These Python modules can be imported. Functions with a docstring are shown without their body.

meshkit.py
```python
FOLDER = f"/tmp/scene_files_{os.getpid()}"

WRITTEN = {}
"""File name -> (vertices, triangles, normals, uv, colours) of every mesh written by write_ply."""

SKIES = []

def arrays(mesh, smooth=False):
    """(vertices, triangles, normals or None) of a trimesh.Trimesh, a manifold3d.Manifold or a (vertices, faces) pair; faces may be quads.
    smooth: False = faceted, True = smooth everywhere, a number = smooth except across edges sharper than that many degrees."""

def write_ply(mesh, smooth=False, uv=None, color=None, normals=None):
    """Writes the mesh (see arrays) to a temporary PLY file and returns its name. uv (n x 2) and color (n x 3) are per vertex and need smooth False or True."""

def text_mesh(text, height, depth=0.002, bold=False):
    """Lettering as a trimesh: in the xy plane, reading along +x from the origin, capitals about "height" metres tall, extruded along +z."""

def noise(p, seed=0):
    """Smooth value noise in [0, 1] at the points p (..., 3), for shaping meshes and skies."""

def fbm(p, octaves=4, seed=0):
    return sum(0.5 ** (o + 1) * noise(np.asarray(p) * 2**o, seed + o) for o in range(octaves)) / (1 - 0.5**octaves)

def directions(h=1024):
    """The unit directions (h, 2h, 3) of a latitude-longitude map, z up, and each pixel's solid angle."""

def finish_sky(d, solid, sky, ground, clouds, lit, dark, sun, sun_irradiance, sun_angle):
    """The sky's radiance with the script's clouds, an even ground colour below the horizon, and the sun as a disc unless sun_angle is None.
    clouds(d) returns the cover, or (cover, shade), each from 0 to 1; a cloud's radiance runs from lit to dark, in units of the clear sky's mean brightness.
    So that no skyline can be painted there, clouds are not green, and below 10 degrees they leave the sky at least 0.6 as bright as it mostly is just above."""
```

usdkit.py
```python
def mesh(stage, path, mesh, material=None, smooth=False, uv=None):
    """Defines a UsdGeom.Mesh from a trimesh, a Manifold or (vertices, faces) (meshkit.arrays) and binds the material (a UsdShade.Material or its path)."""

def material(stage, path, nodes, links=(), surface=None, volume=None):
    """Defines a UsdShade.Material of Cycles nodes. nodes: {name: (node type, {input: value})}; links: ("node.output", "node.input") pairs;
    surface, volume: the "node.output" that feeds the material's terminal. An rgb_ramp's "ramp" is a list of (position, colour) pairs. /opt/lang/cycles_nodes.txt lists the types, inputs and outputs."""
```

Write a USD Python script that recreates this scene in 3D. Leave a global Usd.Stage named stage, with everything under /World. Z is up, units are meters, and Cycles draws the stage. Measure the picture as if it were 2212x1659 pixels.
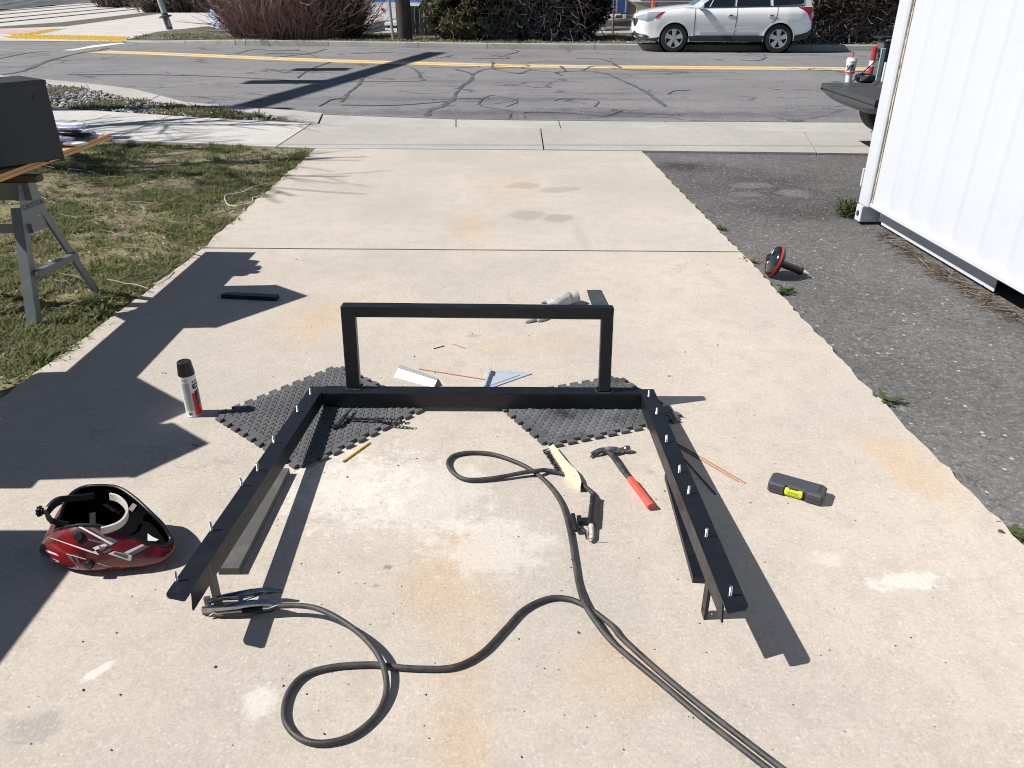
import math, random
import numpy as np, trimesh, shapely, usdkit, meshkit
from shapely.geometry import Polygon, Point, LineString, box as sbox
from shapely import affinity
from pxr import Usd, UsdGeom, UsdLux, UsdShade, Gf, Sdf

stage = Usd.Stage.CreateInMemory()
UsdGeom.SetStageUpAxis(stage, "Z")
UsdGeom.Xform.Define(stage, "/World")
UsdGeom.Scope.Define(stage, "/World/Looks")

# ---------------------------------------------------------------- camera, sky, sun, exposure
EYE_H, PITCH, FPX, PW, PH = 1.63, math.radians(27.2), 1685.0, 2212.0, 1659.0
EXPOSURE = 0.42
SUN_TO = np.array([-0.99, -0.055, 1.0]); SUN_TO /= np.linalg.norm(SUN_TO)
SUN_INTENSITY, SKY_STRENGTH = 1.25, 0.05

cam = UsdGeom.Camera.Define(stage, "/World/camera")
cam.CreateHorizontalApertureAttr(36.0)
cam.CreateVerticalApertureAttr(27.0)
cam.CreateFocalLengthAttr(36.0 * FPX / PW)
cam.CreateClippingRangeAttr((0.05, 2000.0))
cam.CreateExposureAttr(EXPOSURE)
cx = UsdGeom.Xformable(cam)
cx.AddTranslateOp().Set((0, 0, EYE_H))
cx.AddRotateXOp().Set(90 - math.degrees(PITCH))

dome = UsdLux.DomeLight.Define(stage, "/World/sky")
dome.GetPrim().SetCustomDataByKey("kind", "structure")
skym = usdkit.material(stage, "/World/Looks/sky_light", {
    "s": ("sky_texture", {"sky_type": "single_scattering", "sun_disc": False,
                          "sun_elevation": float(math.asin(SUN_TO[2])), "sun_rotation": float(math.atan2(SUN_TO[0], SUN_TO[1])),
                          "air_density": 1.0, "aerosol_density": 1.0, "ozone_density": 1.0, "altitude": 1300.0}),
    "b": ("background_shader", {"strength": SKY_STRENGTH})}, [("s.color", "b.color")], surface="b.background")
UsdShade.MaterialBindingAPI.Apply(dome.GetPrim()).Bind(skym)

sun = UsdLux.DistantLight.Define(stage, "/World/sun")
sun.CreateIntensityAttr(SUN_INTENSITY); sun.CreateNormalizeAttr(True); sun.CreateAngleAttr(0.53)
sun.CreateColorAttr(Gf.Vec3f(1.0, 0.965, 0.92))
zax = SUN_TO; xax = np.cross([0, 1, 0], zax); xax /= np.linalg.norm(xax); yax = np.cross(zax, xax)
sm = np.eye(4); sm[0, :3], sm[1, :3], sm[2, :3] = xax, yax, zax
UsdGeom.Xformable(sun).AddTransformOp().Set(Gf.Matrix4d(*sm.ravel().tolist()))

# ---------------------------------------------------------------- helpers
_c, _s = math.cos(PITCH), math.sin(PITCH)
def at(px, py, z=0.0):
    """Where the photograph's point (px, py) meets the level plane at height z."""
    x, y = (px - PW / 2) / FPX, -(py - PH / 2) / FPX
    d = np.array([x, _c + y * _s, -_s + y * _c])
    return np.array([0, 0, EYE_H]) + d * ((z - EYE_H) / d[2])
def aty(px, py, Y):
    """Where the same line of sight meets the upright plane y = Y."""
    x, y = (px - PW / 2) / FPX, -(py - PH / 2) / FPX
    d = np.array([x, _c + y * _s, -_s + y * _c])
    return np.array([0, 0, EYE_H]) + d * (Y / d[1])
def ats(pts, z=0.0):
    return [tuple(at(x, y, z)[:2]) for x, y in pts]

rng = np.random.default_rng(7)
names = {}
def numbered(parent, name):
    k = (parent, name)
    n = names.get(k, 0); names[k] = n + 1
    return f"{parent}/{name}" if n == 0 else f"{parent}/{name}_{n:03d}"
class Thing:
    def __init__(s, path, loc): s.path, s.loc = path, np.asarray(loc, float)
def tag(prim, label=None, cat=None, group=None, kind=None):
    for k, v in (("label", label), ("category", cat), ("group", group), ("kind", kind)):
        if v: prim.SetCustomDataByKey(k, v)
def thing(name, label, cat, loc=(0, 0, 0), group=None, kind=None):
    p = numbered("/World", name)
    x = UsdGeom.Xform.Define(stage, p); x.AddTranslateOp().Set(tuple(float(v) for v in loc))
    tag(x.GetPrim(), label, cat, group, kind)
    return Thing(p, loc)
def cat_(ms):
    ms = [m for m in ms if m is not None]
    return trimesh.util.concatenate([trimesh.Trimesh(m.vertices, m.faces, process=False) for m in ms]) if len(ms) > 1 else ms[0]
def tomesh(m):
    if isinstance(m, (list,)): return cat_([tomesh(x) for x in m])
    if hasattr(m, "to_mesh"):
        q = m.to_mesh(); return trimesh.Trimesh(q.vert_properties[:, :3], q.tri_verts, process=False)
    if isinstance(m, tuple):
        v, f = np.asarray(m[0], float), np.asarray(m[1], int)
        if f.shape[1] == 4: f = np.vstack([f[:, [0, 1, 2]], f[:, [0, 2, 3]]])
        return trimesh.Trimesh(v, f, process=False)
    return m
def obj(name, mesh, material, parent=None, smooth=35, label=None, cat=None, group=None, kind=None):
    """One Mesh prim, modelled in world coordinates."""
    m = tomesh(mesh).copy()
    root = parent.path if parent else "/World"
    p = numbered(root, name)
    loc = parent.loc if parent else np.zeros(3)
    m.vertices = np.asarray(m.vertices) - loc
    pm = usdkit.mesh(stage, p, m, MATS[material], smooth=smooth)
    tag(pm.GetPrim(), label, cat, group, kind)
    return Thing(p, loc)

# ---- shapes
def bx(c, s, rz=0.0, ch=0.0, R=None):
    """A box (centre, size) with chamfered edges."""
    s = np.asarray(s, float) / 2
    if ch > 0:
        pts = []
        for sx in (-1, 1):
            for sy in (-1, 1):
                for sz in (-1, 1):
                    for k in range(3):
                        v = s.copy(); v[np.arange(3) != k] -= ch
                        pts.append(v * [sx, sy, sz])
        m = trimesh.convex.convex_hull(np.array(pts))
    else:
        m = trimesh.creation.box(extents=2 * s)
    T = np.eye(4)
    if R is not None: T[:3, :3] = R
    elif rz: T = trimesh.transformations.rotation_matrix(rz, [0, 0, 1])
    T[:3, 3] = c
    m.apply_transform(T)
    return m
def frame_of(d, up=(0, 0, 1)):
    d = np.asarray(d, float); d = d / np.linalg.norm(d)
    up = np.asarray(up, float)
    if abs(d @ up) > 0.98 * np.linalg.norm(up): up = np.array([0, 1.0, 0])
    r = np.cross(d, up); r /= np.linalg.norm(r)
    return d, r, np.cross(r, d)
def bar(a, b, w, h, ch=0.0, up=(0, 0, 1), roll=0.0):
    """A rectangular bar from a to b, w wide (sideways) and h high."""
    a, b = np.asarray(a, float), np.asarray(b, float)
    d, r, u = frame_of(b - a, up)
    if roll: r, u = r * math.cos(roll) + u * math.sin(roll), u * math.cos(roll) - r * math.sin(roll)
    return bx((a + b) / 2, (np.linalg.norm(b - a), w, h), ch=ch, R=np.stack([d, r, u], 1))
def tube(pts, r, n=8, cap=True, flat=1.0, up=(0, 0, 1)):
    """A swept tube; r may be one radius or one per point; flat squashes it along its up direction."""
    P = np.asarray(pts, float); k = len(P)
    R = np.broadcast_to(np.asarray(r, float), (k,))
    t = np.gradient(P, axis=0); t /= np.maximum(np.linalg.norm(t, axis=1, keepdims=True), 1e-9)
    _, rr, uu = frame_of(t[0], up)
    V = []
    ang = np.arange(n) * 2 * np.pi / n
    for i in range(k):
        rr = rr - t[i] * (rr @ t[i]); rr /= np.linalg.norm(rr); uu = np.cross(rr, t[i])
        V.append(P[i] + R[i] * (np.cos(ang)[:, None] * rr + flat * np.sin(ang)[:, None] * uu))
    V = np.vstack(V)
    i, j = np.meshgrid(np.arange(k - 1), np.arange(n), indexing="ij"); i, j = i.ravel(), j.ravel()
    q = np.stack([i * n + j, i * n + (j + 1) % n, (i + 1) * n + (j + 1) % n, (i + 1) * n + j], 1)
    f = np.vstack([q[:, [0, 1, 2]], q[:, [0, 2, 3]]])
    if cap:
        V = np.vstack([V, P[0], P[-1]]); a, b = k * n, k * n + 1; jj = np.arange(n)
        f = np.vstack([f, np.stack([np.full(n, a), (jj + 1) % n, jj], 1), np.stack([np.full(n, b), (k - 1) * n + jj, (k - 1) * n + (jj + 1) % n], 1)])
    m = trimesh.Trimesh(V, f, process=False)
    m.invert() if False else None
    return m
def smooth_path(pts, n=8):
    """Catmull-Rom through the points."""
    P = np.asarray(pts, float)
    P = np.vstack([2 * P[0] - P[1], P, 2 * P[-1] - P[-2]])
    out = []
    for i in range(1, len(P) - 2):
        for t in np.arange(n) / n:
            a, b, c, d = P[i - 1:i + 3]
            out.append(0.5 * (2 * b + (c - a) * t + (2 * a - 5 * b + 4 * c - d) * t * t + (3 * b - a - 3 * c + d) * t ** 3))
    out.append(P[-2])
    return np.array(out)
def cyl(a, b, r, r2=None, n=20):
    return tube([a, b], [r, r if r2 is None else r2], n)
def lathe(base, axis, prof, n=24):
    """prof: (radius, height along the axis) pairs."""
    d, r, u = frame_of(axis)
    base = np.asarray(base, float); ang = np.arange(n) * 2 * np.pi / n
    V, k = [], len(prof)
    for (rad, h) in prof:
        V.append(base + d * h + max(rad, 1e-5) * (np.cos(ang)[:, None] * r + np.sin(ang)[:, None] * u))
    V = np.vstack(V)
    i, j = np.meshgrid(np.arange(k - 1), np.arange(n), indexing="ij"); i, j = i.ravel(), j.ravel()
    q = np.stack([i * n + j, i * n + (j + 1) % n, (i + 1) * n + (j + 1) % n, (i + 1) * n + j], 1)
    return tomesh((V, q))
def poly(pts): 
    p = Polygon(pts)
    return p if p.is_valid else p.buffer(0)
def slab(p, z0, z1):
    """Extrudes a shapely polygon (or list of points) from z0 to z1."""
    if not hasattr(p, "geoms") and not isinstance(p, Polygon): p = poly(p)
    ms = []
    for g in getattr(p, "geoms", [p]):
        if g.is_empty or g.area < 1e-9 or g.geom_type != "Polygon": continue
        m = trimesh.creation.extrude_polygon(g, z1 - z0, engine="earcut"); m.apply_translation([0, 0, z0]); ms.append(m)
    return cat_(ms)
def place(m, X, Y, O):
    """Puts a mesh modelled in local axes at origin O with x axis X and y axis Y."""
    X, Y = np.asarray(X, float), np.asarray(Y, float); X = X / np.linalg.norm(X)
    Y = Y - X * (X @ Y); Y = Y / np.linalg.norm(Y)
    T = np.eye(4); T[:3, 0], T[:3, 1], T[:3, 2], T[:3, 3] = X, Y, np.cross(X, Y), O
    m = tomesh(m).copy(); m.apply_transform(T); return m
def wobble(pts, step, amp, seed=0):
    """A line with an uneven, broken edge."""
    L = LineString(pts); n = max(2, int(L.length / step)); r = np.random.default_rng(seed)
    out = []
    for i in range(n + 1):
        p = np.array(L.interpolate(i / n, normalized=True).coords[0])
        out.append(tuple(p + (r.normal(0, amp, 2) if 0 < i < n else 0)))
    return out

# ---------------------------------------------------------------- materials
MATS = {}
class Ref(str): pass
class Node:
    def __init__(s, n): s.__dict__["n"] = n
    def __getattr__(s, k): return Ref(f"{s.n}.{k}")
class Graph:
    def __init__(s): s.nodes, s.links = {}, []
    def __call__(s, kind, **kw):
        n = f"n{len(s.nodes)}"; vals = {}
        for k, v in kw.items():
            if isinstance(v, Ref): s.links.append((str(v), f"{n}.{k}"))
            else: vals[k] = v
        s.nodes[n] = (kind, vals)
        return Node(n)
    def mixc(s, f, a, b, mode="mix"): return s("mix_color", blend_type=mode, fac=f, a=a, b=b).result
    def math(s, op, a, b=0.5, clamp=False): return s("math", math_type=op, value1=a, value2=b, use_clamp=clamp).value
    def ramp(s, f, lo, hi, smooth=True): return s("map_range", range_type="smoothstep" if smooth else "linear", value=f, from_min=lo, from_max=hi, to_min=0.0, to_max=1.0, clamp=True).result
    def noise(s, v, scale, detail=4.0, rough=0.55, dist=0.0): return s("noise_texture", vector=v, scale=scale, detail=detail, roughness=rough, distortion=dist)
    def done(s, name, surf):
        MATS[name] = usdkit.material(stage, f"/World/Looks/{name}", s.nodes, s.links, surface=str(surf)); return MATS[name]
def M(name, col, rough=0.6, metal=0.0, var=0.0, vscale=6.0, col2=None, bump=0.0, bscale=80.0, coat=0.0, spec=None, alpha=None):
    """A principled material; var mixes in col2 (or a darker tone) by noise, bump adds fine relief."""
    g = Graph(); kw = {}
    pos = g("geometry").position
    if var > 0:
        c2 = col2 if col2 is not None else tuple(c * 0.6 for c in col)
        f = g.noise(pos, vscale, 6.0, 0.6).fac
        kw["base_color"] = g.mixc(g.math("multiply", g.ramp(f, 0.38, 0.68), var), col, c2)
        kw["roughness"] = g("map_range", value=f, from_min=0.3, from_max=0.7, to_min=max(rough - 0.08, 0.02), to_max=min(rough + 0.1, 1.0), clamp=True).result
    else:
        kw["base_color"], kw["roughness"] = col, rough
    if bump > 0:
        kw["normal"] = g("bump", height=g.noise(pos, bscale, 3.0).fac, strength=min(bump, 1.0), distance=0.002 * max(1.0, bump)).normal
    if coat: kw["coat_weight"] = coat; kw["coat_roughness"] = 0.05
    if spec is not None: kw["specular_ior_level"] = spec
    return g.done(name, g("principled_bsdf", metallic=metal, **kw).BSDF)

def blob(g, pos, c, r, ang=0.0, soft=0.55, nscale=5.0, amt=0.6, gran=1.0):
    """A soft-edged stain of its own shape round the world point c; r = (half length, half width)."""
    m = g("mapping", mapping_type="texture", vector=pos, location=(c[0], c[1], 0.0), rotation=(0.0, 0.0, ang), scale=(r[0], r[1], 50.0)).vector
    d = g("vector_math", math_type="length", vector1=m).value
    n = g.noise(pos, nscale, 6.0, 0.65).fac
    n2 = g.noise(pos, 45.0, 4.0, 0.8).fac
    v = g.math("add", d, g.math("add", g.math("multiply", g.math("subtract", n, 0.5), amt * 2), g.math("multiply", g.math("subtract", n2, 0.5), gran)))
    return g("map_range", range_type="smoothstep", value=v, from_min=1.0 - soft, from_max=1.0, to_min=1.0, to_max=0.0, clamp=True).result

def concrete(name, a, b, stains=(), speck=1.0, bump=0.5, dark=0.4):
    g = Graph(); pos = g("geometry").position
    big = g.noise(pos, 0.8, 8.0, 0.6).fac
    col = g.mixc(g.ramp(big, 0.35, 0.65), a, b)
    mid = g.noise(pos, 9.0, 6.0, 0.65).fac
    col = g.mixc(g.math("multiply", g.ramp(mid, 0.42, 0.72), 0.5), col, tuple(x * 0.74 for x in a))
    gr = g.noise(pos, 38.0, 5.0, 0.75).fac
    col = g.mixc(g.math("multiply", g.ramp(gr, 0.5, 0.75), 0.45 * speck), col, tuple(x * 0.62 for x in a))
    col = g.mixc(g.math("multiply", g.ramp(gr, 0.48, 0.28), 0.35 * speck), col, tuple(min(1, x * 1.32) for x in a))
    for (c, r, ang, color, amt, kw) in stains:
        col = g.mixc(g.math("multiply", blob(g, pos, c, r, ang, **kw), amt), col, color)
    wv = g("vector_math", math_type="add", vector1=g("mapping", mapping_type="point", vector=pos, scale=(0.42, 0.3, 1.0)).vector, vector2=g("vector_math", math_type="scale", vector1=g.noise(pos, 2.2, 6.0, 0.7).color, scale=0.22).vector).vector
    e = g("voronoi_texture", feature="distance_to_edge", vector=wv, scale=1.0).distance
    col = g.mixc(g.math("multiply", g.math("multiply", g.ramp(e, 0.0042, 0.0014), g.ramp(g.noise(pos, 0.9, 2.0).fac, 0.5, 0.58)), 0.2), col, (0.16, 0.14, 0.12))
    br = g("mapping", mapping_type="point", vector=pos, scale=(9.0, 0.9, 1.0), rotation=(0.0, 0.0, 0.05)).vector
    col = g.mixc(g.math("multiply", g.ramp(g.noise(br, 3.0, 6.0, 0.7).fac, 0.5, 0.8), 0.28), col, tuple(x * 0.72 for x in a))
    f1 = g.noise(pos, 95.0, 5.0, 0.85).fac
    col = g.mixc(g.math("multiply", g.ramp(f1, 0.52, 0.72), 0.62 * speck), col, (0.20, 0.175, 0.15), "mix")
    col = g.mixc(g.math("multiply", g.ramp(f1, 0.47, 0.28), 0.62 * speck), col, (0.84, 0.79, 0.71), "mix")
    v = g("voronoi_texture", vector=pos, scale=150.0, randomness=1.0)
    pit = g.math("multiply", g.ramp(v.distance, 0.25, 0.12), g.ramp(g("separate_color", color=v.color).r, 0.9, 0.93))
    col = g.mixc(g.math("multiply", pit, dark), col, (0.07, 0.06, 0.05))
    h = g.math("add", g.math("multiply", f1, 0.7), g.math("multiply", g.noise(pos, 35.0, 4.0).fac, 0.6))
    nb = g("bump", height=h, strength=bump, distance=0.004).normal
    return g.done(name, g("principled_bsdf", base_color=col, roughness=0.88, specular_ior_level=0.3, normal=nb).BSDF)

def asphalt(name, a, b, fleck, scale=1.0, bump=0.8, extra=(), streak=0.0, fine=160.0, cracks=0.0, clump=0.0):
    g = Graph(); pos = g("geometry").position
    big = g.noise(pos, 0.6 * scale, 8.0, 0.62).fac
    col = g.mixc(g.ramp(big, 0.35, 0.65), a, b)
    if streak:
        st = g("mapping", mapping_type="point", vector=pos, scale=(0.25, 2.2, 1.0), rotation=(0.0, 0.0, 0.09)).vector
        sn = g.noise(st, 1.0, 7.0, 0.65).fac
        col = g.mixc(g.math("multiply", g.ramp(sn, 0.5, 0.72), streak), col, tuple(x * 0.55 for x in a))
    for (c, r, ang, color, amt, kw) in extra:
        col = g.mixc(g.math("multiply", blob(g, pos, c, r, ang, **kw), amt), col, color)
    if cracks:
        wv = g("vector_math", math_type="add", vector1=g("mapping", mapping_type="point", vector=pos, scale=(0.55, 0.9, 1.0)).vector, vector2=g("vector_math", math_type="scale", vector1=g.noise(pos, 1.3, 5.0, 0.65).color, scale=0.55).vector).vector
        e = g("voronoi_texture", feature="distance_to_edge", vector=wv, scale=1.0).distance
        cm = g.math("multiply", g.ramp(e, 0.026, 0.010), g.ramp(g.noise(pos, 0.5, 3.0).fac, 0.47, 0.56))
        col = g.mixc(g.math("multiply", cm, cracks), col, (0.05, 0.05, 0.052))
        e2 = g("voronoi_texture", feature="distance_to_edge", vector=wv, scale=3.1).distance
        cm2 = g.math("multiply", g.ramp(e2, 0.030, 0.012), g.ramp(g.noise(pos, 0.42, 3.0).fac, 0.56, 0.62))
        col = g.mixc(g.math("multiply", cm2, cracks * 0.7), col, (0.06, 0.06, 0.062))
    if clump:
        c1 = g.noise(pos, 26.0, 5.0, 0.85).fac
        col = g.mixc(g.math("multiply", g.ramp(c1, 0.5, 0.66), clump), col, tuple(x * 0.28 for x in a))
        col = g.mixc(g.math("multiply", g.ramp(c1, 0.46, 0.3), clump * 0.8), col, fleck)
    f1 = g.noise(pos, fine * 0.6, 4.0, 0.8).fac
    col = g.mixc(g.math("multiply", g.ramp(f1, 0.54, 0.68), 0.7), col, tuple(x * 0.3 for x in a))
    col = g.mixc(g.math("multiply", g.ramp(f1, 0.46, 0.3), 0.75), col, fleck)
    v = g("voronoi_texture", vector=pos, scale=fine * 0.5)
    hi = g.math("multiply", g.ramp(v.distance, 0.4, 0.25), g.ramp(g("separate_color", color=v.color).g, 0.955, 0.975))
    col = g.mixc(g.math("multiply", hi, 0.5), col, tuple(min(x * 1.9, 0.7) for x in fleck))
    nb = g("bump", height=f1, strength=bump, distance=0.008).normal
    return g.done(name, g("principled_bsdf", base_color=col, roughness=0.85, specular_ior_level=0.35, normal=nb).BSDF)
# ---------------------------------------------------------------- setting: materials
RUST = (0.52, 0.33, 0.17)
WHT = (0.72, 0.68, 0.62)
DK = (0.19, 0.17, 0.15)
st = [((-0.21, 1.86), (0.22, 0.42), 0.1, RUST, 0.42, dict(soft=0.9)), ((-0.12, 1.3), (0.14, 0.35), 0.0, RUST, 0.4, dict(soft=0.9)),
      ((-1.05, 3.94), (0.28, 0.5), -0.2, RUST, 0.4, dict(soft=0.95)), ((1.50, 2.5), (0.2, 0.42), 0.25, RUST, 0.42, dict(soft=0.9)),
      ((0.28, 1.5), (0.25, 0.2), 0.0, RUST, 0.3, dict(soft=0.9)), ((0.1, 3.6), (0.5, 0.18), 0.2, RUST, 0.22, dict(soft=0.9)),
      ((-0.6, 2.36), (0.36, 0.34), 0.0, WHT, 0.62, dict(nscale=16.0, amt=1.2, soft=0.9, gran=2.0)), ((-0.3, 2.3), (0.3, 0.3), 0.0, WHT, 0.35, dict(nscale=12.0, amt=0.9)), ((1.2, 1.85), (0.16, 0.05), 0.1, WHT, 0.5, dict(nscale=18.0, amt=1.0)),
      ((-0.64, 1.4), (0.055, 0.075), 0.2, WHT, 0.55, dict(nscale=14.0)), ((-1.1, 1.5), (0.05, 0.022), 0.9, WHT, 0.7, dict(nscale=18.0)), ((-0.07, 2.02), (0.24, 0.2), 0.0, WHT, 0.4, dict(nscale=12.0, amt=1.0)),
      ((-1.18, 1.32), (0.09, 0.06), 0.0, (0.3, 0.28, 0.27), 0.6, dict(nscale=18.0, amt=1.0)), ((1.0, 1.95), (0.07, 0.05), 0.0, WHT, 0.35, dict(nscale=18.0)),
      ((-0.39, 1.915), (0.022, 0.016), 0.2, DK, 0.8, dict(soft=0.7, nscale=30.0, amt=0.3)), ((-0.415, 1.83), (0.018, 0.012), 0.1, DK, 0.5, dict(soft=0.8, nscale=30.0, amt=0.3)),
      ((0.62, 1.9), (0.06, 0.05), 0.1, DK, 0.35, dict(soft=0.9, nscale=20.0, amt=0.7)), ((0.52, 2.45), (0.03, 0.03), 0.1, DK, 0.4, dict(soft=0.9, nscale=20.0, amt=0.5)),
      ((-0.2, 3.72), (0.06, 0.03), 0.1, DK, 0.45, dict(soft=0.9, nscale=20.0, amt=0.5))]
concrete("driveway_concrete", (0.515, 0.456, 0.388), (0.435, 0.391, 0.340), st)
st2 = [((0.10, 7.1), (0.20, 0.16), 0.1, (0.27, 0.25, 0.215), 0.5, dict(soft=0.5, nscale=4.0, amt=0.7)), ((0.42, 6.95), (0.24, 0.12), 0.2, (0.27, 0.25, 0.22), 0.5, dict(soft=0.35, nscale=5.0, amt=0.7)),
       ((0.12, 6.1), (0.16, 0.2), 0.0, (0.25, 0.235, 0.205), 0.5, dict(soft=0.5, nscale=5.0, amt=0.7)), ((0.36, 6.0), (0.14, 0.14), 0.0, (0.27, 0.25, 0.22), 0.6, dict(soft=0.35, nscale=6.0, amt=0.7)),
       ((-0.3, 5.75), (0.25, 0.6), 0.0, RUST, 0.3, dict(soft=0.9)), ((-0.05, 7.0), (0.35, 0.9), 0.0, RUST, 0.22, dict(soft=0.9)), ((0.5, 5.5), (0.07, 0.6), 0.05, (0.34, 0.31, 0.27), 0.4, dict(soft=0.8, nscale=3.0, amt=0.4)),
       ((-0.95, 6.3), (0.5, 0.9), 0.0, (0.38, 0.36, 0.33), 0.35, dict(soft=0.95))]
concrete("driveway_concrete_far", (0.515, 0.46, 0.394), (0.44, 0.398, 0.348), st2)
concrete("sidewalk_concrete", (0.54, 0.52, 0.49), (0.47, 0.455, 0.43), [((0.0, 9.2), (3.0, 1.0), 0.0, (0.44, 0.42, 0.38), 0.5, dict(soft=0.9, nscale=1.5))], speck=0.7)
concrete("sidewalk_worn", (0.43, 0.405, 0.375), (0.37, 0.355, 0.33), speck=0.8)
concrete("kerb_concrete", (0.40, 0.385, 0.36), (0.30, 0.29, 0.275), speck=0.5)
concrete("gutter_concrete", (0.46, 0.44, 0.41), (0.37, 0.36, 0.34), speck=0.6)
concrete("far_concrete", (0.56, 0.53, 0.49), (0.47, 0.45, 0.42), speck=0.2)
concrete("lot_concrete", (0.50, 0.47, 0.43), (0.42, 0.40, 0.37), speck=0.2)
asphalt("road_asphalt", (0.225, 0.22, 0.218), (0.18, 0.177, 0.177), (0.36, 0.355, 0.35), 0.5, 0.4, streak=0.7, fine=60.0, cracks=0.85, clump=0.25,
        extra=[((1.0, 11.6), (6.0, 0.55), -0.03, (0.075, 0.073, 0.075), 0.75, dict(soft=0.9, nscale=2.0, amt=0.8)), ((-1.0, 13.2), (5.0, 0.5), -0.03, (0.09, 0.088, 0.09), 0.5, dict(soft=0.9, nscale=1.5, amt=0.8)),
               ((7.0, 11.7), (3.5, 0.7), 0.0, (0.08, 0.078, 0.08), 0.6, dict(soft=0.9, nscale=2.0))])
PADX = [((2.3, 7.0), (0.95, 1.3), 0.3, (0.055, 0.052, 0.052), 0.8, dict(soft=0.9, nscale=2.2, amt=0.8)), ((2.5, 6.25), (1.3, 0.42), 0.0, (0.055, 0.052, 0.052), 0.8, dict(soft=0.9, nscale=3.0, amt=0.6)), ((1.75, 8.0), (0.5, 0.35), 0.0, (0.03, 0.028, 0.028), 0.9, dict(soft=0.9, nscale=3.0)),
        ((2.2, 7.2), (0.22, 0.14), 0.2, (0.2, 0.195, 0.19), 0.6, dict(soft=0.3, nscale=6.0)), ((2.5, 6.9), (0.16, 0.2), 0.2, (0.19, 0.185, 0.18), 0.6, dict(soft=0.3, nscale=6.0)), ((2.05, 6.85), (0.2, 0.1), 0.0, (0.2, 0.195, 0.19), 0.5, dict(soft=0.3, nscale=6.0))]
asphalt("pad_asphalt", (0.145, 0.139, 0.137), (0.105, 0.10, 0.099), (0.36, 0.345, 0.335), 1.2, 1.0, extra=PADX, fine=80.0, clump=0.75)
M("tar_seal", (0.075, 0.076, 0.08), 0.6, var=0.9, vscale=4.0, col2=(0.15, 0.15, 0.152))
M("yellow_paint", (0.72, 0.51, 0.23), 0.75, var=0.6, vscale=5.0, col2=(0.50, 0.36, 0.18))
M("yellow_faded", (0.30, 0.25, 0.19), 0.8, var=0.7, vscale=4.0, col2=(0.19, 0.18, 0.17))
M("white_paint", (0.72, 0.72, 0.70), 0.7, var=0.4, vscale=6.0, col2=(0.5, 0.5, 0.49))
M("tactile_yellow", (0.82, 0.58, 0.09), 0.65, var=0.3, vscale=3.0, col2=(0.6, 0.45, 0.18))
M("base_dirt", (0.14, 0.12, 0.095), 0.95, var=0.8, vscale=1.0, col2=(0.2, 0.18, 0.15), bump=1.0, bscale=20.0)
M("lawn_soil", (0.19, 0.185, 0.085), 0.95, var=1.0, vscale=3.5, col2=(0.155, 0.105, 0.072), bump=2.0, bscale=45.0)
M("verge_soil", (0.115, 0.098, 0.075), 0.95, var=0.9, vscale=4.0, col2=(0.075, 0.075, 0.04), bump=1.0, bscale=30.0)
M("ballast", (0.20, 0.20, 0.205), 0.95, var=0.9, vscale=5.0, col2=(0.10, 0.10, 0.105), bump=1.0, bscale=8.0)
M("joint_dirt", (0.06, 0.05, 0.04), 0.95, var=0.6, vscale=30.0)
M("rail_steel", (0.09, 0.075, 0.065), 0.5, metal=0.3, var=0.5, vscale=3.0)

# ---------------------------------------------------------------- setting: ground
obj("ground", slab([(-160, -40), (160, -40), (160, 260), (-160, 260)], -0.5, -0.14), "base_dirt", kind="structure")

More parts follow.
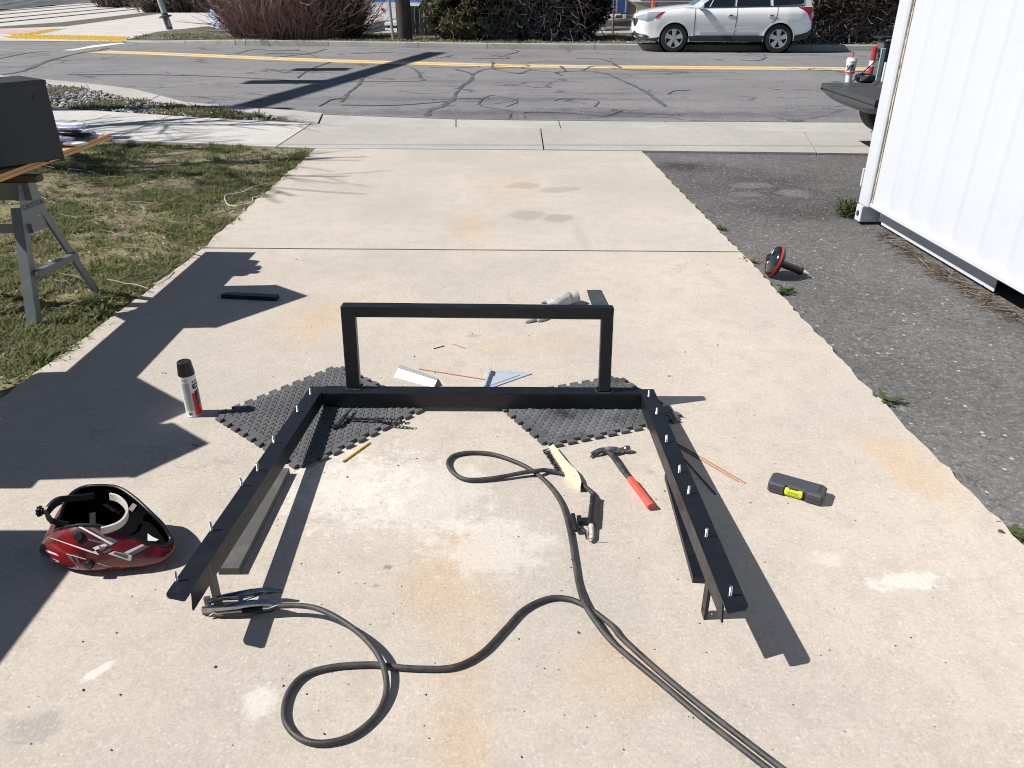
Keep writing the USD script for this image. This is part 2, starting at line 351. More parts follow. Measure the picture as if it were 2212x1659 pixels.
_lp = ats([(245, 683), (340, 612), (437, 536.5)]); _l2 = ats([(438, 534.5), (560, 428), (682, 320.6)])
_rp = ats([(2212, 1175), (2010, 975), (1860, 820), (1720, 672), (1601, 545)]); _r2 = ats([(1599, 543), (1490, 434), (1386, 326.2)])
LEFT = [(-2.32, -4.0), (-2.27, 1.2)] + ats([(0, 862)]) + _lp
LEFT2 = _l2
RIGHT = [(1.83, -4.0), (1.75, 1.0)] + _rp
RIGHT2 = _r2
drive = thing("driveway", None, None, (0, 0, 0), kind="structure")
Lw, Rw = wobble(LEFT, 0.05, 0.006, 1), wobble(RIGHT, 0.05, 0.006, 2)
obj("concrete_slab", slab(Lw + Rw[::-1], -0.1, 0.0), "driveway_concrete", drive, smooth=False)
Lw2, Rw2 = wobble(LEFT2, 0.07, 0.008, 3), wobble(RIGHT2, 0.05, 0.006, 4)
obj("concrete_slab", slab(Lw2 + Rw2[::-1], -0.1, 0.0), "driveway_concrete_far", drive, smooth=False)
obj("joint_filling", bar((*ats([(439, 535.5)])[0], -0.012), (*ats([(1598, 544)])[0], -0.012), 0.03, 0.01), "joint_dirt", drive)

# pavement: slabs parted by joints
side = thing("sidewalk", None, None, (0, 9.5, 0), kind="structure")
sw_near = ats([(-420, 255), (240, 302), (597, 317), (680, 320), (1175, 323.5), (1765, 330), (2300, 336)])
sw_far = ats([(-420, 205), (115, 233), (370, 249.5), (680, 267), (985, 274), (1168, 277), (1437, 279), (1737, 284), (2300, 292)])
def lerp_at(pl, px):
    xs = [p[0] for p in pl]; ys = [p[1] for p in pl]
    return np.interp(px, xs, ys)
nearpx = [(-420, 255), (240, 302), (597, 317), (680, 320), (1175, 323.5), (1765, 330), (2300, 336)]
farpx = [(-420, 205), (115, 233), (370, 249.5), (680, 267), (985, 274), (1168, 277), (1437, 279), (1737, 284), (2300, 292)]
cuts = [(-420, -420), (-160, -30), (370, 240), (673, 597), (1168, 1175), (1737, 1765), (2300, 2300)]
for i in range(len(cuts) - 1):
    (fa, na), (fb, nb) = cuts[i], cuts[i + 1]
    e = 1.5
    fx = [fa + e] + [p[0] for p in farpx if fa + 5 < p[0] < fb - 5] + [fb - e]
    nx = [na + e] + [p[0] for p in nearpx if na + 5 < p[0] < nb - 5] + [nb - e]
    pts = ats([(x, lerp_at(farpx, x) + 0.6) for x in fx]) + ats([(x, lerp_at(nearpx, x)) for x in nx])[::-1]
    obj("pavement_slab", slab(pts, -0.1, [0.0, 0.004, 0.002, 0.0, 0.003, 0.0][i]), "sidewalk_concrete" if i < 3 else "sidewalk_worn", side, smooth=False)

# gutter pans along the near side of the road, and the road's edge
roadedge = [(93, 172), (197, 182), (287, 193), (343, 207), (400, 222), (497, 230), (633, 240), (703, 247), (985, 257), (1209, 260), (1437, 261.5), (1900, 264), (2500, 268)]
gin = [(100, 182), (213, 197), (277, 213), (320, 220), (417, 230), (500, 240), (613, 255), (690, 267)] + [(985, 274), (1209, 277.5), (1465, 279), (1737, 284), (2300, 292)]
kerb_n = thing("near_gutter", None, None, (0, 11, 0), kind="structure")
gcuts = [(-60, -60), (185, 195), (345, 322), (560, 560), (697, 688), (985, 985), (1207, 1212), (1437, 1455), (1900, 1880), (2300, 2300)]
for i in range(len(gcuts) - 1):
    (a0, b0), (a1, b1) = gcuts[i], gcuts[i + 1]
    re = [(-160, 148)] + roadedge; gi = [(-160, 150)] + gin
    ax = [a0 + 1.2] + [p[0] for p in re if a0 + 4 < p[0] < a1 - 4] + [a1 - 1.2]
    bxx = [b0 + 1.2] + [p[0] for p in gi if b0 + 4 < p[0] < b1 - 4] + [b1 - 1.2]
    pts = ats([(x, lerp_at(re, x)) for x in ax]) + ats([(x, lerp_at(gi, x)) for x in bxx])[::-1]
    obj("gutter_slab", slab(pts, -0.1, -0.006 if i > 3 else 0.012), "gutter_concrete", kerb_n, smooth=False)

# road
RZ = -0.02
near_w = [(-60, 40), (-16, 19.5), (-12, 17.0)] + ats([(x, y + 0.3) for x, y in roadedge], RZ) + [(60, 7.0)]
kerbpx = [(267, 89.5), (332, 93.6), (531, 97.8), (709, 100.4), (811, 102), (903, 103.5), (1052, 105.6), (1106, 106), (1285, 107.6), (1518, 109.2), (1752, 110), (1843, 110), (2212, 111)]
kerbw = ats(kerbpx, RZ)
far_w = [(60, kerbw[-1][1] - 1.0)] + kerbw[::-1] + ats([(0, 87.5), (-300, 86)], RZ) + [(-90, 45)]
obj("road", slab(near_w + far_w, -0.12, RZ), "road_asphalt", kind="structure")

def strip(px, w, z0, z1, squash=True):
    """A painted or poured band that follows the line; px are points of the photograph on the road."""
    P = np.array(ats(px, z0)); L = LineString(P).buffer(w / 2, cap_style=2, join_style=2)
    return slab(L, z0, z1)
marks = thing("road_markings", None, None, (0, 19, 0), kind="structure")
yl = [(213, 111.7), (367, 117), (550, 124.8), (700, 130.7), (737, 132), (1071, 141.2), (1237, 143.8), (1475, 146), (1800, 148.6), (2300, 152.5)]
yw = np.array(ats(smooth_path(np.array([(a, b) for a, b in yl]), 4), RZ))
for s_ in (-1, 1):
    obj("yellow_line", slab(LineString(yw).parallel_offset(0.19 * s_, "left").buffer(0.155, cap_style=2), RZ + 0.0005, RZ + 0.004), "yellow_paint", marks, smooth=False)
    y2 = ats([(-200, 108.5), (0, 109.5), (205, 111.5)], RZ)
    obj("yellow_line", slab(LineString(y2).parallel_offset(0.16 * s_, "left").buffer(0.12, cap_style=2), RZ + 0.0005, RZ + 0.004), "yellow_faded", marks, smooth=False)
obj("stop_line", slab(ats([(133, 109), (160, 109), (192, 104), (272, 93.6), (258, 92.6), (200, 98.4), (167, 105)], RZ), RZ + 0.0005, RZ + 0.0045), "white_paint", marks, smooth=False)

Z2 = lambda pts: [(737.4 + x / 3.0, y / 3.0) for x, y in pts]
Z1 = lambda pts: [(x / 3.0, y / 3.0) for x, y in pts]
seams = [(Z2([(340, 418), (440, 435), (480, 455), (510, 485), (520, 510), (545, 520), (480, 527), (300, 530), (0, 532)]), .10), (Z2([(740, 450), (780, 460), (830, 475), (852, 492), (830, 530), (780, 560), (740, 615), (720, 645), (650, 690), (580, 715), (555, 750)]), .15),
         (Z2([(580, 440), (780, 440), (900, 430), (975, 432), (1100, 420), (1180, 420), (1218, 430), (1150, 440)]), .09), (Z2([(968, 395), (985, 412), (980, 432), (1000, 452), (1100, 470), (1160, 478), (1220, 458), (1390, 468), (1560, 460), (1700, 474), (1800, 515), (1880, 550), (1960, 590), (2010, 622), (2060, 660), (2100, 690)]), .13),
         (Z2([(850, 485), (900, 460), (980, 445), (1140, 440), (1230, 450)]), .1), (Z2([(1420, 430), (1440, 447), (1450, 465), (1395, 472), (1430, 492)]), .12), (Z2([(1560, 460), (1600, 440), (1640, 428), (1760, 426), (1812, 442), (1780, 425), (1740, 400), (1650, 380), (1530, 378)]), .12),
         (Z2([(1740, 440), (1800, 447), (1900, 457), (2000, 460), (2212, 472)]), .08), (Z2([(590, 362), (640, 374), (720, 360), (690, 371), (750, 377)]), .09), (Z2([(850, 380), (1080, 380), (1050, 366), (1010, 372)]), .08), (Z2([(135, 508), (110, 552), (40, 610), (0, 662)]), .11),
         (Z2([(760, 640), (920, 638), (980, 620), (1140, 655), (1070, 692)]), .035), (Z2([(1380, 655), (1440, 642), (1660, 652), (1640, 692)]), .035), (Z2([(60, 347), (150, 346), (250, 343), (330, 342), (380, 347), (470, 352)]), .06), (Z2([(0, 682), (350, 684), (740, 655)]), .06),
         (Z2([(910, 640), (905, 690), (1085, 720), (1090, 765)]), .06), (Z2([(1190, 765), (1200, 730), (1470, 735), (1700, 755), (1810, 720)]), .05), (Z2([(2120, 610), (2160, 590), (2260, 585)]), .06), (Z1([(0, 487), (150, 461), (300, 400), (450, 360), (570, 335), (640, 327), (700, 314)]), .2),
         (Z1([(0, 380), (200, 342), (420, 330)]), .08), (Z1([(1540, 348), (1640, 322), (1780, 330), (1940, 325)]), .07), (Z1([(1770, 375), (1900, 360), (2020, 345), (2110, 320)]), .07), (Z1([(1720, 352), (1860, 345), (2000, 355), (2060, 370)]), .06),
         (Z1([(1930, 505), (2010, 450), (2140, 405)]), .07), (Z1([(2070, 690), (2140, 650), (2212, 640)]), .06), ([(1745, 151), (1760, 148), (1800, 153), (1830, 160)], .09), ([(1700, 148), (1745, 151), (1900, 157), (2100, 165)], .07), ([(1600, 130), (1640, 131), (1655, 124)], .07), ([(1100, 106.5), (1120, 112), (1090, 120)], .06), ([(150, 161), (420, 164), (700, 178)], .05)]
tar = thing("crack_sealing", None, None, (0, 17, 0), kind="structure")
for i, (px, w) in enumerate(seams):
    P = smooth_path(np.array(px), 3)
    P[1:-1] += rng.normal(0, 0.35, P[1:-1].shape) * [1.5, 0.4]
    W = np.array(ats(P, RZ)); r = np.random.default_rng(i)
    parts = [LineString(W[k:k + 2]).buffer(w / 2 * r.uniform(0.25, 0.75)) for k in range(len(W) - 1) if np.linalg.norm(W[k + 1] - W[k]) > 1e-3]
    obj("tar_seam", slab(shapely.union_all(parts).simplify(0.01), RZ + 0.001, RZ + 0.0052 + 0.0002 * i), "tar_seal", tar, smooth=False)

# far kerb: separate stones, then the verge and the lot behind it
kerb = thing("far_kerb", None, None, (0, 24, 0), kind="structure")
kx = [p[0] for p in kerbpx]
KH = lambda px: float(np.interp(px, [267, 330, 520, 3000], [0.0, 0.05, 0.125, 0.125]))
kcut = [267, 400, 531, 709, 903, 1052, 1285, 1518, 1752, 2000, 2400]
for a, b in zip(kcut[:-1], kcut[1:]):
    xs = np.unique(np.r_[a + 0.6, [x for x in kx if a + 2 < x < b - 2], b - 0.6])
    V = []
    for x in xs:
        p = at(x, lerp_at(kerbpx, x), RZ); q = at(x + 1, lerp_at(kerbpx, x + 1), RZ); t = (q - p) / np.linalg.norm(q - p); n = np.array([-t[1], t[0], 0]); h = KH(x) + 0.002
        for (o, z) in ((0.0, -0.1), (0.0, RZ + 0.01), (0.025, h - 0.02), (0.045, h), (0.17, h), (0.17, -0.1)):
            V.append(p + n * o + np.array([0, 0, z - RZ]))
    V = np.array(V); k = 6; F = []
    for i in range(len(xs) - 1):
        for j in range(k): F.append([i * k + j, (i + 1) * k + j, (i + 1) * k + (j + 1) % k, i * k + (j + 1) % k])
    F += [[0, 1, 2, 3], [0, 3, 4, 5]]; o = (len(xs) - 1) * k; F += [[o + 3, o + 2, o + 1, o], [o + 5, o + 4, o + 3, o]]
    obj("kerb_stone", (V, np.array(F)), "kerb_concrete", kerb, smooth=25)
kb = [tuple(np.array(p) + [0.03, 0.16]) for p in ats(kerbpx, RZ)]
VZ = 0.105
vb = ats([(283, 84), (310, 76), (340, 68), (400, 62), (470, 55)], 0.03)
verge = [tuple(p) for p in kb] + [(40, 22.5), (40, 29.5), (-7, 29.5), (-9, 36), (-13, 36)] + vb[::-1]
nb_ = Polygon(verge).buffer(0)
obj("verge", slab(nb_.intersection(sbox(-9.5, 0, 50, 60)), -0.1, VZ), "verge_soil", kind="structure")
# the verge falls to the pavement at its left end
lv = nb_.intersection(sbox(-40, 0, -9.5, 60)); lm = slab(lv, -0.1, VZ)
lm = lm.subdivide().subdivide()
top = lm.vertices[:, 2] > 0
lm.vertices[top, 2] = np.interp(lm.vertices[top, 0], [-13.5, -9.6], [0.02, VZ])
obj("verge_end", lm, "verge_soil", kind="structure")
obj("yard_paving", slab([(-9, 29.51), (45, 29.51), (60, 90), (-9, 90)], -0.1, 0.09), "lot_concrete", kind="structure")

fsw = ats([(-300, 86.4), (0, 87.8), (266, 89.6), (283, 84.2), (310, 76.2), (340, 68.2), (400, 62.2), (470, 55.2), (478, 40), (453, 19), (364, 27), (352, 29), (142, 57), (0, 62), (-300, 66)])
obj("far_sidewalk", slab(fsw, -0.1, 0.0), "far_concrete", kind="structure")
dirt = ats([(-300, 66), (0, 62), (142, 57), (352, 29), (364, 27), (453, 19), (453, 9), (350, 22.5), (133, 48), (0, 57), (-300, 61.5)])
obj("dirt_strip", slab(dirt, -0.1, -0.01), "verge_soil", kind="structure")
track = thing("railway_track", None, None, tuple(at(150, 40)), kind="structure")
obj("track_slab", slab(ats([(-300, 61.5), (0, 57), (133, 48), (350, 22.5), (453, 9), (453, -12), (348, 0), (167, 8), (0, 23), (-300, 40)]), -0.1, 0.0), "far_concrete", track, smooth=False)
for a, b in (((-150, 64), (450, 5)), ((-150, 54.5), (450, -1)), ((-150, 45), (450, -7)), ((-150, 37), (450, -11))):
    A, B = at(*a, 0.0), at(*b, 0.0)
    obj("rail", bar(A + [0, 0, 0.012], B + [0, 0, 0.012], 0.22, 0.03), "rail_steel", track)
# the stony bank behind the track
e0 = np.array(ats([(-400, 43), (0, 23), (167, 8), (348, 0), (453, -12), (560, -18), (700, -21)]))
V, F, m_ = [], [], 14
for i, p in enumerate(e0):
    d = np.array([-0.8, 1.0]) / 1.28
    for j in range(m_):
        q = p + d * j * 2.5
        z = 0.02 + 1.9 * (1 - math.exp(-j * 0.28)) + (0.35 * (meshkit.fbm(np.array([[q[0] * 0.4, q[1] * 0.4, 0]]), 3)[0] - 0.5) if j else 0)
        V.append([q[0], q[1], z])
for i in range(len(e0) - 1):
    for j in range(m_ - 1): F.append([i * m_ + j, (i + 1) * m_ + j, (i + 1) * m_ + j + 1, i * m_ + j + 1])
bank = tomesh((np.array(V), np.array(F))); bank = bank.subdivide().subdivide().subdivide()
bank.vertices[:, 2] += 0.16 * (meshkit.noise(np.asarray(bank.vertices) * 2.2, 5) - 0.5)
if bank.face_normals[:, 2].mean() < 0: bank.invert()
obj("stony_bank", bank, "ballast", kind="structure")
# tactile paving: two yellow bands that meet in a V, studded
M("tactile_red", (0.55, 0.38, 0.36), 0.7, var=0.4, vscale=3.0)
tac = thing("tactile_paving", None, None, tuple(at(150, 78)), kind="structure")
for px in ([(0, 80), (20, 83), (60, 84), (262, 89), (282, 80), (180, 77.6), (75, 76.2)], [(20, 74.2), (60, 71.5), (110, 63), (142, 62.4), (75, 75.2), (24, 77)]):
    P = ats(px, 0.0); obj("yellow_plate", slab(P, -0.05, 0.008), "tactile_yellow", tac, smooth=False)
    pl = poly(P); x0, y0, x1, y1 = pl.bounds; pts = []
    for ix in range(int((x1 - x0) / 0.13)):
        for iy in range(int((y1 - y0) / 0.13)):
            q = Point(x0 + ix * 0.13, y0 + iy * 0.13)
            if pl.contains(q): pts.append((q.x, q.y))
    obj("studs", cat_([trimesh.creation.cylinder(radius=0.03, height=0.012, sections=6).apply_translation([x, y, 0.013]) for x, y in pts]), "tactile_yellow", tac, kind="stuff", smooth=False)
obj("pink_plate", slab(ats([(-60, 65), (60, 64.2), (96, 63.6), (52, 70), (15, 73), (-60, 74)]), -0.05, 0.0045), "tactile_red", tac, smooth=False)

# lawn, stone strip and the asphalt pad
lawn_poly = poly([(-12, -4)] + [(x - 0.004, y) for x, y in Lw] + [(x - 0.004, y) for x, y in Lw2] + ats([(676, 320.3), (597, 317.5), (240, 302.5), (-420, 255.5)]))
obj("lawn", slab(lawn_poly, -0.1, -0.018), "lawn_soil", kind="structure")
padp = poly([(x + 0.003, y) for x, y in Rw] + [(x + 0.003, y) for x, y in Rw2] + ats([(1386, 326), (1765, 330.5), (2300, 336.5)]) + [(14, 7.5), (14, -4)])
pm = slab(padp, -0.1, -0.02); 
obj("asphalt_pad", pm, "pad_asphalt", kind="structure", smooth=False)
stone_poly = poly(ats([(-160, 150.5)] + gin[:8]) + ats([(690, 267.3), (680, 267), (370, 249.2), (115, 232.6), (-420, 204)]))
obj("stone_strip", slab(stone_poly, -0.1, -0.015), "verge_soil", kind="structure")

# stones of the strip, grass, straw: uncountable
def scatter(name, protos, mats, pts, scales, label, kindname="stuff", cat=None, tilt=0.0, seed=0):
    """A PointInstancer of small meshes."""
    r = np.random.default_rng(seed); p = numbered("/World", name)
    pi = UsdGeom.PointInstancer.Define(stage, p); tag(pi.GetPrim(), label, cat, None, "stuff")
    for i, (m, mt) in enumerate(zip(protos, mats)):
        usdkit.mesh(stage, f"{p}/prototypes/{name}_shape_{i:03d}", m, MATS[mt], smooth=False)
        pi.CreatePrototypesRel().AddTarget(f"{p}/prototypes/{name}_shape_{i:03d}")
    n = len(pts)
    pi.CreateProtoIndicesAttr([int(x) for x in r.integers(0, len(protos), n)])
    pi.CreatePositionsAttr([Gf.Vec3f(*map(float, q)) for q in pts])
    pi.CreateScalesAttr([Gf.Vec3f(float(s), float(s), float(s * r.uniform(0.7, 1.2))) for s in np.broadcast_to(scales, (n,))])
    qs = []
    for k in range(n):
        a = r.uniform(0, 2 * np.pi); q = trimesh.transformations.quaternion_multiply(trimesh.transformations.quaternion_about_axis(r.normal(0, tilt), [1, 0, 0]), trimesh.transformations.quaternion_about_axis(a, [0, 0, 1]))
        qs.append(Gf.Quath(*map(float, q)))
    pi.CreateOrientationsAttr(qs)
def sample_in(pl, n, r):
    x0, y0, x1, y1 = pl.bounds; out = []
    while len(out) < n:
        q = np.stack([r.uniform(x0, x1, n), r.uniform(y0, y1, n)], 1)
        ok = shapely.contains_xy(pl, q[:, 0], q[:, 1]); out += list(q[ok])
    return np.array(out[:n])
def stone_mesh(seed):
    r = np.random.default_rng(seed); q = r.normal(size=(14, 3)); q /= np.linalg.norm(q, axis=1, keepdims=True)
    return trimesh.convex.convex_hull(q * [1.0, 0.75, 0.6] * r.uniform(0.8, 1.1, (14, 1)))
M("stone_pale", (0.48, 0.47, 0.45), 0.85); M("stone_mid", (0.26, 0.26, 0.265), 0.85); M("stone_dark", (0.10, 0.10, 0.105), 0.8); M("stone_warm", (0.40, 0.35, 0.29), 0.85)
r_ = np.random.default_rng(11)
sp = sample_in(stone_poly.intersection(sbox(-14, 10.7, -3.2, 17)), 5200, r_)
dens = meshkit.noise(np.c_[sp * 0.9, np.zeros(len(sp))], 3)
sp = sp[((dens > 0.33) | (r_.random(len(sp)) < 0.25)) & (r_.random(len(sp)) < np.interp(sp[:, 0], [-5.5, -3.8], [1.0, 0.35]))]
scatter("strip_stones", [stone_mesh(i) for i in range(8)], ["stone_pale", "stone_mid", "stone_mid", "stone_dark", "stone_pale", "stone_mid", "stone_dark", "stone_warm"], np.c_[sp, np.full(len(sp), 0.0)], r_.uniform(0.018, 0.05, len(sp)), "grey and pale landscaping stones filling the strip beside the kerb", tilt=0.5, cat="stones")

def leaf_mat(name, c, trans=0.35, rough=0.55, var=0.5):
    g = Graph(); rnd = g("object_info").random
    rp = g("geometry").random_per_island
    col = g("hsv", hue=g("map_range", value=rp, from_min=0.0, from_max=1.0, to_min=0.47, to_max=0.53, clamp=True).result, saturation=g("map_range", value=rp, from_min=0.0, from_max=1.0, to_min=0.75, to_max=1.15, clamp=True).result,
            value=g("map_range", value=g.math("fract" if False else "fraction", g.math("multiply", rp, 7.3)), from_min=0.0, from_max=1.0, to_min=1.0 - var, to_max=1.0 + var, clamp=True).result, fac=1.0, color=c).color
    p = g("principled_bsdf", base_color=col, roughness=rough, specular_ior_level=0.3).BSDF
    t = g("translucent_bsdf", color=col).BSDF
    g.done(name, g("mix_closure", fac=trans, closure1=p, closure2=t).closure)
leaf_mat("grass_green", (0.30, 0.44, 0.085), 0.5); leaf_mat("grass_olive", (0.50, 0.52, 0.13), 0.5); leaf_mat("grass_dry", (0.34, 0.27, 0.16)); leaf_mat("straw", (0.52, 0.44, 0.30), 0.15)
leaf_mat("weed_green", (0.17, 0.30, 0.07), 0.5)
def tuft(seed, n, h, spread, lean=0.5, w=0.0035):
    r = np.random.default_rng(seed); V, F = [], []
    for i in range(n):
        a = r.uniform(0, 2 * np.pi); b = np.array([r.normal(0, spread), r.normal(0, spread), 0]); hh = h * r.uniform(0.5, 1.15); d = np.array([math.cos(a), math.sin(a), 0]); s = np.array([-d[1], d[0], 0]) * w * r.uniform(0.7, 1.4); ln = r.uniform(0.1, 1) * lean * hh
        k = len(V); V += [b - s, b + s, b + d * ln * 0.45 + [0, 0, hh * 0.62] + s * 0.8, b + d * ln * 0.45 + [0, 0, hh * 0.62] - s * 0.8, b + d * ln * 1.3 + [0, 0, hh * 0.95]]
        F += [[k, k + 1, k + 2], [k, k + 2, k + 3], [k + 3, k + 2, k + 4]]
    return trimesh.Trimesh(V, F, process=False)
r_ = np.random.default_rng(5)
def near_more(box_, n, r, y0):
    q = sample_in(lawn_poly.intersection(box_), n, r); return q[r.random(len(q)) < np.clip(1.25 - (q[:, 1] - y0) * 0.09, 0.3, 1)]
gp = near_more(sbox(-6.5, 2.2, -1.9, 9.2), 30000, r_, 3.5)
dn = meshkit.fbm(np.c_[gp * 1.9, np.zeros(len(gp))], 4, 2)
edge = np.exp(-np.abs(gp[:, 0] + 2.25) / 0.25)
keep = r_.random(len(gp)) < np.clip((dn - 0.43 - 0.10 * np.clip((gp[:, 0] + 4.2) / 1.5, 0, 1) * np.clip((gp[:, 1] - 5.0) / 1.5, 0, 1)) * 5.0 + 0.3 * edge + 0.12, 0.07, 1)
gp = gp[keep]
scatter("lawn_grass", [tuft(i, 24, 0.026, 0.030, 1.7, 0.003) for i in range(3)] + [tuft(10 + i, 24, 0.018, 0.032, 2.2, 0.003) for i in range(3)] + [tuft(20, 18, 0.020, 0.03, 1.8, 0.003), tuft(22, 26, 0.045, 0.022, 1.3, 0.0034)],
        ["grass_green", "grass_green", "grass_olive", "grass_olive", "grass_olive", "grass_green", "grass_dry", "grass_green"], np.c_[gp, np.full(len(gp), -0.02)], r_.uniform(0.7, 1.35, len(gp)), "short patchy spring grass on the lawn left of the driveway", tilt=0.12, cat="grass", seed=3)
gp2 = sample_in(lawn_poly.intersection(sbox(-7.5, 2.0, -1.9, 8.6)), 15000, r_)
def chip(seed):
    r = np.random.default_rng(seed); n = 5; a = np.sort(r.uniform(0, 6.28, n)); q = np.c_[np.cos(a) * 1.0, np.sin(a) * 0.45, r.uniform(0.0, 0.35, n)]
    return trimesh.Trimesh(np.vstack([q, [0, 0, 0.25]]), [[i, (i + 1) % n, n] for i in range(n)], process=False)
scatter("leaf_litter", [chip(i) for i in range(6)], ["grass_dry", "straw", "grass_dry", "stone_warm", "grass_dry", "verge_soil"], np.c_[gp2, np.full(len(gp2), -0.008)], r_.uniform(0.006, 0.022, len(gp2)), "dead leaves and bark crumbs scattered through the lawn", tilt=0.4, cat="leaf litter", seed=8)
def stalk(seed):
    r = np.random.default_rng(seed); x = np.linspace(-0.5, 0.5, 6)
    return tube(np.c_[x, 0.06 * np.sin(x * r.uniform(2, 6) + r.uniform(0, 6)), 0.05 + 0.05 * r.random(6)], 0.012, 3)
gp3 = sample_in(lawn_poly.intersection(sbox(-7.5, 2.6, -2.1, 8.4)), 420, r_)
scatter("straw_stalks", [stalk(i) for i in range(6)], ["straw"] * 6, np.c_[gp3, np.full(len(gp3), 0.012)], r_.uniform(0.08, 0.34, len(gp3)), "pale dead stalks and twigs lying on the lawn", tilt=0.06, cat="dead stalks", seed=9)
gp4 = sample_in(stone_poly.intersection(sbox(-9, 10.7, -2.6, 14.5)), 1600, r_); gp4 = gp4[meshkit.noise(np.c_[gp4 * 1.3, np.zeros(len(gp4))], 9) > np.interp(gp4[:, 0], [-6, -3.5], [0.66, 0.3])]
scatter("strip_weeds", [tuft(30 + i, 14, 0.055, 0.035, 1.1, 0.005) for i in range(3)], ["grass_green", "grass_olive", "grass_dry"], np.c_[gp4, np.full(len(gp4), -0.01)], r_.uniform(0.6, 1.4, len(gp4)), "low weeds growing among the stones of the kerb strip", tilt=0.1, cat="weeds", seed=12)
gp5 = sample_in(nb_.intersection(sbox(-13.5, 23, 14, 29)), 5000, r_); dd = meshkit.fbm(np.c_[gp5 * 0.9, np.zeros(len(gp5))], 3, 6); gp5 = gp5[dd > 0.47]
scatter("verge_grass", [tuft(40 + i, 10, 0.07, 0.07, 1.2, 0.01) for i in range(2)] + [tuft(45, 8, 0.05, 0.08, 1.6, 0.012)], ["grass_green", "grass_olive", "grass_dry"], np.c_[gp5, np.interp(gp5[:, 0], [-13.5, -9.6], [0.02, VZ])], r_.uniform(0.6, 1.3, len(gp5)), "rough grass and dead stems on the verge behind the far kerb", tilt=0.1, cat="grass", seed=13)
gp6 = sample_in(nb_.intersection(sbox(-13.5, 23, 14, 27)), 4000, r_)
scatter("verge_litter", [chip(i + 20) for i in range(4)], ["stone_warm", "straw", "stone_mid", "stone_pale"], np.c_[gp6, np.interp(gp6[:, 0], [-13.5, -9.6], [0.03, VZ + 0.01])], r_.uniform(0.02, 0.07, len(gp6)), "bark chips and small pale stones along the far verge", tilt=0.4, cat="bark chips", seed=14)
# ---------------------------------------------------------------- welded steel frame
def paint(name, col, rough=0.42, dust=0.25, dustcol=(0.16, 0.15, 0.14), metal=0.0, scr=0.0):
    g = Graph(); pos = g("geometry").position
    f = g.noise(pos, 14.0, 8.0, 0.7).fac
    c = g.mixc(g.math("multiply", g.ramp(f, 0.45, 0.8), dust), col, dustcol)
    if scr:
        m = g("mapping", mapping_type="point", vector=pos, scale=(30.0, 4.0, 10.0), rotation=(0.0, 0.0, 0.4)).vector
        c = g.mixc(g.math("multiply", g.ramp(g.noise(m, 6.0, 4.0, 0.7).fac, 0.66, 0.72), scr), c, (0.32, 0.31, 0.3))
    rr = g("map_range", value=f, from_min=0.3, from_max=0.7, to_min=rough - 0.06, to_max=rough + 0.14, clamp=True).result
    nb = g("bump", height=g.noise(pos, 260.0, 2.0).fac, strength=0.12, distance=0.001).normal
    g.done(name, g("principled_bsdf", base_color=c, roughness=rr, metallic=metal, specular_ior_level=0.4, normal=nb).BSDF)
paint("frame_black", (0.0075, 0.0085, 0.0125), 0.36, 0.22, (0.026, 0.026, 0.028), scr=0.12)
paint("steel_dusty", (0.085, 0.085, 0.084), 0.6, 0.7, (0.18, 0.175, 0.165), 0.0)
M("zinc", (0.72, 0.72, 0.72), 0.3, metal=1.0, var=0.4, vscale=120.0, col2=(0.45, 0.45, 0.46))
M("weld", (0.02, 0.02, 0.022), 0.5, bump=2.0, bscale=200.0)
def zr(y): return 0.2 - (y - 1.54) * 0.0835
def zl(y): return 0.183 - (y - 1.57) * 0.071
def onslope(px, py, fz):
    z = 0.15
    for _ in range(12):
        p = at(px, py, z); z = fz(p[1])
    return at(px, py, z)
fr = thing("welded_rack", "black welded angle-iron frame with two studded arms and an upright hoop", "steel frame", (-0.12, 2.3, 0))
def rail(far, near, outer, fz, studs):
    A, B = onslope(*far, fz), onslope(*near, fz)
    X = (B - A); Lr = np.linalg.norm(X); X /= Lr
    side = np.array([outer, 0, 0]); Y = side - X * (side @ X); Y /= np.linalg.norm(Y); Z = np.cross(X, Y)
    w, t = 0.062, 0.005
    sg = 1.0 if Z[2] > 0 else -1.0
    r = 0.024
    arc = [(Lr - r + r * math.sin(a), w - r + r * math.cos(a)) for a in np.linspace(0, math.pi / 2, 8)]
    pl = [(-0.055, 0), (Lr + 0.006, 0), (Lr + 0.008, 0.006)] + arc[::-1] + [(-0.055, w)]
    m = slab(poly(pl), -t if sg > 0 else 0, 0 if sg > 0 else t)
    obj("top_flange", place(m, X, Y, A), "frame_black", fr)
    vp = poly([(-0.055, 0), (Lr - 0.04, 0), (Lr - 0.028, -0.058), (-0.055, -0.058)])
    v = slab(vp, 0.0005, t + 0.0005)
    Zu = np.array([0, 0, 1.0]); Zu = Zu - X * (Zu @ X); Zu /= np.linalg.norm(Zu)
    v2 = place(v, X, Zu, A - Zu * (t + 0.0002))
    if v2.vertices[:, 0].mean() * outer < (A + X * Lr / 2)[0] * outer: v2.apply_translation(Y * (t + 0.001))
    obj("side_flange", v2, "frame_black", fr)
    up = Z * sg
    for (px, py) in studs:
        P = onslope(px, py, fz)
        h = 0.030
        prof = [(0.0038, 0.0)]
        for k in range(14): prof += [(0.0046, 0.002 * k + 0.001), (0.0037, 0.002 * k + 0.002)]
        prof += [(0.0036, h), (0.0008, h + 0.0012)]
        obj("threaded_stud", lathe(P, up, prof, 8), "zinc", fr)
        obj("weld_bead", lathe(P, up, [(0.007, 0.0), (0.006, 0.0015), (0.004, 0.002)], 8), "weld", fr)
    return A, B, X, Y
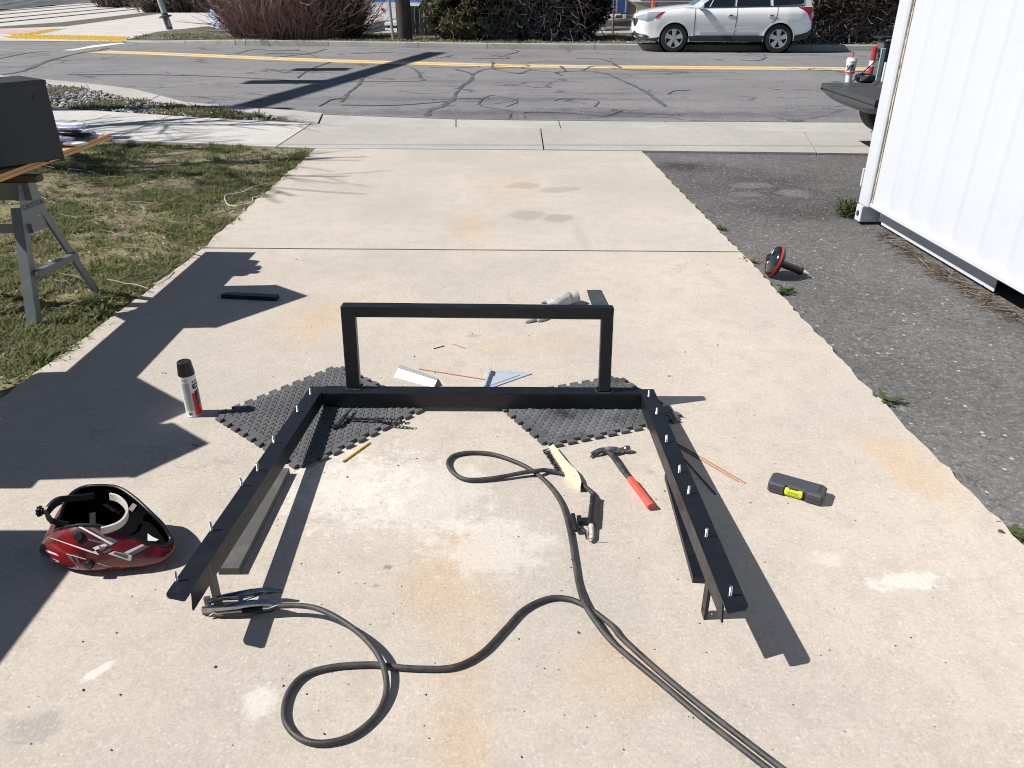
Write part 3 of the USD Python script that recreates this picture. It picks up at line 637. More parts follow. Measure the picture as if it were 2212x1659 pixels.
RA, RB, RX, RY = rail((1385.5, 851.4), (1569, 1318), 1.0, zr, [(1401, 857), (1418, 895), (1439, 955), (1467, 1021), (1487, 1067), (1525, 1160), (1577, 1287)])
LA, LB, LX, LY = rail((694, 846), (402, 1292), -1.0, zl, [(671, 852), (643, 890), (592, 957), (557, 1017), (522, 1050), (457, 1146), (382, 1255)])
zb = 0.087
A = at(694, 848, zb); B = at(1386, 851.5, zb); yv = (B - A)[1] / (B - A)[0]
obj("cross_beam_top", bar((A[0] + .001, A[1] + .031, zb - .0025), (B[0] - .001, B[1] + .031, zb - .0025), 0.062, 0.005, 0.001), "frame_black", fr)
obj("cross_beam_face", bar((A[0] + .001, A[1] - .0005, 0.052), (B[0] - .001, B[1] - .0005, 0.052), 0.005, 0.064, 0.001), "frame_black", fr)
# upright hoop of square tube, leaning a little away
h0l, h0r = at(748, 841.5, zb), at(1319, 849, zb)
yb = (h0l[1] + h0r[1]) / 2
TL, TR = aty(736, 661, yb + .055), aty(1327, 667, yb + .055)
bw = 0.05
lean = (TR[1] - yb) / (TR[2] - zb)
d = bw / 2
def hp(p, dx, dz): return np.array([p[0] + dx, p[1] + bw * 0.4, p[2] + dz])
pl0, pl1 = hp(h0l, 0.029, 0), hp(TL, 0.026, -0.002)
pr0, pr1 = hp(h0r, -0.026, 0), hp(TR, -0.026, -0.002)
obj("hoop_post", bar(pl0, pl1, 0.058, 0.04, 0.004, up=(0, 1, 0)), "frame_black", fr)
obj("hoop_post", bar(pr0, pr1, 0.05, 0.04, 0.004, up=(0, 1, 0)), "frame_black", fr)
obj("hoop_bar", bar(hp(TL, 0, -0.024), hp(TR, 0, -0.024), 0.042, 0.052, 0.005), "frame_black", fr)
for p in (pl0, pr0):
    obj("weld_seam", tube(smooth_path(np.array([p + [a * .03, b * .023, 0.002] for a, b in ((-1, -1), (0, -1.05), (1, -1), (1, 1), (-1, 1), (-1, -1))]), 6), 0.004 + 0.001 * rng.random(31), 6), "weld", fr)
for p in (RA, LA):
    obj("weld_seam", tube([p + [0, 0, -.055], p + [0, -.002, -.03], p + [0, 0, -.004]], [0.004, 0.005, 0.003], 6), "weld", fr)
# short front legs: flat bar with a hole
def leg(x, y0, ztop, name="leg"):
    pg = poly([(-0.018, 0), (0.018, 0), (0.018, ztop), (-0.018, ztop)]).difference(Point(0.004, 0.024).buffer(0.0065))
    obj(name, place(slab(pg, -0.005, 0.005), (0, 1, 0), (0, 0, 1), (x, y0, 0.0005)), "steel_dusty" if x < 0 else "frame_black", fr)
leg(0.556, 1.704, 0.178)
leg(-0.862, 1.742, 0.165)

# loose bars under the arms
b = poly([(-0.908, 1.879), (-0.843, 1.879), (-0.828, 2.436), (-0.893, 2.44)])
obj("steel_bar", slab(b, 0.0005, 0.026), "steel_dusty", label="dusty grey flat steel bar lying under the frame's left arm", cat="steel bar")
b = poly([(0.551, 1.842), (0.617, 1.835), (0.63, 2.40), (0.563, 2.403)])
obj("steel_bar", slab(b, 0.0005, 0.022), "frame_black", label="black flat steel bar lying under the frame's right arm", cat="steel bar")

# ---------------------------------------------------------------- interlocking floor mats
def mat_material(name, base, worn, spots, amt):
    g = Graph(); pos = g("geometry").position
    f = g.noise(pos, 7.0, 8.0, 0.65).fac
    c = g.mixc(g.math("multiply", g.ramp(f, 0.35, 0.7), amt), base, worn)
    for (cc, rr, ang, col, a) in spots: c = g.mixc(g.math("multiply", blob(g, pos, cc, rr, ang, soft=0.9, nscale=10.0, amt=0.5), a), c, col)
    f2 = g.noise(pos, 300.0, 3.0, 0.7).fac
    c = g.mixc(g.math("multiply", g.ramp(f2, 0.55, 0.75), 0.3), c, tuple(min(1, x * 1.7) for x in worn))
    nb = g("bump", height=f2, strength=0.3, distance=0.001).normal
    g.done(name, g("principled_bsdf", base_color=c, roughness=0.72, specular_ior_level=0.35, normal=nb).BSDF)
mat_material("mat_left", (0.085, 0.085, 0.089), (0.135, 0.134, 0.136), [((-1.03, 2.83), (0.03, 0.02), 0.0, (0.17, 0.15, 0.10), 0.7), ((-1.0, 2.9), (0.2, 0.14), 0.3, (0.07, 0.07, 0.072), 0.5)], 0.7)
mat_material("mat_right", (0.07, 0.07, 0.075), (0.15, 0.15, 0.156), [((0.42, 2.95), (0.16, 0.05), 0.1, (0.012, 0.012, 0.013), 0.95), ((0.22, 2.87), (0.09, 0.05), -0.6, (0.014, 0.014, 0.015), 0.85), ((0.5, 3.2), (0.14, 0.07), 0.3, (0.02, 0.02, 0.022), 0.7), ((0.3, 2.75), (0.2, 0.06), 0.3, (0.15, 0.148, 0.145), 0.4)], 0.8)
def teeth(L, n, h=0.023):
    """One side from (0,0) to (L,0) with dovetail tabs pointing to -y."""
    p = L / n; out = []
    for i in range(n):
        x = i * p
        out += [(x, 0), (x + p * 0.29, 0), (x + p * 0.19, -h), (x + p * 0.81, -h), (x + p * 0.71, 0)]
    return out
def floor_mat(c0, ang, Lx, Ly, nx, ny, material, label, curl, Yv=None):
    h = 0.023
    pts = teeth(Lx, nx, h)
    pts += [(Lx - y, x) for x, y in teeth(Ly, ny, h)]
    pts += [(Lx - x, Ly - y) for x, y in teeth(Lx, nx, h)]
    pts += [(y, Ly - x) for x, y in teeth(Ly, ny, h)]
    pg = poly(pts)
    t = thing("floor_mat", label, "floor mat", (c0[0], c0[1], 0))
    m = slab(pg, 0, 0.013)
    R = trimesh.transformations.rotation_matrix(ang, [0, 0, 1]); R[:2, 3] = c0; R[2, 3] = 0.0006
    if Yv is not None: R[:2, 1] = np.array(Yv) / Ly
    bm = []
    s = 0.0228
    inner = pg.buffer(-0.012)
    base = trimesh.creation.icosphere(subdivisions=1)
    keep = base.copy()
    hs = trimesh.Trimesh(base.vertices.copy(), base.faces[(base.vertices[base.faces][:, :, 2] > -0.35).all(1)], process=True)
    for i in range(int(Lx / s)):
        for j in range(int(Ly / s)):
            x, y = (i + 0.5) * s, (j + 0.5) * s
            if not inner.contains(Point(x, y)): continue
            q = hs.copy()
            if (i + j) % 2: q.vertices = q.vertices * [0.0078, 0.0128, 0.0046]
            else: q.vertices = q.vertices * [0.0145, 0.0036, 0.0032]
            q.apply_transform(trimesh.transformations.rotation_matrix(math.pi / 4, [0, 0, 1]))
            q.apply_translation([x, y, 0.0128]); bm.append(q)
    bm = cat_(bm)
    for k, (nm, me) in enumerate((("mat_sheet", m), ("tread_bumps", bm))):
        if nm == "mat_sheet": me = me.subdivide().subdivide() if False else me
        me.apply_transform(R)
        obj(nm, me, material, t, smooth=40, kind="stuff" if k else None)
floor_mat((-0.796, 2.475), math.atan2(0.471, 0.415), 0.615, 0.585, 10, 10, "mat_left", "black foam floor mat under the frame's left rear corner, chipping hammer on it", 0)
floor_mat((0.147, 2.635), math.atan2(0.209, 0.557), 0.592, 0.43, 10, 7, "mat_right", "black foam floor mat with sprayed patches under the frame's right rear corner", 0, (-0.215, 0.372))

# ---------------------------------------------------------------- spray can
M("can_white", (0.72, 0.72, 0.71), 0.3, var=0.15, vscale=30.0, col2=(0.6, 0.6, 0.6)); M("can_red", (0.50, 0.025, 0.022), 0.32); M("can_black", (0.012, 0.012, 0.013), 0.42); M("can_print", (0.32, 0.33, 0.33), 0.4, var=0.9, vscale=260.0, col2=(0.62, 0.62, 0.62))
M("can_steel", (0.6, 0.6, 0.6), 0.3, metal=1.0); M("can_photo", (0.02, 0.02, 0.022), 0.3, var=0.8, vscale=90.0, col2=(0.14, 0.12, 0.11)); M("print_orange", (0.65, 0.42, 0.30), 0.5)
cb = at(421, 894, 0.0)
can = thing("spray_can", "white, red and black spray paint can standing left of the left floor mat", "spray can", cb)
R0 = 0.0325
obj("body", lathe(cb, (0, 0, 1), [(0.0, 0.002), (R0 - 0.003, 0.002), (R0 - 0.001, 0.0), (R0 + 0.0006, 0.002), (R0 + 0.0006, 0.004), (R0, 0.006), (R0, 0.189), (R0 - 0.002, 0.194), (0.027, 0.199), (0.0, 0.2)], 40), "can_white", can)
obj("bottom_rim", lathe(cb, (0, 0, 1), [(R0 - 0.001, 0.0005), (R0 + 0.0012, 0.002), (R0 + 0.0012, 0.0045), (R0 - 0.001, 0.006)], 40), "can_steel", can)
obj("cap", lathe(cb, (0, 0, 1), [(R0 - 0.001, 0.189), (R0 + 0.0009, 0.1895), (R0 + 0.0007, 0.197), (0.0315, 0.212), (0.0285, 0.243), (0.0275, 0.2465), (0.026, 0.248), (0.021, 0.2477), (0.0205, 0.2465), (0.0, 0.2463)], 40), "can_black", can)
def wrap(m, z0, ang0, off=0.0004):
    """Bends a flat print (x along, y up) round the can; ang0 is the bearing of x = 0."""
    m = tomesh(m).copy(); m = m.subdivide_to_size(0.004, max_iter=8) if hasattr(m, "subdivide_to_size") else m
    v = np.asarray(m.vertices); a = ang0 + v[:, 0] / R0; r = R0 + off + np.clip(v[:, 2], 0, 0.0006)
    m.vertices = np.c_[cb[0] + r * np.cos(a), cb[1] + r * np.sin(a), cb[2] + z0 + v[:, 1]]; return m
def patch(w, h):
    m = slab([(0, 0), (w, 0), (w, h), (0, h)], 0, 0.0003); return m
a0 = math.atan2(-cb[1], -cb[0])            # bearing of the viewer's side
obj("red_panel", wrap(patch(0.052, 0.104), 0.008, a0 + 0.10), "can_red", can, smooth=True)
obj("photo_panel", wrap(patch(0.040, 0.060), 0.060, a0 + 0.52, 0.0009), "can_photo", can, smooth=True)
obj("text_block", wrap(patch(0.033, 0.128), 0.032, a0 - 1.0), "can_print", can, smooth=True)
obj("orange_strip", wrap(patch(0.030, 0.008), 0.170, a0 - 1.0), "print_orange", can, smooth=True)
obj("black_shield", wrap(slab(Polygon([(0, 0), (.044, 0), (.044, .022), (0, .022)]).buffer(-.004).buffer(.004), 0, .0003), 0.130, a0 + 0.36), "can_black", can, smooth=True)
obj("maker_lettering", wrap(meshkit.text_mesh("RUST-OLEUM", 0.0078, 0.0004, True), 0.158, a0 + 0.42), "can_black", can, smooth=False)
obj("lettering", wrap(meshkit.text_mesh("TRUCK BED", 0.0095, 0.0004, True), 0.1375, a0 + 0.44, 0.001), "can_white", can, smooth=False)
obj("lettering", wrap(meshkit.text_mesh("COATING", 0.0035, 0.0004), 0.120, a0 + 0.75), "can_black", can, smooth=False)
obj("small_lettering", wrap(meshkit.text_mesh("SUPERIOR", 0.003, 0.0004), 0.050, a0 + 0.75, 0.0012), "can_white", can, smooth=False)
obj("small_lettering", wrap(meshkit.text_mesh("PROTECTION", 0.003, 0.0004), 0.040, a0 + 0.75, 0.0012), "can_white", can, smooth=False)
obj("barcode", wrap(cat_([slab([(x, 0), (x + .0008, 0), (x + .0008, .012), (x, .012)], 0, .0003) for x in np.arange(0, .016, .002)]), 0.012, a0 - 0.75), "can_black", can, smooth=False)

# ---------------------------------------------------------------- welding helmet, lying face down
M("helmet_red", (0.20, 0.009, 0.011), 0.22, var=1.0, vscale=13.0, col2=(0.03, 0.004, 0.005), coat=0.6); M("helmet_inside", (0.006, 0.006, 0.0065), 0.9, spec=0.0); M("helmet_grey", (0.10, 0.10, 0.10), 0.3); M("helmet_white", (0.62, 0.60, 0.57), 0.35); M("pad_cloth", (0.55, 0.51, 0.45), 0.9, var=0.5, vscale=40.0, col2=(0.38, 0.34, 0.3), bump=1.0, bscale=300.0)
M("plastic_black", (0.012, 0.012, 0.014), 0.38); M("print_dull_orange", (0.42, 0.20, 0.05), 0.6); M("print_grey", (0.33, 0.33, 0.34), 0.6)
HZ = lambda x, y, z: at(x / 5.0, 995.4 + y / 5.0, z)
rim = np.array([HZ(*p) for p in [(585, 770, .095), (650, 735, .12), (800, 702, .145), (950, 693, .15), (1100, 705, .145), (1250, 755, .13), (1430, 825, .108), (1600, 890, .083), (1750, 922, .064), (1828, 885, .06), (1838, 820, .066), (1770, 700, .095), (1620, 550, .13), (1450, 395, .155), (1270, 285, .17), (1050, 268, .175), (900, 285, .172), (780, 350, .165), (690, 470, .15), (630, 640, .12)]])
ring = smooth_path(np.vstack([rim, rim[:1]]), 5)[:-1]
hc = np.array([*at(188, 1231, 0.0)[:2], 0.0]) + [0.005, 0.012, 0]
def shell(off):
    V = []; T = np.linspace(0, 1, 15)
    cxy = ring[:, :2].mean(0)
    nrm = ring[:, :2] - cxy; nrm /= np.linalg.norm(nrm, axis=1, keepdims=True)
    for t in T:
        a = t * math.pi / 2
        s = math.cos(a) ** 0.55
        sh = t ** 1.2
        c = cxy * (1 - sh) + (hc[:2] + [0.0, 0.02]) * sh
        bulge = 0.050 * math.sin(min(a * 2.0, math.pi)) 
        xy = c + (ring[:, :2] - cxy) * s + nrm * (bulge - off * (1 if t < 0.97 else 0))
        z = ring[:, 2] * (1 - math.sin(a) ** 1.25) + (0.0015 + off) * t
        V.append(np.c_[xy, z])
    n = len(ring); V = np.vstack(V); k = len(T)
    i, j = np.meshgrid(np.arange(k - 1), np.arange(n), indexing="ij"); i, j = i.ravel(), j.ravel()
    return tomesh((V, np.stack([i * n + j, (i + 1) * n + j, (i + 1) * n + (j + 1) % n, i * n + (j + 1) % n], 1)))
out_, in_ = shell(0.0), shell(0.004); in_.invert()
hel = thing("welding_helmet", "red and black welding helmet lying on its face, headband sticking out", "welding helmet", hc)
obj("shell", out_, "helmet_red", hel, smooth=60)
obj("lining", in_, "helmet_inside", hel, smooth=60)
obj("rim", tube(np.vstack([ring, ring[:1]]) + [0, 0, 0.0], 0.0055, 8, cap=False), "plastic_black", hel)
rayer = trimesh.ray.ray_triangle.RayMeshIntersector(out_)
def onshell(pts, off=0.0012, mesh=rayer):
    o = np.tile(np.array([0, 0, EYE_H]), (len(pts), 1)); d = np.array([HZ(x, y, 0.0) for x, y in pts]) - o
    loc, ri, ti = mesh.intersects_location(o, d, multiple_hits=False)
    res = np.full((len(pts), 3), np.nan); res[ri] = loc
    un = -d / np.linalg.norm(d, axis=1, keepdims=True)
    return res + un * off
def decal(px, material, off, name="stripe"):
    """A printed shape laid on the shell, with its own thin edge."""
    pg = poly(px); m = trimesh.creation.extrude_polygon(pg, 1.0, engine="earcut")
    f = m.faces[np.abs(m.face_normals[:, 2] - 1) < 1e-3]; m = trimesh.Trimesh(m.vertices[:, :2] @ np.eye(2, 3), f, process=True)
    v, f = trimesh.remesh.subdivide_to_size(np.asarray(m.vertices), m.faces, 45.0)
    p = onshell(v[:, :2], off); ok = ~np.isnan(p).any(1)
    f = f[ok[f].all(1)]
    if len(f) == 0: return
    used = np.unique(f); rm = -np.ones(len(p), int); rm[used] = np.arange(len(used))
    obj(name, trimesh.Trimesh(p[used], rm[f], process=False), material, hel, smooth=True)
for px in ([(960, 725), (1010, 720), (1270, 870), (1230, 900)], [(860, 1020), (720, 1000), (740, 1050), (840, 1150), (770, 1030)], [(1400, 1000), (1560, 915), (1620, 925), (1440, 1020)], [(940, 840), (1230, 900), (1200, 920), (960, 860)], [(800, 1170), (850, 1180), (880, 1130), (820, 1030), (800, 1030), (850, 1130)]): decal(px, "helmet_grey", 0.0010)
for px in ([(820, 700), (860, 702), (1225, 895), (1195, 908)], [(530, 828), (545, 830), (1020, 985), (1010, 975), (1030, 970), (1075, 1020), (960, 985)], [(488, 955), (600, 1000), (585, 985), (640, 1032), (490, 980)], [(710, 1000), (930, 1060), (925, 1067), (715, 1008)], [(770, 1020), (785, 1020), (835, 1150), (820, 1168), (700, 1145), (580, 1110), (585, 1118), (700, 1158), (830, 1172), (845, 1150)],
           [(475, 1025), (600, 1065), (640, 1085), (635, 1098), (560, 1085), (470, 1030), (560, 1075), (622, 1088), (600, 1075)], [(1000, 940), (1060, 915), (1085, 945), (1030, 965)], [(1070, 915), (1130, 895), (1165, 915), (1105, 940)], [(1165, 1005), (1230, 975), (1425, 1020), (1415, 1080), (1390, 1080)], [(1340, 990), (1530, 900), (1565, 912), (1380, 1005)], [(1050, 1100), (1205, 1148), (1195, 1150), (1045, 1108)]): decal(px, "helmet_white", 0.0014)
for px in ([(1060, 955), (1120, 925), (1150, 940), (1090, 975)], [(1105, 985), (1185, 945), (1215, 960), (1140, 1000)], [(1220, 1005), (1245, 985), (1385, 1018), (1375, 1060)]): decal(px, "helmet_grey", 0.0019)
kn = onshell([(860, 815), (970, 1115)], 0.0)
for i, p in enumerate(kn):
    dd = np.array([-0.12, -0.85, 0.5 if i == 0 else 0.05]); dd /= np.linalg.norm(dd)
    k = lathe(p - dd * 0.002, dd, [(0.0125, 0), (0.0135, 0.003), (0.0135, 0.009), (0.012, 0.012), (0.006, 0.0125), (0.0, 0.0125)], 22)
    rid = cat_([cyl(p + dd * 0.001 + 0.0132 * (math.cos(a) * frame_of(dd)[1] + math.sin(a) * frame_of(dd)[2]), p + dd * 0.010 + 0.0126 * (math.cos(a) * frame_of(dd)[1] + math.sin(a) * frame_of(dd)[2]), 0.0022, n=6) for a in np.arange(10) * 2 * math.pi / 10])
    K_ = obj("knob", k, "plastic_black", hel); Thing_k = Thing(K_.path, K_.loc); obj("grip_ridges", rid, "plastic_black", Thing_k, kind="stuff")
# headgear: ratchet band round the back, white sweatband at the brow
def band(pts, h, t, material, name, parent, drop=(0, 0, -1)):
    P = smooth_path(np.array(pts), 6); n = len(P); dr = np.asarray(drop, float); dr /= np.linalg.norm(dr)
    tt = np.gradient(P, axis=0); tt /= np.linalg.norm(tt, axis=1, keepdims=True); nn = np.cross(tt, dr); nn /= np.linalg.norm(nn, axis=1, keepdims=True)
    V = []
    for i in range(n):
        V += [P[i] + nn[i] * t / 2, P[i] - nn[i] * t / 2, P[i] - nn[i] * t / 2 + dr * h, P[i] + nn[i] * t / 2 + dr * h]
    F = []
    for i in range(n - 1):
        for k in range(4): F.append([i * 4 + k, i * 4 + (k + 1) % 4, (i + 1) * 4 + (k + 1) % 4, (i + 1) * 4 + k])
    F += [[3, 2, 1, 0], [(n - 1) * 4 + k for k in range(4)]]
    return obj(name, (np.array(V), np.array(F)), material, parent, smooth=40)
band([HZ(1010, 345, .185), HZ(880, 365, .19), HZ(700, 378, .19), HZ(600, 400, .19), HZ(525, 465, .185), HZ(495, 545, .175), HZ(545, 610, .165), HZ(650, 645, .155), HZ(740, 665, .15)], 0.022, 0.004, "plastic_black", "headband", hel)
band([HZ(650, 385, .195), HZ(575, 425, .193), HZ(510, 490, .188), HZ(490, 545, .18), HZ(540, 605, .172)], 0.026, 0.009, "plastic_black", "ratchet_housing", hel)
kp = HZ(470, 545, .165)
obj("ratchet_knob", [lathe(kp, (-1, -0.15, -0.05), [(0.010, 0), (0.010, 0.006), (0.014, 0.007), (0.014, 0.016), (0.011, 0.018), (0, 0.018)], 16), cat_([cyl(kp + np.array([-0.008, 0.0145 * math.cos(a), 0.0145 * math.sin(a)]), kp + np.array([-0.016, 0.0145 * math.cos(a), 0.0145 * math.sin(a)]), 0.003, n=6) for a in np.arange(8) * math.pi / 4])], "plastic_black", hel)
band([HZ(1185, 350, .178), HZ(1270, 375, .178), HZ(1345, 440, .176), HZ(1372, 520, .172), HZ(1345, 600, .166), HZ(1270, 665, .16), HZ(1160, 705, .158), HZ(1090, 720, .156)], 0.024, 0.007, "pad_cloth", "sweatband", hel, drop=(-0.15, 0, -1))
obj("strap", bar(HZ(1000, 560, .15), HZ(1000, 690, .14), 0.017, 0.002), "plastic_black", hel)
obj("lens_cover", slab(Polygon([tuple(HZ(x, y, .04)[:2]) for x, y in [(1600, 800), (1680, 745), (1740, 770), (1760, 850), (1690, 885), (1600, 880)]]), 0.045, 0.047), "helmet_white", hel)
rin = trimesh.ray.ray_triangle.RayMeshIntersector(in_)
def inside_print(px, material, name):
    p = onshell(px, 0.002, rin)
    if np.isnan(p).any(): return
    obj(name, trimesh.Trimesh(p, [[0, 1, 2], [0, 2, 3]], process=False), material, hel, smooth=False, label=None)
inside_print([(1435, 455), (1480, 480), (1430, 550), (1385, 520)], "print_grey", "warning_label")
inside_print([(1105, 470), (1125, 462), (1240, 540), (1225, 552)], "print_grey", "warning_label")
for q in range(7):
    x = 1155 + q * 22; y = 458 + q * 14
    inside_print([(x, y), (x + 13, y + 8), (x - 2, y + 42), (x - 15, y + 34)], "print_dull_orange", "printed_letter")

# ---------------------------------------------------------------- welding leads, ground clamp, electrode holder
M("cable_rubber", (0.030, 0.030, 0.030), 0.58, var=0.6, vscale=22.0, col2=(0.085, 0.082, 0.078), bump=0.5, bscale=120.0)
M("chrome_dark", (0.42, 0.43, 0.45), 0.16, metal=1.0, var=0.6, vscale=40.0, col2=(0.14, 0.13, 0.12)); M("jaw_steel", (0.22, 0.19, 0.17), 0.45, metal=0.8, var=0.7, vscale=60.0, col2=(0.1, 0.08, 0.07)); M("copper", (0.55, 0.26, 0.14), 0.4, metal=0.8, var=0.5, vscale=90.0, col2=(0.35, 0.17, 0.1)); M("ceramic", (0.62, 0.56, 0.47), 0.6, var=0.6, vscale=70.0, col2=(0.4, 0.34, 0.26))
c1 = [(600, 1309, .036), (640, 1308, .040), (680, 1313, .045), (722, 1331, .048), (770, 1363, .046), (805, 1398, .040), (827, 1437, .030), (835, 1490, .016), (815, 1542, .009), (764, 1587, .009), (703, 1605, .009), (652, 1597, .009), (620, 1566, .009), (614, 1530, .009), (628, 1488, .009), (662, 1456, .009), (722, 1440, .009), (800, 1435, .010), (830, 1438, .010), (900, 1444, .009), (980, 1441, .009), (1040, 1411, .009), (1090, 1360, .009), (1130, 1318, .009), (1180, 1294, .009), (1225, 1293, .009), (1268, 1311, .012), (1320, 1350, .009), (1345, 1380, .009), (1425, 1452, .009), (1510, 1522, .009), (1600, 1592, .009), (1700, 1668, .009), (1790, 1735, .009)]
c2 = [(1284, 1076, .016), (1277, 1062, .014), (1262, 1050, .010), (1245, 1037, .009), (1215, 1023, .010), (1180, 1016, .014), (1160, 1017, .022), (1130, 1021, .018), (1065, 1033, .012), (1010, 1036, .010), (980, 1022, .009), (968, 1001, .009), (979, 985, .009), (1012, 978, .009), (1062, 981, .009), (1112, 997, .009), (1152, 1018, .009), (1186, 1048, .009), (1214, 1090, .009), (1230, 1145, .009), (1240, 1205, .009), (1249, 1260, .009), (1262, 1303, .020), (1285, 1340, .020), (1318, 1382, .010), (1360, 1420, .009), (1430, 1478, .009), (1510, 1545, .009), (1600, 1615, .009), (1690, 1685, .009), (1760, 1742, .009)]
P1 = smooth_path(np.array([at(*p) for p in c1]), 7); P2 = smooth_path(np.array([at(*p) for p in c2]), 7)
clampT = thing("ground_clamp", "dark chrome spring ground clamp gripping the frame's left leg, with cable", "ground clamp", at(520, 1310))
obj("cable", tube(P1, 0.0082, 12), "cable_rubber", clampT, smooth=True)
holderT = thing("electrode_holder", "black electrode holder with copper-coloured jaw and looping black cable", "electrode holder", at(1282, 1120))
obj("cable", tube(P2, 0.0082, 12), "cable_rubber", holderT, smooth=True)
def arm(pts, ws, hs, zs):
    """A pressed-steel handle: flat-bottomed, rounded on top, narrowing along its run."""
    P = smooth_path(np.array([at(px, py, z) for (px, py), z in zip(pts, zs)]), 5); n = len(P); W = np.interp(np.linspace(0, 1, n), np.linspace(0, 1, len(ws)), ws); H = np.interp(np.linspace(0, 1, n), np.linspace(0, 1, len(hs)), hs)
    t = np.gradient(P, axis=0); t /= np.linalg.norm(t, axis=1, keepdims=True); s = np.cross(t, [0, 0, 1]); s /= np.linalg.norm(s, axis=1, keepdims=True)
    sec = [(-1, -1), (-1, 0.2), (-0.75, 0.75), (0, 1), (0.75, 0.75), (1, 0.2), (1, -1)]
    V = np.vstack([[P[i] + s[i] * a * W[i] + np.array([0, 0, b_ * H[i]]) for a, b_ in sec] for i in range(n)]); k = len(sec); F = []
    for i in range(n - 1):
        for j in range(k): F.append([i * k + j, i * k + (j + 1) % k, (i + 1) * k + (j + 1) % k, (i + 1) * k + j])
    m = tomesh((V, np.array(F)))
    caps = [[0, j + 1, j] for j in range(1, k - 1)] + [[(n - 1) * k, (n - 1) * k + j, (n - 1) * k + j + 1] for j in range(1, k - 1)]
    return cat_([m, trimesh.Trimesh(V, caps, process=False)])
obj("upper_handle", [arm([(447, 1300), (480, 1290), (515, 1285), (545, 1279), (580, 1275), (612, 1277)], [.007, .008, .013, .011, .009, .004], [.006, .007, .008, .008, .007, .003], [.034, .036, .037, .039, .041, .040])], "chrome_dark", clampT)
obj("lower_handle", [arm([(437, 1316), (470, 1314), (510, 1309), (545, 1304), (580, 1305), (606, 1309)], [.006, .007, .011, .012, .011, .009], [.009, .009, .009, .009, .010, .009], [.025, .026, .029, .031, .032, .034])], "chrome_dark", clampT)
obj("jaw", [bar(at(437, 1321, .014), at(490, 1315, .016), 0.012, 0.022, 0.002), bar(at(441, 1299, .02), at(455, 1297, .02), 0.012, 0.03, 0.002)], "jaw_steel", clampT)
obj("pivot", cyl(at(520, 1292, .046), at(520, 1296, .020), 0.008, n=14), "chrome_dark", clampT)
obj("spring_wire", tube([at(520, 1300, .04), at(545, 1291, .043), at(575, 1281, .04)], 0.0018, 6), "chrome_dark", clampT)
obj("cable_sleeve", tube([at(470, 1327, .012), at(500, 1325, .014), at(540, 1322, .017), at(585, 1316, .026), at(603, 1309, .036)], [.006, .009, .0095, .0095, .0088], 12), "plastic_black", clampT)
obj("cable_strands", tube(np.array([at(452, 1331, .010), at(462, 1326, .013), at(472, 1329, .012), at(490, 1326, .014)]), [.003, .006, .004, .006], 7), "jaw_steel", clampT)
hA, hB = at(1283.5, 1073, .016), at(1277.6, 1135, .016); hd = (hB - hA) / np.linalg.norm(hB - hA)
hl = np.linalg.norm(hB - hA)
obj("grip", lathe(hA, hd, [(0.009, -0.006), (0.0150, 0.0), (0.0150, 0.008), (0.0142, 0.010), (0.0142, hl * 0.36), (0.0135, hl * 0.365), (0.0150, hl * 0.38), (0.0148, hl * 0.95), (0.0138, hl), (0.008, hl + 0.001)], 14), "plastic_black", holderT, smooth=20)
obj("jaw_tip", tube([hB, hB + hd * 0.03, at(1278, 1160, .014), at(1275, 1169, .011)], [0.0095, 0.0095, 0.008, 0.004], 12), "ceramic", holderT)
obj("jaw_ring", lathe(at(1277, 1158, .014), hd, [(0.0085, -0.002), (0.0093, 0), (0.0085, 0.002)], 12), "copper", holderT)
obj("lever", [bar(at(1237, 1110, .026), at(1243, 1137, .020), 0.014, 0.013, 0.003), bar(at(1242, 1136, .018), at(1248, 1147, .016), 0.016, 0.014, 0.003)], "plastic_black", holderT)
obj("lever_arm", tube([at(1247, 1138, .018), at(1258, 1143, .018), at(1266, 1149, .017), at(1268, 1165, .014)], [.005, .0065, .006, .004], 8), "chrome_dark", holderT)
obj("spring_block", [bar(at(1248, 1125, .014), at(1272, 1124, .016), 0.02, 0.016, 0.003), bar(at(1246, 1121, .012), at(1256, 1121, .012), 0.022, 0.02, 0.003)], "plastic_black", holderT)
obj("welding_rod", tube([at(1272, 1166, .012), at(1270.5, 1166, .012) + [0, -0.002, 0.052]], 0.0017, 6), "copper", label="short stub of copper-brown welding rod held upright in the electrode holder's jaw", cat="welding rod")

# ---------------------------------------------------------------- claw hammer
M("hammer_steel", (0.28, 0.28, 0.285), 0.42, metal=0.9, var=0.6, vscale=50.0, col2=(0.13, 0.12, 0.115)); M("hammer_neck", (0.022, 0.022, 0.026), 0.5, var=0.6, vscale=35.0, col2=(0.09, 0.085, 0.09)); M("grip_red", (0.68, 0.085, 0.055), 0.7, var=0.5, vscale=40.0, col2=(0.52, 0.09, 0.065))
H5 = lambda x, y, z: at(1224 + x / 5.163, 936.4 + y / 5.163, z)
ham = thing("claw_hammer", "claw hammer with a red rubber grip between brush and right arm", "hammer", H5(600, 450, 0))
obj("face", [tube([H5(560, 185, .016), H5(620, 180, .016), H5(640, 178, .016)], [.008, .0085, .010], 14), tube([H5(638, 178, .016), H5(650, 176, .016), H5(695, 170, .016), H5(702, 169, .016)], [.010, .0135, .0138, .012], 18)], "hammer_steel", ham)
obj("head", [tube([H5(590, 185, .016), H5(560, 185, .017), H5(515, 190, .017), H5(470, 188, .017), H5(430, 182, .017)], [.009, .0135, .016, .0155, .012], 8, up=(0, 0, 1))], "hammer_steel", ham, smooth=25)
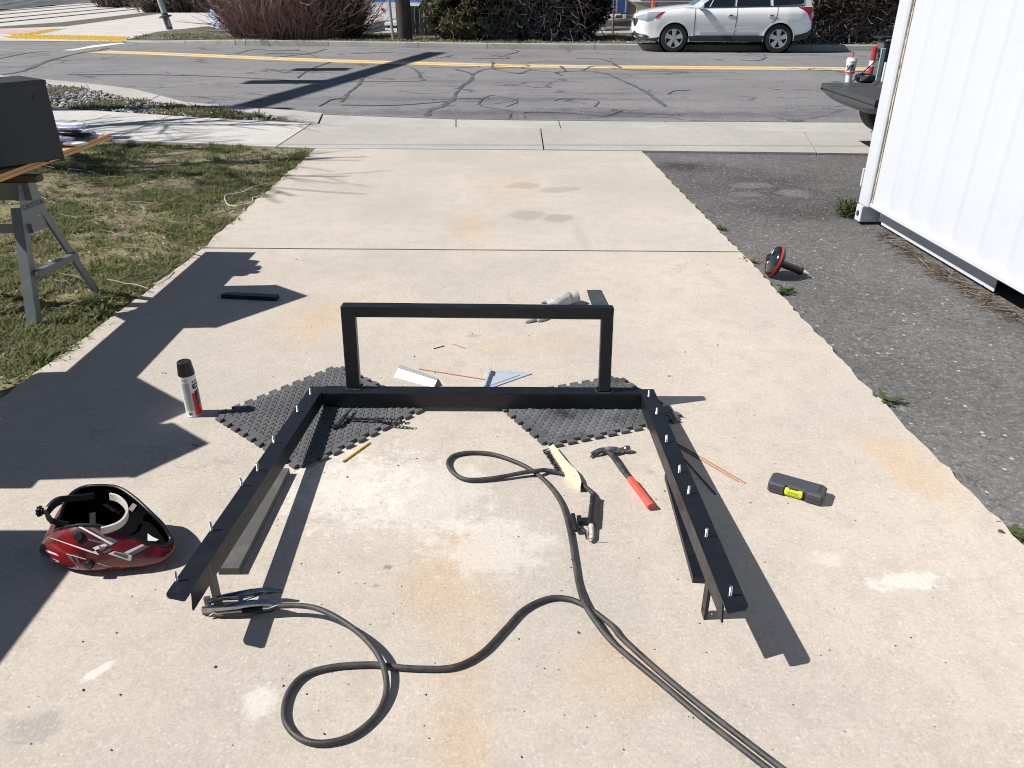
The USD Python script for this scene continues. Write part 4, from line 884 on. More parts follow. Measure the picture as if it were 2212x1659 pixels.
for zz, e in ((0.0215, (272, 219)), (0.0105, (270, 262))):
    obj("claw", tube(smooth_path(np.array([H5(440, 182, .017 + (zz - .0165) * 0.4), H5(390, 178, .017 + (zz - .0165) * 0.8), H5(330, 195, zz), H5(*e, zz - 0.003)]), 4), np.linspace(.0125, .005, 13), 8, flat=0.62), "hammer_steel", ham, smooth=30)
obj("neck", tube(smooth_path(np.array([H5(480, 215, .016), H5(530, 270, .016), H5(620, 400, .015), H5(715, 515, .015)]), 5), np.linspace(.0125, .0105, 16), 12, flat=0.85), "hammer_neck", ham)
g0, g1 = H5(705, 500, .0155), H5(945, 815, .0165)
gp_ = smooth_path(np.array([g0, g0 * .8 + g1 * .2, g0 * .5 + g1 * .5, g0 * .2 + g1 * .8, g1]), 5)
obj("grip", tube(gp_, np.interp(np.linspace(0, 1, len(gp_)), [0, .03, .3, .6, .85, .95, 1], [.0105, .0128, .0135, .0138, .0150, .0165, .0140]), 14, flat=0.88), "grip_red", ham)
gd = (g1 - g0) / np.linalg.norm(g1 - g0)
obj("grip_knurl", cat_([lathe(g0 + (g1 - g0) * t + np.array([gd[1], -gd[0], 0]) * -0.0045 * k + [0, 0, 0.0108], (0.1, -0.2, 1), [(0.0042, 0), (0.003, 0.0018), (0.0, 0.0024)], 7) for t in np.linspace(.08, .8, 17) for k in (-1, .1, 1.1)]), "grip_red", ham, kind="stuff")

# ---------------------------------------------------------------- wire brush
M("brush_wood", (0.74, 0.64, 0.48), 0.6, var=0.5, vscale=12.0, col2=(0.66, 0.52, 0.33)); M("bristle", (0.045, 0.048, 0.055), 0.4, metal=0.5)
B4 = lambda x, y, z: at(921.7 + x / 3.461, 737.3 + y / 3.461, z)
br = thing("wire_brush", "wire brush with a pale wooden handle lying on its side beside the hammer", "wire brush", B4(1040, 920, 0))
bp = Polygon([tuple(B4(x, y, .026)[:2]) for x, y in [(915, 790), (945, 768), (985, 815), (1035, 880), (1075, 922), (1115, 958), (1142, 1002), (1156, 1050), (1150, 1085), (1125, 1068), (1085, 1030), (1040, 985), (1010, 945), (960, 868)]]).buffer(0.003).buffer(-0.003)
obj("handle", slab(bp.difference(Point(*B4(1107, 1010, .026)[:2]).buffer(0.0028)), 0.002, 0.026), "brush_wood", br)
bm_ = []
for t in np.linspace(0, 1, 12):
    e = np.array([915 + 100 * t, 800 + 148 * t]); q = e + np.array([-42, 22])
    for z in (0.006, 0.011, 0.016, 0.021):
        for k in range(3):
            j = rng.normal(0, 3.5, 2); bm_.append(tube([B4(*e, z), B4(*(q + j), z + rng.normal(0, .001))], [0.0017, 0.0012], 4))
obj("bristles", cat_(bm_), "bristle", br, kind="stuff")

# ---------------------------------------------------------------- pencil, chipping hammer
M("pencil_yellow", (0.72, 0.50, 0.05), 0.4, var=0.3, vscale=60.0, col2=(0.55, 0.36, 0.03)); M("pencil_wood", (0.6, 0.45, 0.28), 0.7); M("graphite", (0.03, 0.03, 0.03), 0.4); M("ferrule", (0.2, 0.42, 0.16), 0.4, metal=0.5)
pa, pb = at(741, 997, .0045), at(801, 954, .0045)
pen = thing("pencil", "yellow pencil lying at the near edge of the left floor mat", "pencil", pa)
pd = pb - pa
obj("shaft", tube([pa + pd * .06, pa + pd * .92], .0042, 6), "pencil_yellow", pen, smooth=False)
obj("point", tube([pa + pd * .92, pb], [.004, .0006], 6), "pencil_wood", pen)
obj("ferrule", tube([pa, pa + pd * .06], .0043, 8), "ferrule", pen)
C1 = lambda x, y, z: at((950 + x / 4.097) / 1.3562, (1180 + y / 4.097) / 1.3562, z)
ch = thing("chipping_hammer", "black slag chipping hammer with a coiled spring handle on the left mat", "chipping hammer", C1(450, 200, 0))
M("tool_black", (0.03, 0.032, 0.036), 0.35, metal=0.6, var=0.5, vscale=50.0, col2=(0.1, 0.1, 0.1))
obj("head", tube(smooth_path(np.array([C1(95, 290, .022), C1(160, 270, .026), C1(200, 220, .030), C1(240, 170, .032), C1(290, 110, .032), C1(340, 65, .030)]), 4), np.interp(np.linspace(0, 1, 21), [0, .1, .3, .5, .75, 1], [.012, .015, .011, .012, .007, .0018]), 8, flat=0.6), "tool_black", ch)
obj("shaft", tube([C1(250, 180, .030), C1(450, 195, .029), C1(640, 200, .028)], .0056, 8), "tool_black", ch)
s0, s1 = C1(630, 200, .028), C1(985, 245, .027); sd = s1 - s0; _, sr, su = frame_of(sd)
tt = np.linspace(0, 1, 240); turns = 11
rad = np.interp(tt, [0, .15, .3, .55, .8, 1], [.0055, .0065, .0095, .0115, .0095, .004])
tw = np.interp(tt, [0, .18, 1], [0, 4, turns]) * 2 * math.pi
obj("spring_handle", tube(s0 + tt[:, None] * sd + rad[:, None] * (np.cos(tw)[:, None] * sr + np.sin(tw)[:, None] * su), .0028, 6), "tool_black", ch)
lp = np.array([C1(985, 245, .026) + .007 * np.array([math.cos(a) + 1, math.sin(a) * 0.9, 0]) for a in np.linspace(math.pi, -math.pi, 18)])
obj("loop", tube(lp, .002, 6), "tool_black", ch)

# ---------------------------------------------------------------- tool case
M("case_grey", (0.050, 0.053, 0.062), 0.55, bump=0.6, bscale=500.0); M("case_lime", (0.60, 0.68, 0.03), 0.4)
ca, cbb = at(1655, 1062, 0), at(1774.5, 1096.5, 0); cX = (cbb - ca); cL = np.linalg.norm(cX); cX /= cL; cY = np.array([-cX[1], cX[0], 0]); cW, cH = 0.083, 0.043
case = thing("tool_case", "small dark grey plastic bit case with a lime latch, right of the frame", "tool case", ca)
CP = lambda x, y, z: ca + cX * x + cY * y + np.array([0, 0, z])
def casehalf(z0, z1, inset, top):
    o = [(0.008, 0.0), (0.055, 0.0), (0.062, 0.012), (cL - 0.062, 0.012), (cL - 0.055, 0.0), (cL - 0.008, 0.0), (cL, 0.010), (cL, cW - 0.010), (cL - 0.01, cW), (0.01, cW), (0, cW - 0.01), (0, 0.01)]
    pg = Polygon(o); c = pg.centroid
    sh = (z0, 1.0, z1 - (0.004 if top else 0), z1)
    lo, hi = pg.buffer(-inset), pg
    ms = []
    if top: ms = [slab(pg, z0, z1 - 0.006)]; prev = pg
    else: ms = [slab(pg, z0 + 0.006, z1)]
    ring_a = np.array(pg.exterior.coords)[:-1]; ring_b = (ring_a - [c.x, c.y]) * [1 - 0.010 / cL * 1.2, 1 - 0.010 / cW * 1.2] + [c.x, c.y]
    za, zb_ = (z1 - 0.006, z1) if top else (z0 + 0.006, z0)
    V = np.vstack([np.c_[ring_a, np.full(len(ring_a), za)], np.c_[ring_b, np.full(len(ring_b), zb_)]]); n = len(ring_a)
    F = np.array([[j, (j + 1) % n, n + (j + 1) % n, n + j] for j in range(n)])
    s = tomesh((V, F)); cap = trimesh.creation.extrude_polygon(Polygon(ring_b), 1e-4, engine="earcut"); cap.apply_translation([0, 0, zb_ - (1e-4 if top else 0)])
    if not top: s.invert()
    return place(cat_(ms + [s, cap]), cX, cY, ca)
obj("base", casehalf(0.0005, 0.019, 0.004, False), "case_grey", case, smooth=25)
obj("lid", casehalf(0.0205, cH, 0.004, True), "case_grey", case, smooth=25)
lx = cL * 0.475; lw = 0.062
obj("latch", [bx(CP(lx, 0.006, 0.022), (lw, 0.011, 0.019), ch=0.002, R=np.stack([cX, cY, [0, 0, 1]], 1)), bx(CP(lx - lw * .37, 0.007, 0.032), (lw * .24, 0.008, 0.008), ch=0.0015, R=np.stack([cX, cY, [0, 0, 1]], 1)), bx(CP(lx + lw * .37, 0.007, 0.032), (lw * .24, 0.008, 0.008), ch=0.0015, R=np.stack([cX, cY, [0, 0, 1]], 1)), bx(CP(lx, 0.008, 0.0085), (lw * .9, 0.007, 0.007), ch=0.0015, R=np.stack([cX, cY, [0, 0, 1]], 1))], "case_lime", case, smooth=20)
tx = meshkit.text_mesh("RYOBI", 0.0085, 0.0008, True); M("case_lime_dark", (0.36, 0.42, 0.015), 0.45)
wtx = tx.bounds[1][0] - tx.bounds[0][0]; tx.apply_translation([-wtx / 2, 0, 0])
obj("latch_lettering", place(tx, cX, (0, 0, 1), CP(lx, 0.0005, 0.0185)), "case_lime_dark", case, smooth=False)
tx2 = meshkit.text_mesh("RYOBI", 0.011, 0.0007, True); M("case_emboss", (0.030, 0.032, 0.038), 0.5)
obj("lid_lettering", place(tx2, -cY, cX, CP(cL - 0.026, cW * 0.86, cH)), "case_emboss", case, smooth=False)

# ---------------------------------------------------------------- small things behind and beside the frame
M("alu", (0.50, 0.55, 0.63), 0.4, metal=0.25, var=0.3, vscale=50.0, col2=(0.5, 0.53, 0.58)); M("galv", (0.62, 0.63, 0.64), 0.4, metal=0.35, var=0.8, vscale=90.0, col2=(0.42, 0.43, 0.44))
S = lambda x, y, z=0.004: at(700.5 + x / 3.158, 589.9 + y / 3.158, z)[:2]
sq = thing("speed_square", "blue-grey aluminium triangle square lying behind the cross beam", "speed square", at(1090, 815))
A_, B_ = np.array(S(1142, 668)), np.array(S(1418, 684)); ux = (B_ - A_) / np.linalg.norm(B_ - A_); uy = np.array([ux[1], -ux[0]]); ls = np.linalg.norm(B_ - A_)
tri = Polygon([(0, 0), (ls, 0), (0, ls)])
tri = tri.difference(Polygon([(0.016, ls - 0.045), (ls - 0.055, 0.022), (ls - 0.050, 0.028), (0.016, ls - 0.036)])).difference(sbox(0.012, 0.01, 0.024, 0.055)).difference(Point(ls * .55, .012).buffer(.004))
M3 = lambda m: place(m, (*ux, 0), (*uy, 0), (*A_, 0.0))
def flipz(m): m = m.copy(); m.vertices[:, 2] *= -1; m.invert(); return m
obj("blade", M3(flipz(slab(tri, 0.001, 0.005))), "alu", sq, smooth=20)
obj("fence", M3(flipz(slab(sbox(-0.009, -0.001, -0.0005, ls + 0.001), 0.0005, 0.022))), "alu", sq, smooth=20)
sc = cat_([slab(sbox(x, 0.0005, x + 0.0008, 0.006 + (0.004 if i % 4 == 0 else 0)), 0.005, 0.0053) for i, x in enumerate(np.arange(0.03, ls - 0.02, 0.0055))])
M("print_dark", (0.10, 0.11, 0.13), 0.6)
obj("scale_marks", M3(flipz(sc)), "print_dark", sq, smooth=False)
q1, q2, q3, q4 = at(863.6, 787, .002), at(946, 817, .002), at(850, 815, .002), at(936, 838, .002)
r1, r2 = at(859.5, 795.5, .026), at(943.5, 822.5, .026)
V = np.array([q1, q2, r1, r2, q3, q4] + [p - [0, 0, .003] for p in (q1, q2, r1, r2, q3, q4)])
F = [[0, 1, 3, 2], [2, 3, 5, 4], [6, 8, 9, 7], [8, 10, 11, 9], [0, 6, 7, 1], [4, 5, 11, 10], [0, 2, 8, 6], [2, 4, 10, 8], [1, 7, 9, 3], [3, 9, 11, 5]]
am = tomesh((V, np.array(F))); am.fix_normals()
obj("steel_angle", am, "galv", label="short shiny galvanised angle offcut lying behind the cross beam", cat="steel offcut", smooth=False)
M("rod_copper", (0.42, 0.17, 0.085), 0.5, metal=0.3, var=0.4, vscale=40.0); M("rod_dark", (0.03, 0.028, 0.027), 0.5)
def rod(a, b, m, label, z=0.0025, grp=None):
    obj("welding_rod", tube([at(*a, z), at(*b, z)], 0.0021, 6), m, label=label, cat="welding rod")
rod((905, 797), (1064, 822.5), "rod_copper", "long copper-coloured welding rod between the galvanised offcut and the square")
rod((1462, 957), (1610, 1043), "rod_copper", "upper of the two copper rods right of the frame's right arm")
rod((1462, 962), (1595, 1040), "rod_copper", "lower of the two copper rods right of the frame's right arm")
rod((1468, 980), (1547, 1068), "rod_dark", "dark welding rod lying in the shadow of the right arm")
rod((978, 743), (1005, 752), "rod_copper", "very short copper rod stub on bare concrete seen through the hoop")
rod((937, 753), (960, 747), "rod_dark", "dark burnt rod stub on bare concrete seen through the hoop")
rod((735, 809), (752, 797), "rod_dark", "thin dark wire on the concrete between the can and left mat")
# bent flat strip and leather glove behind the hoop
sp_ = [at(1283, 627, .004), at(1287, 640, .014), at(1293, 655, .020), at(1300, 672, .016), at(1306, 688, .004)]
M("strip_steel", (0.085, 0.088, 0.095), 0.45, metal=0.5, var=0.5, vscale=20.0, col2=(0.13, 0.13, 0.13))
band([p + np.array([-0.042, 0, 0]) for p in sp_], 0.0843, 0.003, "strip_steel", "bent_strip", None, drop=(1, 0.05, 0))
ls_ = stage.GetPrimAtPath("/World/bent_strip"); tag(ls_, "bent dark steel strip lying behind the hoop's right corner", "steel strip")
M("glove_leather", (0.42, 0.42, 0.40), 0.85, var=0.7, vscale=30.0, col2=(0.25, 0.25, 0.24), bump=1.5, bscale=120.0)
import manifold3d as m3
def hullchain(joints):
    """joints: lists of (point, radius); each consecutive pair is hulled and all are joined."""
    tot = None
    for chain in joints:
        for (a, ra), (b, rb) in zip(chain[:-1], chain[1:]):
            s = m3.Manifold.sphere(ra, 16).translate(tuple(map(float, a))) + m3.Manifold.sphere(rb, 16).translate(tuple(map(float, b)))
            h = s.hull(); tot = h if tot is None else tot + h
    return tot
gl = thing("work_glove", "pale grey leather work glove lying behind the hoop's top bar", "work glove", at(1200, 670))
G_ = lambda x, y, z: at(x, y, z)
hm = hullchain([[(G_(1225, 645, .035), .04), (G_(1200, 660, .03), .036), (G_(1180, 672, .025), .03)], [(G_(1215, 650, .02), .03), (G_(1195, 655, .018), .028)], [(G_(1182, 676, .018), .016), (G_(1160, 688, .013), .013), (G_(1138, 694, .010), .009)], [(G_(1188, 676, .016), .015), (G_(1175, 688, .012), .012), (G_(1163, 692, .010), .010)], [(G_(1178, 668, .016), .015), (G_(1157, 676, .014), .012), (G_(1145, 680, .01), .010)], [(G_(1195, 652, .018), .018), (G_(1180, 650, .014), .014), (G_(1172, 651, .012), .011)]])
gm = tomesh(hm.refine_to_length(0.012)); gm.merge_vertices(); trimesh.smoothing.filter_taubin(gm, iterations=8)
vn = gm.vertex_normals; gm.vertices = gm.vertices + vn * (0.011 * (meshkit.fbm(np.asarray(gm.vertices) * 38, 3)[:, None] - 0.5))
gm.vertices[:, 2] = np.maximum(gm.vertices[:, 2], 0.001)
obj("palm", gm, "glove_leather", gl, smooth=True)
cu = lathe(G_(1226, 645, .036), (0.75, 0.42, 0.16), [(0.034, 0), (0.036, 0.03), (0.038, 0.058), (0.039, 0.062), (0.035, 0.060), (0.032, 0.02)], 22)
cu.vertices = cu.vertices + 0.010 * (meshkit.fbm(np.asarray(cu.vertices) * 30, 3, 4)[:, None] - 0.5); cu.vertices[:, 2] = np.maximum(cu.vertices[:, 2] * 0.9, 0.0015)
obj("cuff", cu, "glove_leather", gl, smooth=True)
# dark bevelled block in the shadow of the bench
fb = poly([(0, 0), (0.02, 0.034), (0.075, 0.045), (0.335, 0.045), (0.335, 0), ])
fa, fe = at(478, 645, 0), at(600, 651, 0)
obj("steel_bar", place(slab(fb, 0.0008, 0.026), fe - fa, (0, 1, 0), fa), "frame_black", label="short black steel bar with one slanted end, left of the hoop on concrete", cat="steel bar")
# crumbs of slag and grit strewn on the concrete
cp = [(351, 805), (358, 806), (418, 960), (425, 963), (432, 958), (415, 944), (420, 948), (700, 1020), (860, 1005), (1016, 975), (1445, 812), (1830, 855), (1620, 1085), (1725, 1048), (1232, 1225), (1250, 1366), (1830, 545), (610, 1480), (700, 1585), (465, 1440), (1435, 1060), (1380, 1205), (900, 990), (750, 1030), (815, 900), (870, 835), (1080, 850), (1120, 1380), (1510, 1345), (920, 1500), (260, 1500), (180, 1490), (240, 1620), (560, 930), (940, 805), (895, 770), (1020, 720), (1480, 760), (1550, 745), (640, 560), (960, 620), (830, 480)]
r_ = np.random.default_rng(21)
cpw = np.array([at(*p, 0.002) for p in cp] + [at(r_.uniform(60, 2100), r_.uniform(560, 1640), 0.001) for _ in range(300)])
cpw = cpw[(cpw[:, 0] > -2.0) & (cpw[:, 0] < 1.45)]
scatter("grit_crumbs", [stone_mesh(50 + i) for i in range(5)], ["rod_dark", "stone_dark", "joint_dirt", "rod_dark", "stone_warm"], cpw, np.r_[r_.uniform(0.003, 0.006, len(cp)), r_.uniform(0.0012, 0.0035, max(0, len(cpw) - len(cp)))][:len(cpw)], "dark slag crumbs and grit strewn over the concrete", cat="grit", seed=22)
# ---------------------------------------------------------------- sawhorses, plank, cabinets, bag
paint("galv_grey", (0.20, 0.21, 0.215), 0.45, 0.5, (0.27, 0.27, 0.26), 0.5, scr=0.25)
M("lumber", (0.60, 0.33, 0.14), 0.7, var=0.6, vscale=5.0, col2=(0.46, 0.25, 0.11), bump=0.6, bscale=60.0); M("lumber_dark", (0.09, 0.06, 0.045), 0.8)
paint("cabinet_grey", (0.024, 0.026, 0.030), 0.5, 0.5, (0.052, 0.052, 0.054))
PZ = 0.79
def sawhorse(near_foot, far_foot, label):
    a, b = np.array(near_foot), np.array(far_foot)
    t = thing("sawhorse", label, "sawhorse", (*((a + b) / 2)[:2], 0))
    m = (a + b) / 2; ax = np.array([-1.0, 0.0, 0]); dy = (b - a) / np.linalg.norm(b - a)
    for k in (0, 1):
        sh = ax * 0.78 * k
        lean = ax * (0.03 if k == 0 else -0.03)
        for f, s in ((a, -1), (b, 1)):
            top = m + dy * s * 0.055 + np.array([0, 0, 0.60]) + lean * 2.0 + sh
            foot = f + sh - lean * 0
            d = top - foot; _, r, u = frame_of(d, ax)
            obj("leg", [bar(foot, top, 0.048, 0.004, up=(1, 0.0, 0)), bar(foot + dy * s * 0.022 + [-0.025, 0, 0], top + dy * s * 0.022 + [-0.025, 0, 0], 0.004, 0.05, up=(1, 0, 0))], "galv_grey", t)
        p0, p1 = a + (m - a) * 0.40 * 1.0, b + (m - b) * 0.40
        z = 0.27
        obj("brace", [bar(a * .56 + (m + dy * -.055) * .44 + np.array([0.004, 0, 0.265]) + sh, b * .56 + (m + dy * .055) * .44 + np.array([0.004, 0, 0.265]) + sh, 0.004, 0.034), bar(a * .56 + (m + dy * -.055) * .44 + np.array([-0.012, 0, 0.283]) + sh, b * .56 + (m + dy * .055) * .44 + np.array([-0.012, 0, 0.283]) + sh, 0.034, 0.004)], "galv_grey", t)
        pl = Polygon([(-0.115, 0.46), (0.115, 0.46), (0.058, 0.715), (-0.058, 0.715)])
        obj("end_plate", place(slab(pl, 0, 0.003), dy, (0, 0, 1), m + lean * 2 * (1 if k == 0 else 1) + sh + np.array([0.006 if k == 0 else -0.02, 0, 0])), "galv_grey", t)
    tx = meshkit.text_mesh("CAUTION", 0.026, 0.0006, True); tx.apply_translation([-0.075, 0, 0])
    O = m + ax * 0.06 + np.array([0.0105, 0, 0.585])
    obj("plate_lettering", place(tx, dy, (0, 0, 1), O), "print_dark", t, smooth=False)
    obj("rivet", lathe(O + dy * 0.02 + [0, 0, -.05], (1, 0, 0), [(0.006, 0), (0.004, 0.002), (0, 0.003)], 10), "zinc", t)
    obj("top_rail", [bar(m + np.array([0.0, 0, 0.675]) + ax * .02, m + ax * 0.80 + np.array([0, 0, 0.675]), 0.07, 0.09)], "galv_grey", t)
    obj("timber_rail", bar(m + np.array([0.03, 0, 0.738]), m + ax * 0.84 + np.array([0, 0, 0.738]), 0.06, 0.034, 0.003), "lumber_dark", t)
    obj("lower_rail", bar(m + ax * 0.03 + dy * -.07 + np.array([0, 0, 0.49]), m + ax * .78 + dy * -.07 + np.array([0, 0, 0.49]), 0.004, 0.05), "galv_grey", t)
sawhorse((-2.535, 3.865, -0.015), (-2.46, 4.375, -0.015), "grey steel folding sawhorse standing on the lawn, under the plank's far half")
sawhorse((-2.56, 2.52, -0.015), (-2.5, 3.02, -0.015), "grey steel folding sawhorse nearer than the other, under the plank's near half")
plank = thing("plank", "thick orange-brown wooden plank laid across two sawhorses left of the driveway", "plank", (-2.68, 3.75, 0.76))
for k, (z0, z1) in enumerate(((0.757, 0.7735), (0.775, PZ))):
    pp = poly([(-2.52 - .004 * k, 5.09), (-2.84, 5.1), (-2.86, 2.3), (-2.525, 2.3)])
    obj("board", slab(pp, z0, z1), "lumber", plank, smooth=False)
ua, ub = np.array([-0.62, -0.78]), np.array([-0.78, 0.62]); ua /= np.linalg.norm(ua); ub = np.array([ua[1], -ua[0]]) ; ub = ub if ub[0] < 0 else -ub
def cabinet(corner, La, Lb, z0, z1, label):
    c = np.array(corner); o = [c, c + ua * La, c + ua * La + ub * Lb, c + ub * Lb]
    ctr = (o[0] + o[2]) / 2
    t = thing("steel_cabinet", label, "cabinet", (*ctr, z0))
    obj("body", bx((*ctr, (z0 + z1) / 2), (La, Lb, z1 - z0), rz=math.atan2(ua[1], ua[0]), ch=0.004), "cabinet_grey", t)
    obj("lid", bx((*ctr, z1 - 0.012), (La + 0.006, Lb + 0.006, 0.020), rz=math.atan2(ua[1], ua[0]), ch=0.003), "cabinet_grey", t)
    n = np.array([-ub[0], -ub[1], 0])
    p = np.array([*(c + ua * 0.075), z0 + (z1 - z0) * 0.8]) + n * 0.001
    obj("screw", lathe(p, n, [(0.008, 0), (0.007, 0.003), (0.003, 0.004), (0.003, 0.002), (0, 0.002)], 12), "plastic_black", t)
    for q in (0.12, 0.88):
        for r_b in (0.15, 0.85):
            f = c + ua * La * q + ub * Lb * r_b
            obj("foot", lathe((*f, PZ + 0.0008), (0, 0, 1), [(0, 0), (0.012, 0), (0.012, z0 - PZ), (0, z0 - PZ)], 10), "plastic_black", t)
cabinet((-2.375, 4.235), 0.607, 0.306, PZ + 0.012, 1.195, "dark grey steel cabinet on the plank, in view at the left edge")
cabinet((-2.385, 2.588), 0.307, 0.262, PZ + 0.012, 1.195, "smaller dark steel cabinet on the plank's near end, mostly out of view")
cabinet((-2.545, 2.873), 0.306, 0.607, PZ + 0.012, 1.195, "second long dark steel cabinet on the plank, out of view to the left")
# clear plastic bags of parts on the plank's end
g = Graph(); fr_ = g("fresnel", IOR=1.45).fac
pos = g("geometry").position
nb_b = g("bump", height=g.noise(pos, 60.0, 4.0, 0.6).fac, strength=1.0, distance=0.01).normal
g.done("clear_plastic", g("mix_closure", fac=0.45, closure1=g("transparent_bsdf", color=(0.85, 0.86, 0.95)).BSDF, closure2=g("principled_bsdf", base_color=(0.55, 0.54, 0.72), roughness=0.15, normal=nb_b).BSDF).closure)
M("bag_violet", (0.32, 0.30, 0.55), 0.3, var=0.7, vscale=40.0, col2=(0.55, 0.62, 0.75)); M("bag_green", (0.10, 0.45, 0.08), 0.4); M("bag_white", (0.7, 0.7, 0.72), 0.35); M("bag_blue", (0.10, 0.14, 0.5), 0.4)
bag = thing("parts_bag", "bundle of clear and violet plastic bags lying on the plank's far end", "plastic bags", (-2.6, 4.85, PZ))
r_ = np.random.default_rng(3)
for k in range(26):
    q = trimesh.creation.icosphere(subdivisions=3); v = np.asarray(q.vertices); v = np.sign(v) * np.abs(v) ** .6
    lv_ = k // 7; q.vertices = v * [r_.uniform(.05, .11), r_.uniform(.025, .05), r_.uniform(.006, .012)] * np.array([1, 1, 1.0])
    q.vertices = q.vertices + 0.006 * (meshkit.noise(np.asarray(q.vertices) * 60, k)[:, None] - .5)
    q.apply_transform(trimesh.transformations.rotation_matrix(r_.normal(0, .35), [0, 0, 1])); q.apply_transform(trimesh.transformations.rotation_matrix(r_.normal(0, .08), [0, 1, 0]))
    q.apply_translation([-2.62 + r_.uniform(-.10, .10) + .0 * lv_, 4.74 + r_.uniform(-.22, .20) * (1 - .12 * lv_), PZ + .016 + .027 * lv_ + r_.uniform(0, .004)])
    obj("bag", q, ["bag_violet", "clear_plastic", "bag_white", "bag_violet", "clear_plastic", "bag_white", "bag_white", "bag_violet", "plastic_black"][k % 9], bag, smooth=True)
# workbench out of view to the left: its edge shades the lower left corner
wbn = thing("workbench", "steel workbench standing left of the helmet, out of view, only its shadow seen", "workbench", (-2.75, 1.05, 0))
obj("top", bx((-2.74, 1.05, 0.905), (0.9, 2.0, 0.04), ch=0.003), "cabinet_grey", wbn)
obj("drawer_unit", bx((-2.72, 1.05, 0.52), (0.82, 1.9, 0.728), ch=0.003), "cabinet_grey", wbn)
for i in range(2):
    for j in range(2): obj("leg", bx((-3.1 + .75 * i, 0.14 + 1.82 * j, 0.068), (0.05, 0.05, 0.17)), "galv_grey", wbn)

# ---------------------------------------------------------------- white shipping container
g = Graph(); pos = g("geometry").position
st_ = g("mapping", mapping_type="point", vector=pos, scale=(5.0, 5.0, 0.35)).vector
c = g.mixc(g.math("multiply", g.ramp(g.noise(st_, 2.0, 6.0, 0.65).fac, 0.56, 0.75), 0.35), (0.535, 0.555, 0.59), (0.49, 0.495, 0.505))
c = g.mixc(g.math("multiply", g.ramp(g.noise(pos, 30.0, 5.0, 0.7).fac, 0.68, 0.75), 0.5), c, (0.52, 0.44, 0.34))
g.done("container_white", g("principled_bsdf", base_color=c, roughness=0.42, normal=g("bump", height=g.noise(pos, 3.0, 3.0).fac, strength=0.25, distance=0.02).normal).BSDF)
M("sealant", (0.66, 0.58, 0.42), 0.7, var=0.6, vscale=20.0, col2=(0.45, 0.33, 0.18))
M("shade_dark", (0.03, 0.03, 0.032), 0.8)
cA, cB_ = at(1877, 448, 0.144), at(2212, 640, 0.144)
cu_ = (cB_ - cA)[:2]; cu_ /= np.linalg.norm(cu_); cv = np.array([-cu_[1], cu_[0]]); cv = cv if cv[0] > 0 else -cv
cP = cA[:2] - cu_ * 0.20
con = thing("shipping_container", "white corrugated steel shipping container standing on the asphalt at right", "container", (*(cP + cu_ * 3 + cv * 1.2), 0))
CQ = lambda s, d, z: np.array([*(cP + cu_ * s + cv * d), z])
cR = np.stack([np.r_[cu_, 0], np.r_[cv, 0], [0, 0, 1]], 1)
if np.linalg.det(cR) < 0: cR[:, 1] *= -1
CLn, CWd, CHt = 6.06, 2.44, 2.59
def cbox(s0, s1, d0, d1, z0, z1, ch=0.004): return bx(CQ((s0 + s1) / 2, (d0 + d1) / 2, (z0 + z1) / 2), (s1 - s0, d1 - d0, z1 - z0), ch=ch, R=cR)
for i, (s0, s1) in enumerate(((0, 0.165), (CLn - .165, CLn))):
    for d0, d1 in ((0, .16), (CWd - .16, CWd)):
        obj("corner_post", cbox(s0 + .004, s1 - .004, d0 + .004, d1 - .004, 0.125, CHt - .12, 0.012), "container_white", con)
        for z0 in (0.0, CHt - .12):
            m = cbox(s0 + (.075 if s0 > 1 else 0), s1 - (.075 if s0 < 1 else 0), d0 + .002, d1, z0 + 0.001, z0 + .124, 0.006)
            if d0 == 0:
                obj("casting_hole", lathe(CQ((s0 + s1) / 2 - .04, 0.004, z0 + .06), -np.r_[cv, 0], [(0.022, 0), (0.022, 0.004), (0.018, 0.0045), (0.0, 0.0045)], 14), "shade_dark", con)
            obj("corner_casting", m, "container_white", con)
for d0 in (0.015, CWd - .075):
    w0 = d0 + .12 if d0 < 1 else d0 - .03
    obj("bottom_rail", [cbox(.17, CLn - .17, d0, d0 + .05, 0.150, 0.166, .002), cbox(.17, CLn - .17, min(d0, w0), max(d0, w0) + .006, 0.144, 0.150, .001)] + [cbox(a_, b_, w0, w0 + .007, 0.004, 0.1445, .001) for a_, b_ in ((.17, 1.62), (1.98, 3.9), (4.26, CLn - .17))], "container_white", con)
    obj("top_rail", cbox(.17, CLn - .17, d0, d0 + .06, CHt - .10, CHt - .03), "container_white", con)
obj("pocket_lining", [cbox(1.5, 1.92, 0.45, 0.46, 0.002, 0.14), cbox(3.88, 4.28, 0.45, 0.46, 0.002, 0.14)], "shade_dark", con, kind="stuff")
def corrugated(s0, s1, d, sign, z0, z1, name, along):
    xs, ys = [s0], [0.0]; p = s0 + 0.05
    while p + .29 < s1:
        xs += [p, p + .068, p + .068 + .072, p + .28 - .068 + .0]; ys += [0, .020, .020, 0]; p += .28
    xs.append(s1); ys.append(0)
    V = []; n = len(xs)
    for z in (z0, z1):
        for x, y in zip(xs, ys): V.append(CQ(x, d + sign * y, z) if along else CQ(d + sign * y, x, z))
    F = [[i, i + 1, n + i + 1, n + i] for i in range(n - 1)]
    obj(name, (np.array(V), np.array(F)), "container_white", con, smooth=15)
corrugated(.175, CLn - .175, 0.036, 1, .166, CHt - .10, "side_wall", True)
corrugated(.175, CLn - .175, CWd - .036, -1, .166, CHt - .10, "side_wall", True)
corrugated(.175, CWd - .175, .036, 1, .15, CHt - .10, "end_wall", False)
corrugated(.175, CWd - .175, CLn - .036, -1, .15, CHt - .10, "end_wall", False)
obj("roof", cbox(.05, CLn - .05, .05, CWd - .05, CHt - .045, CHt - .02), "container_white", con)
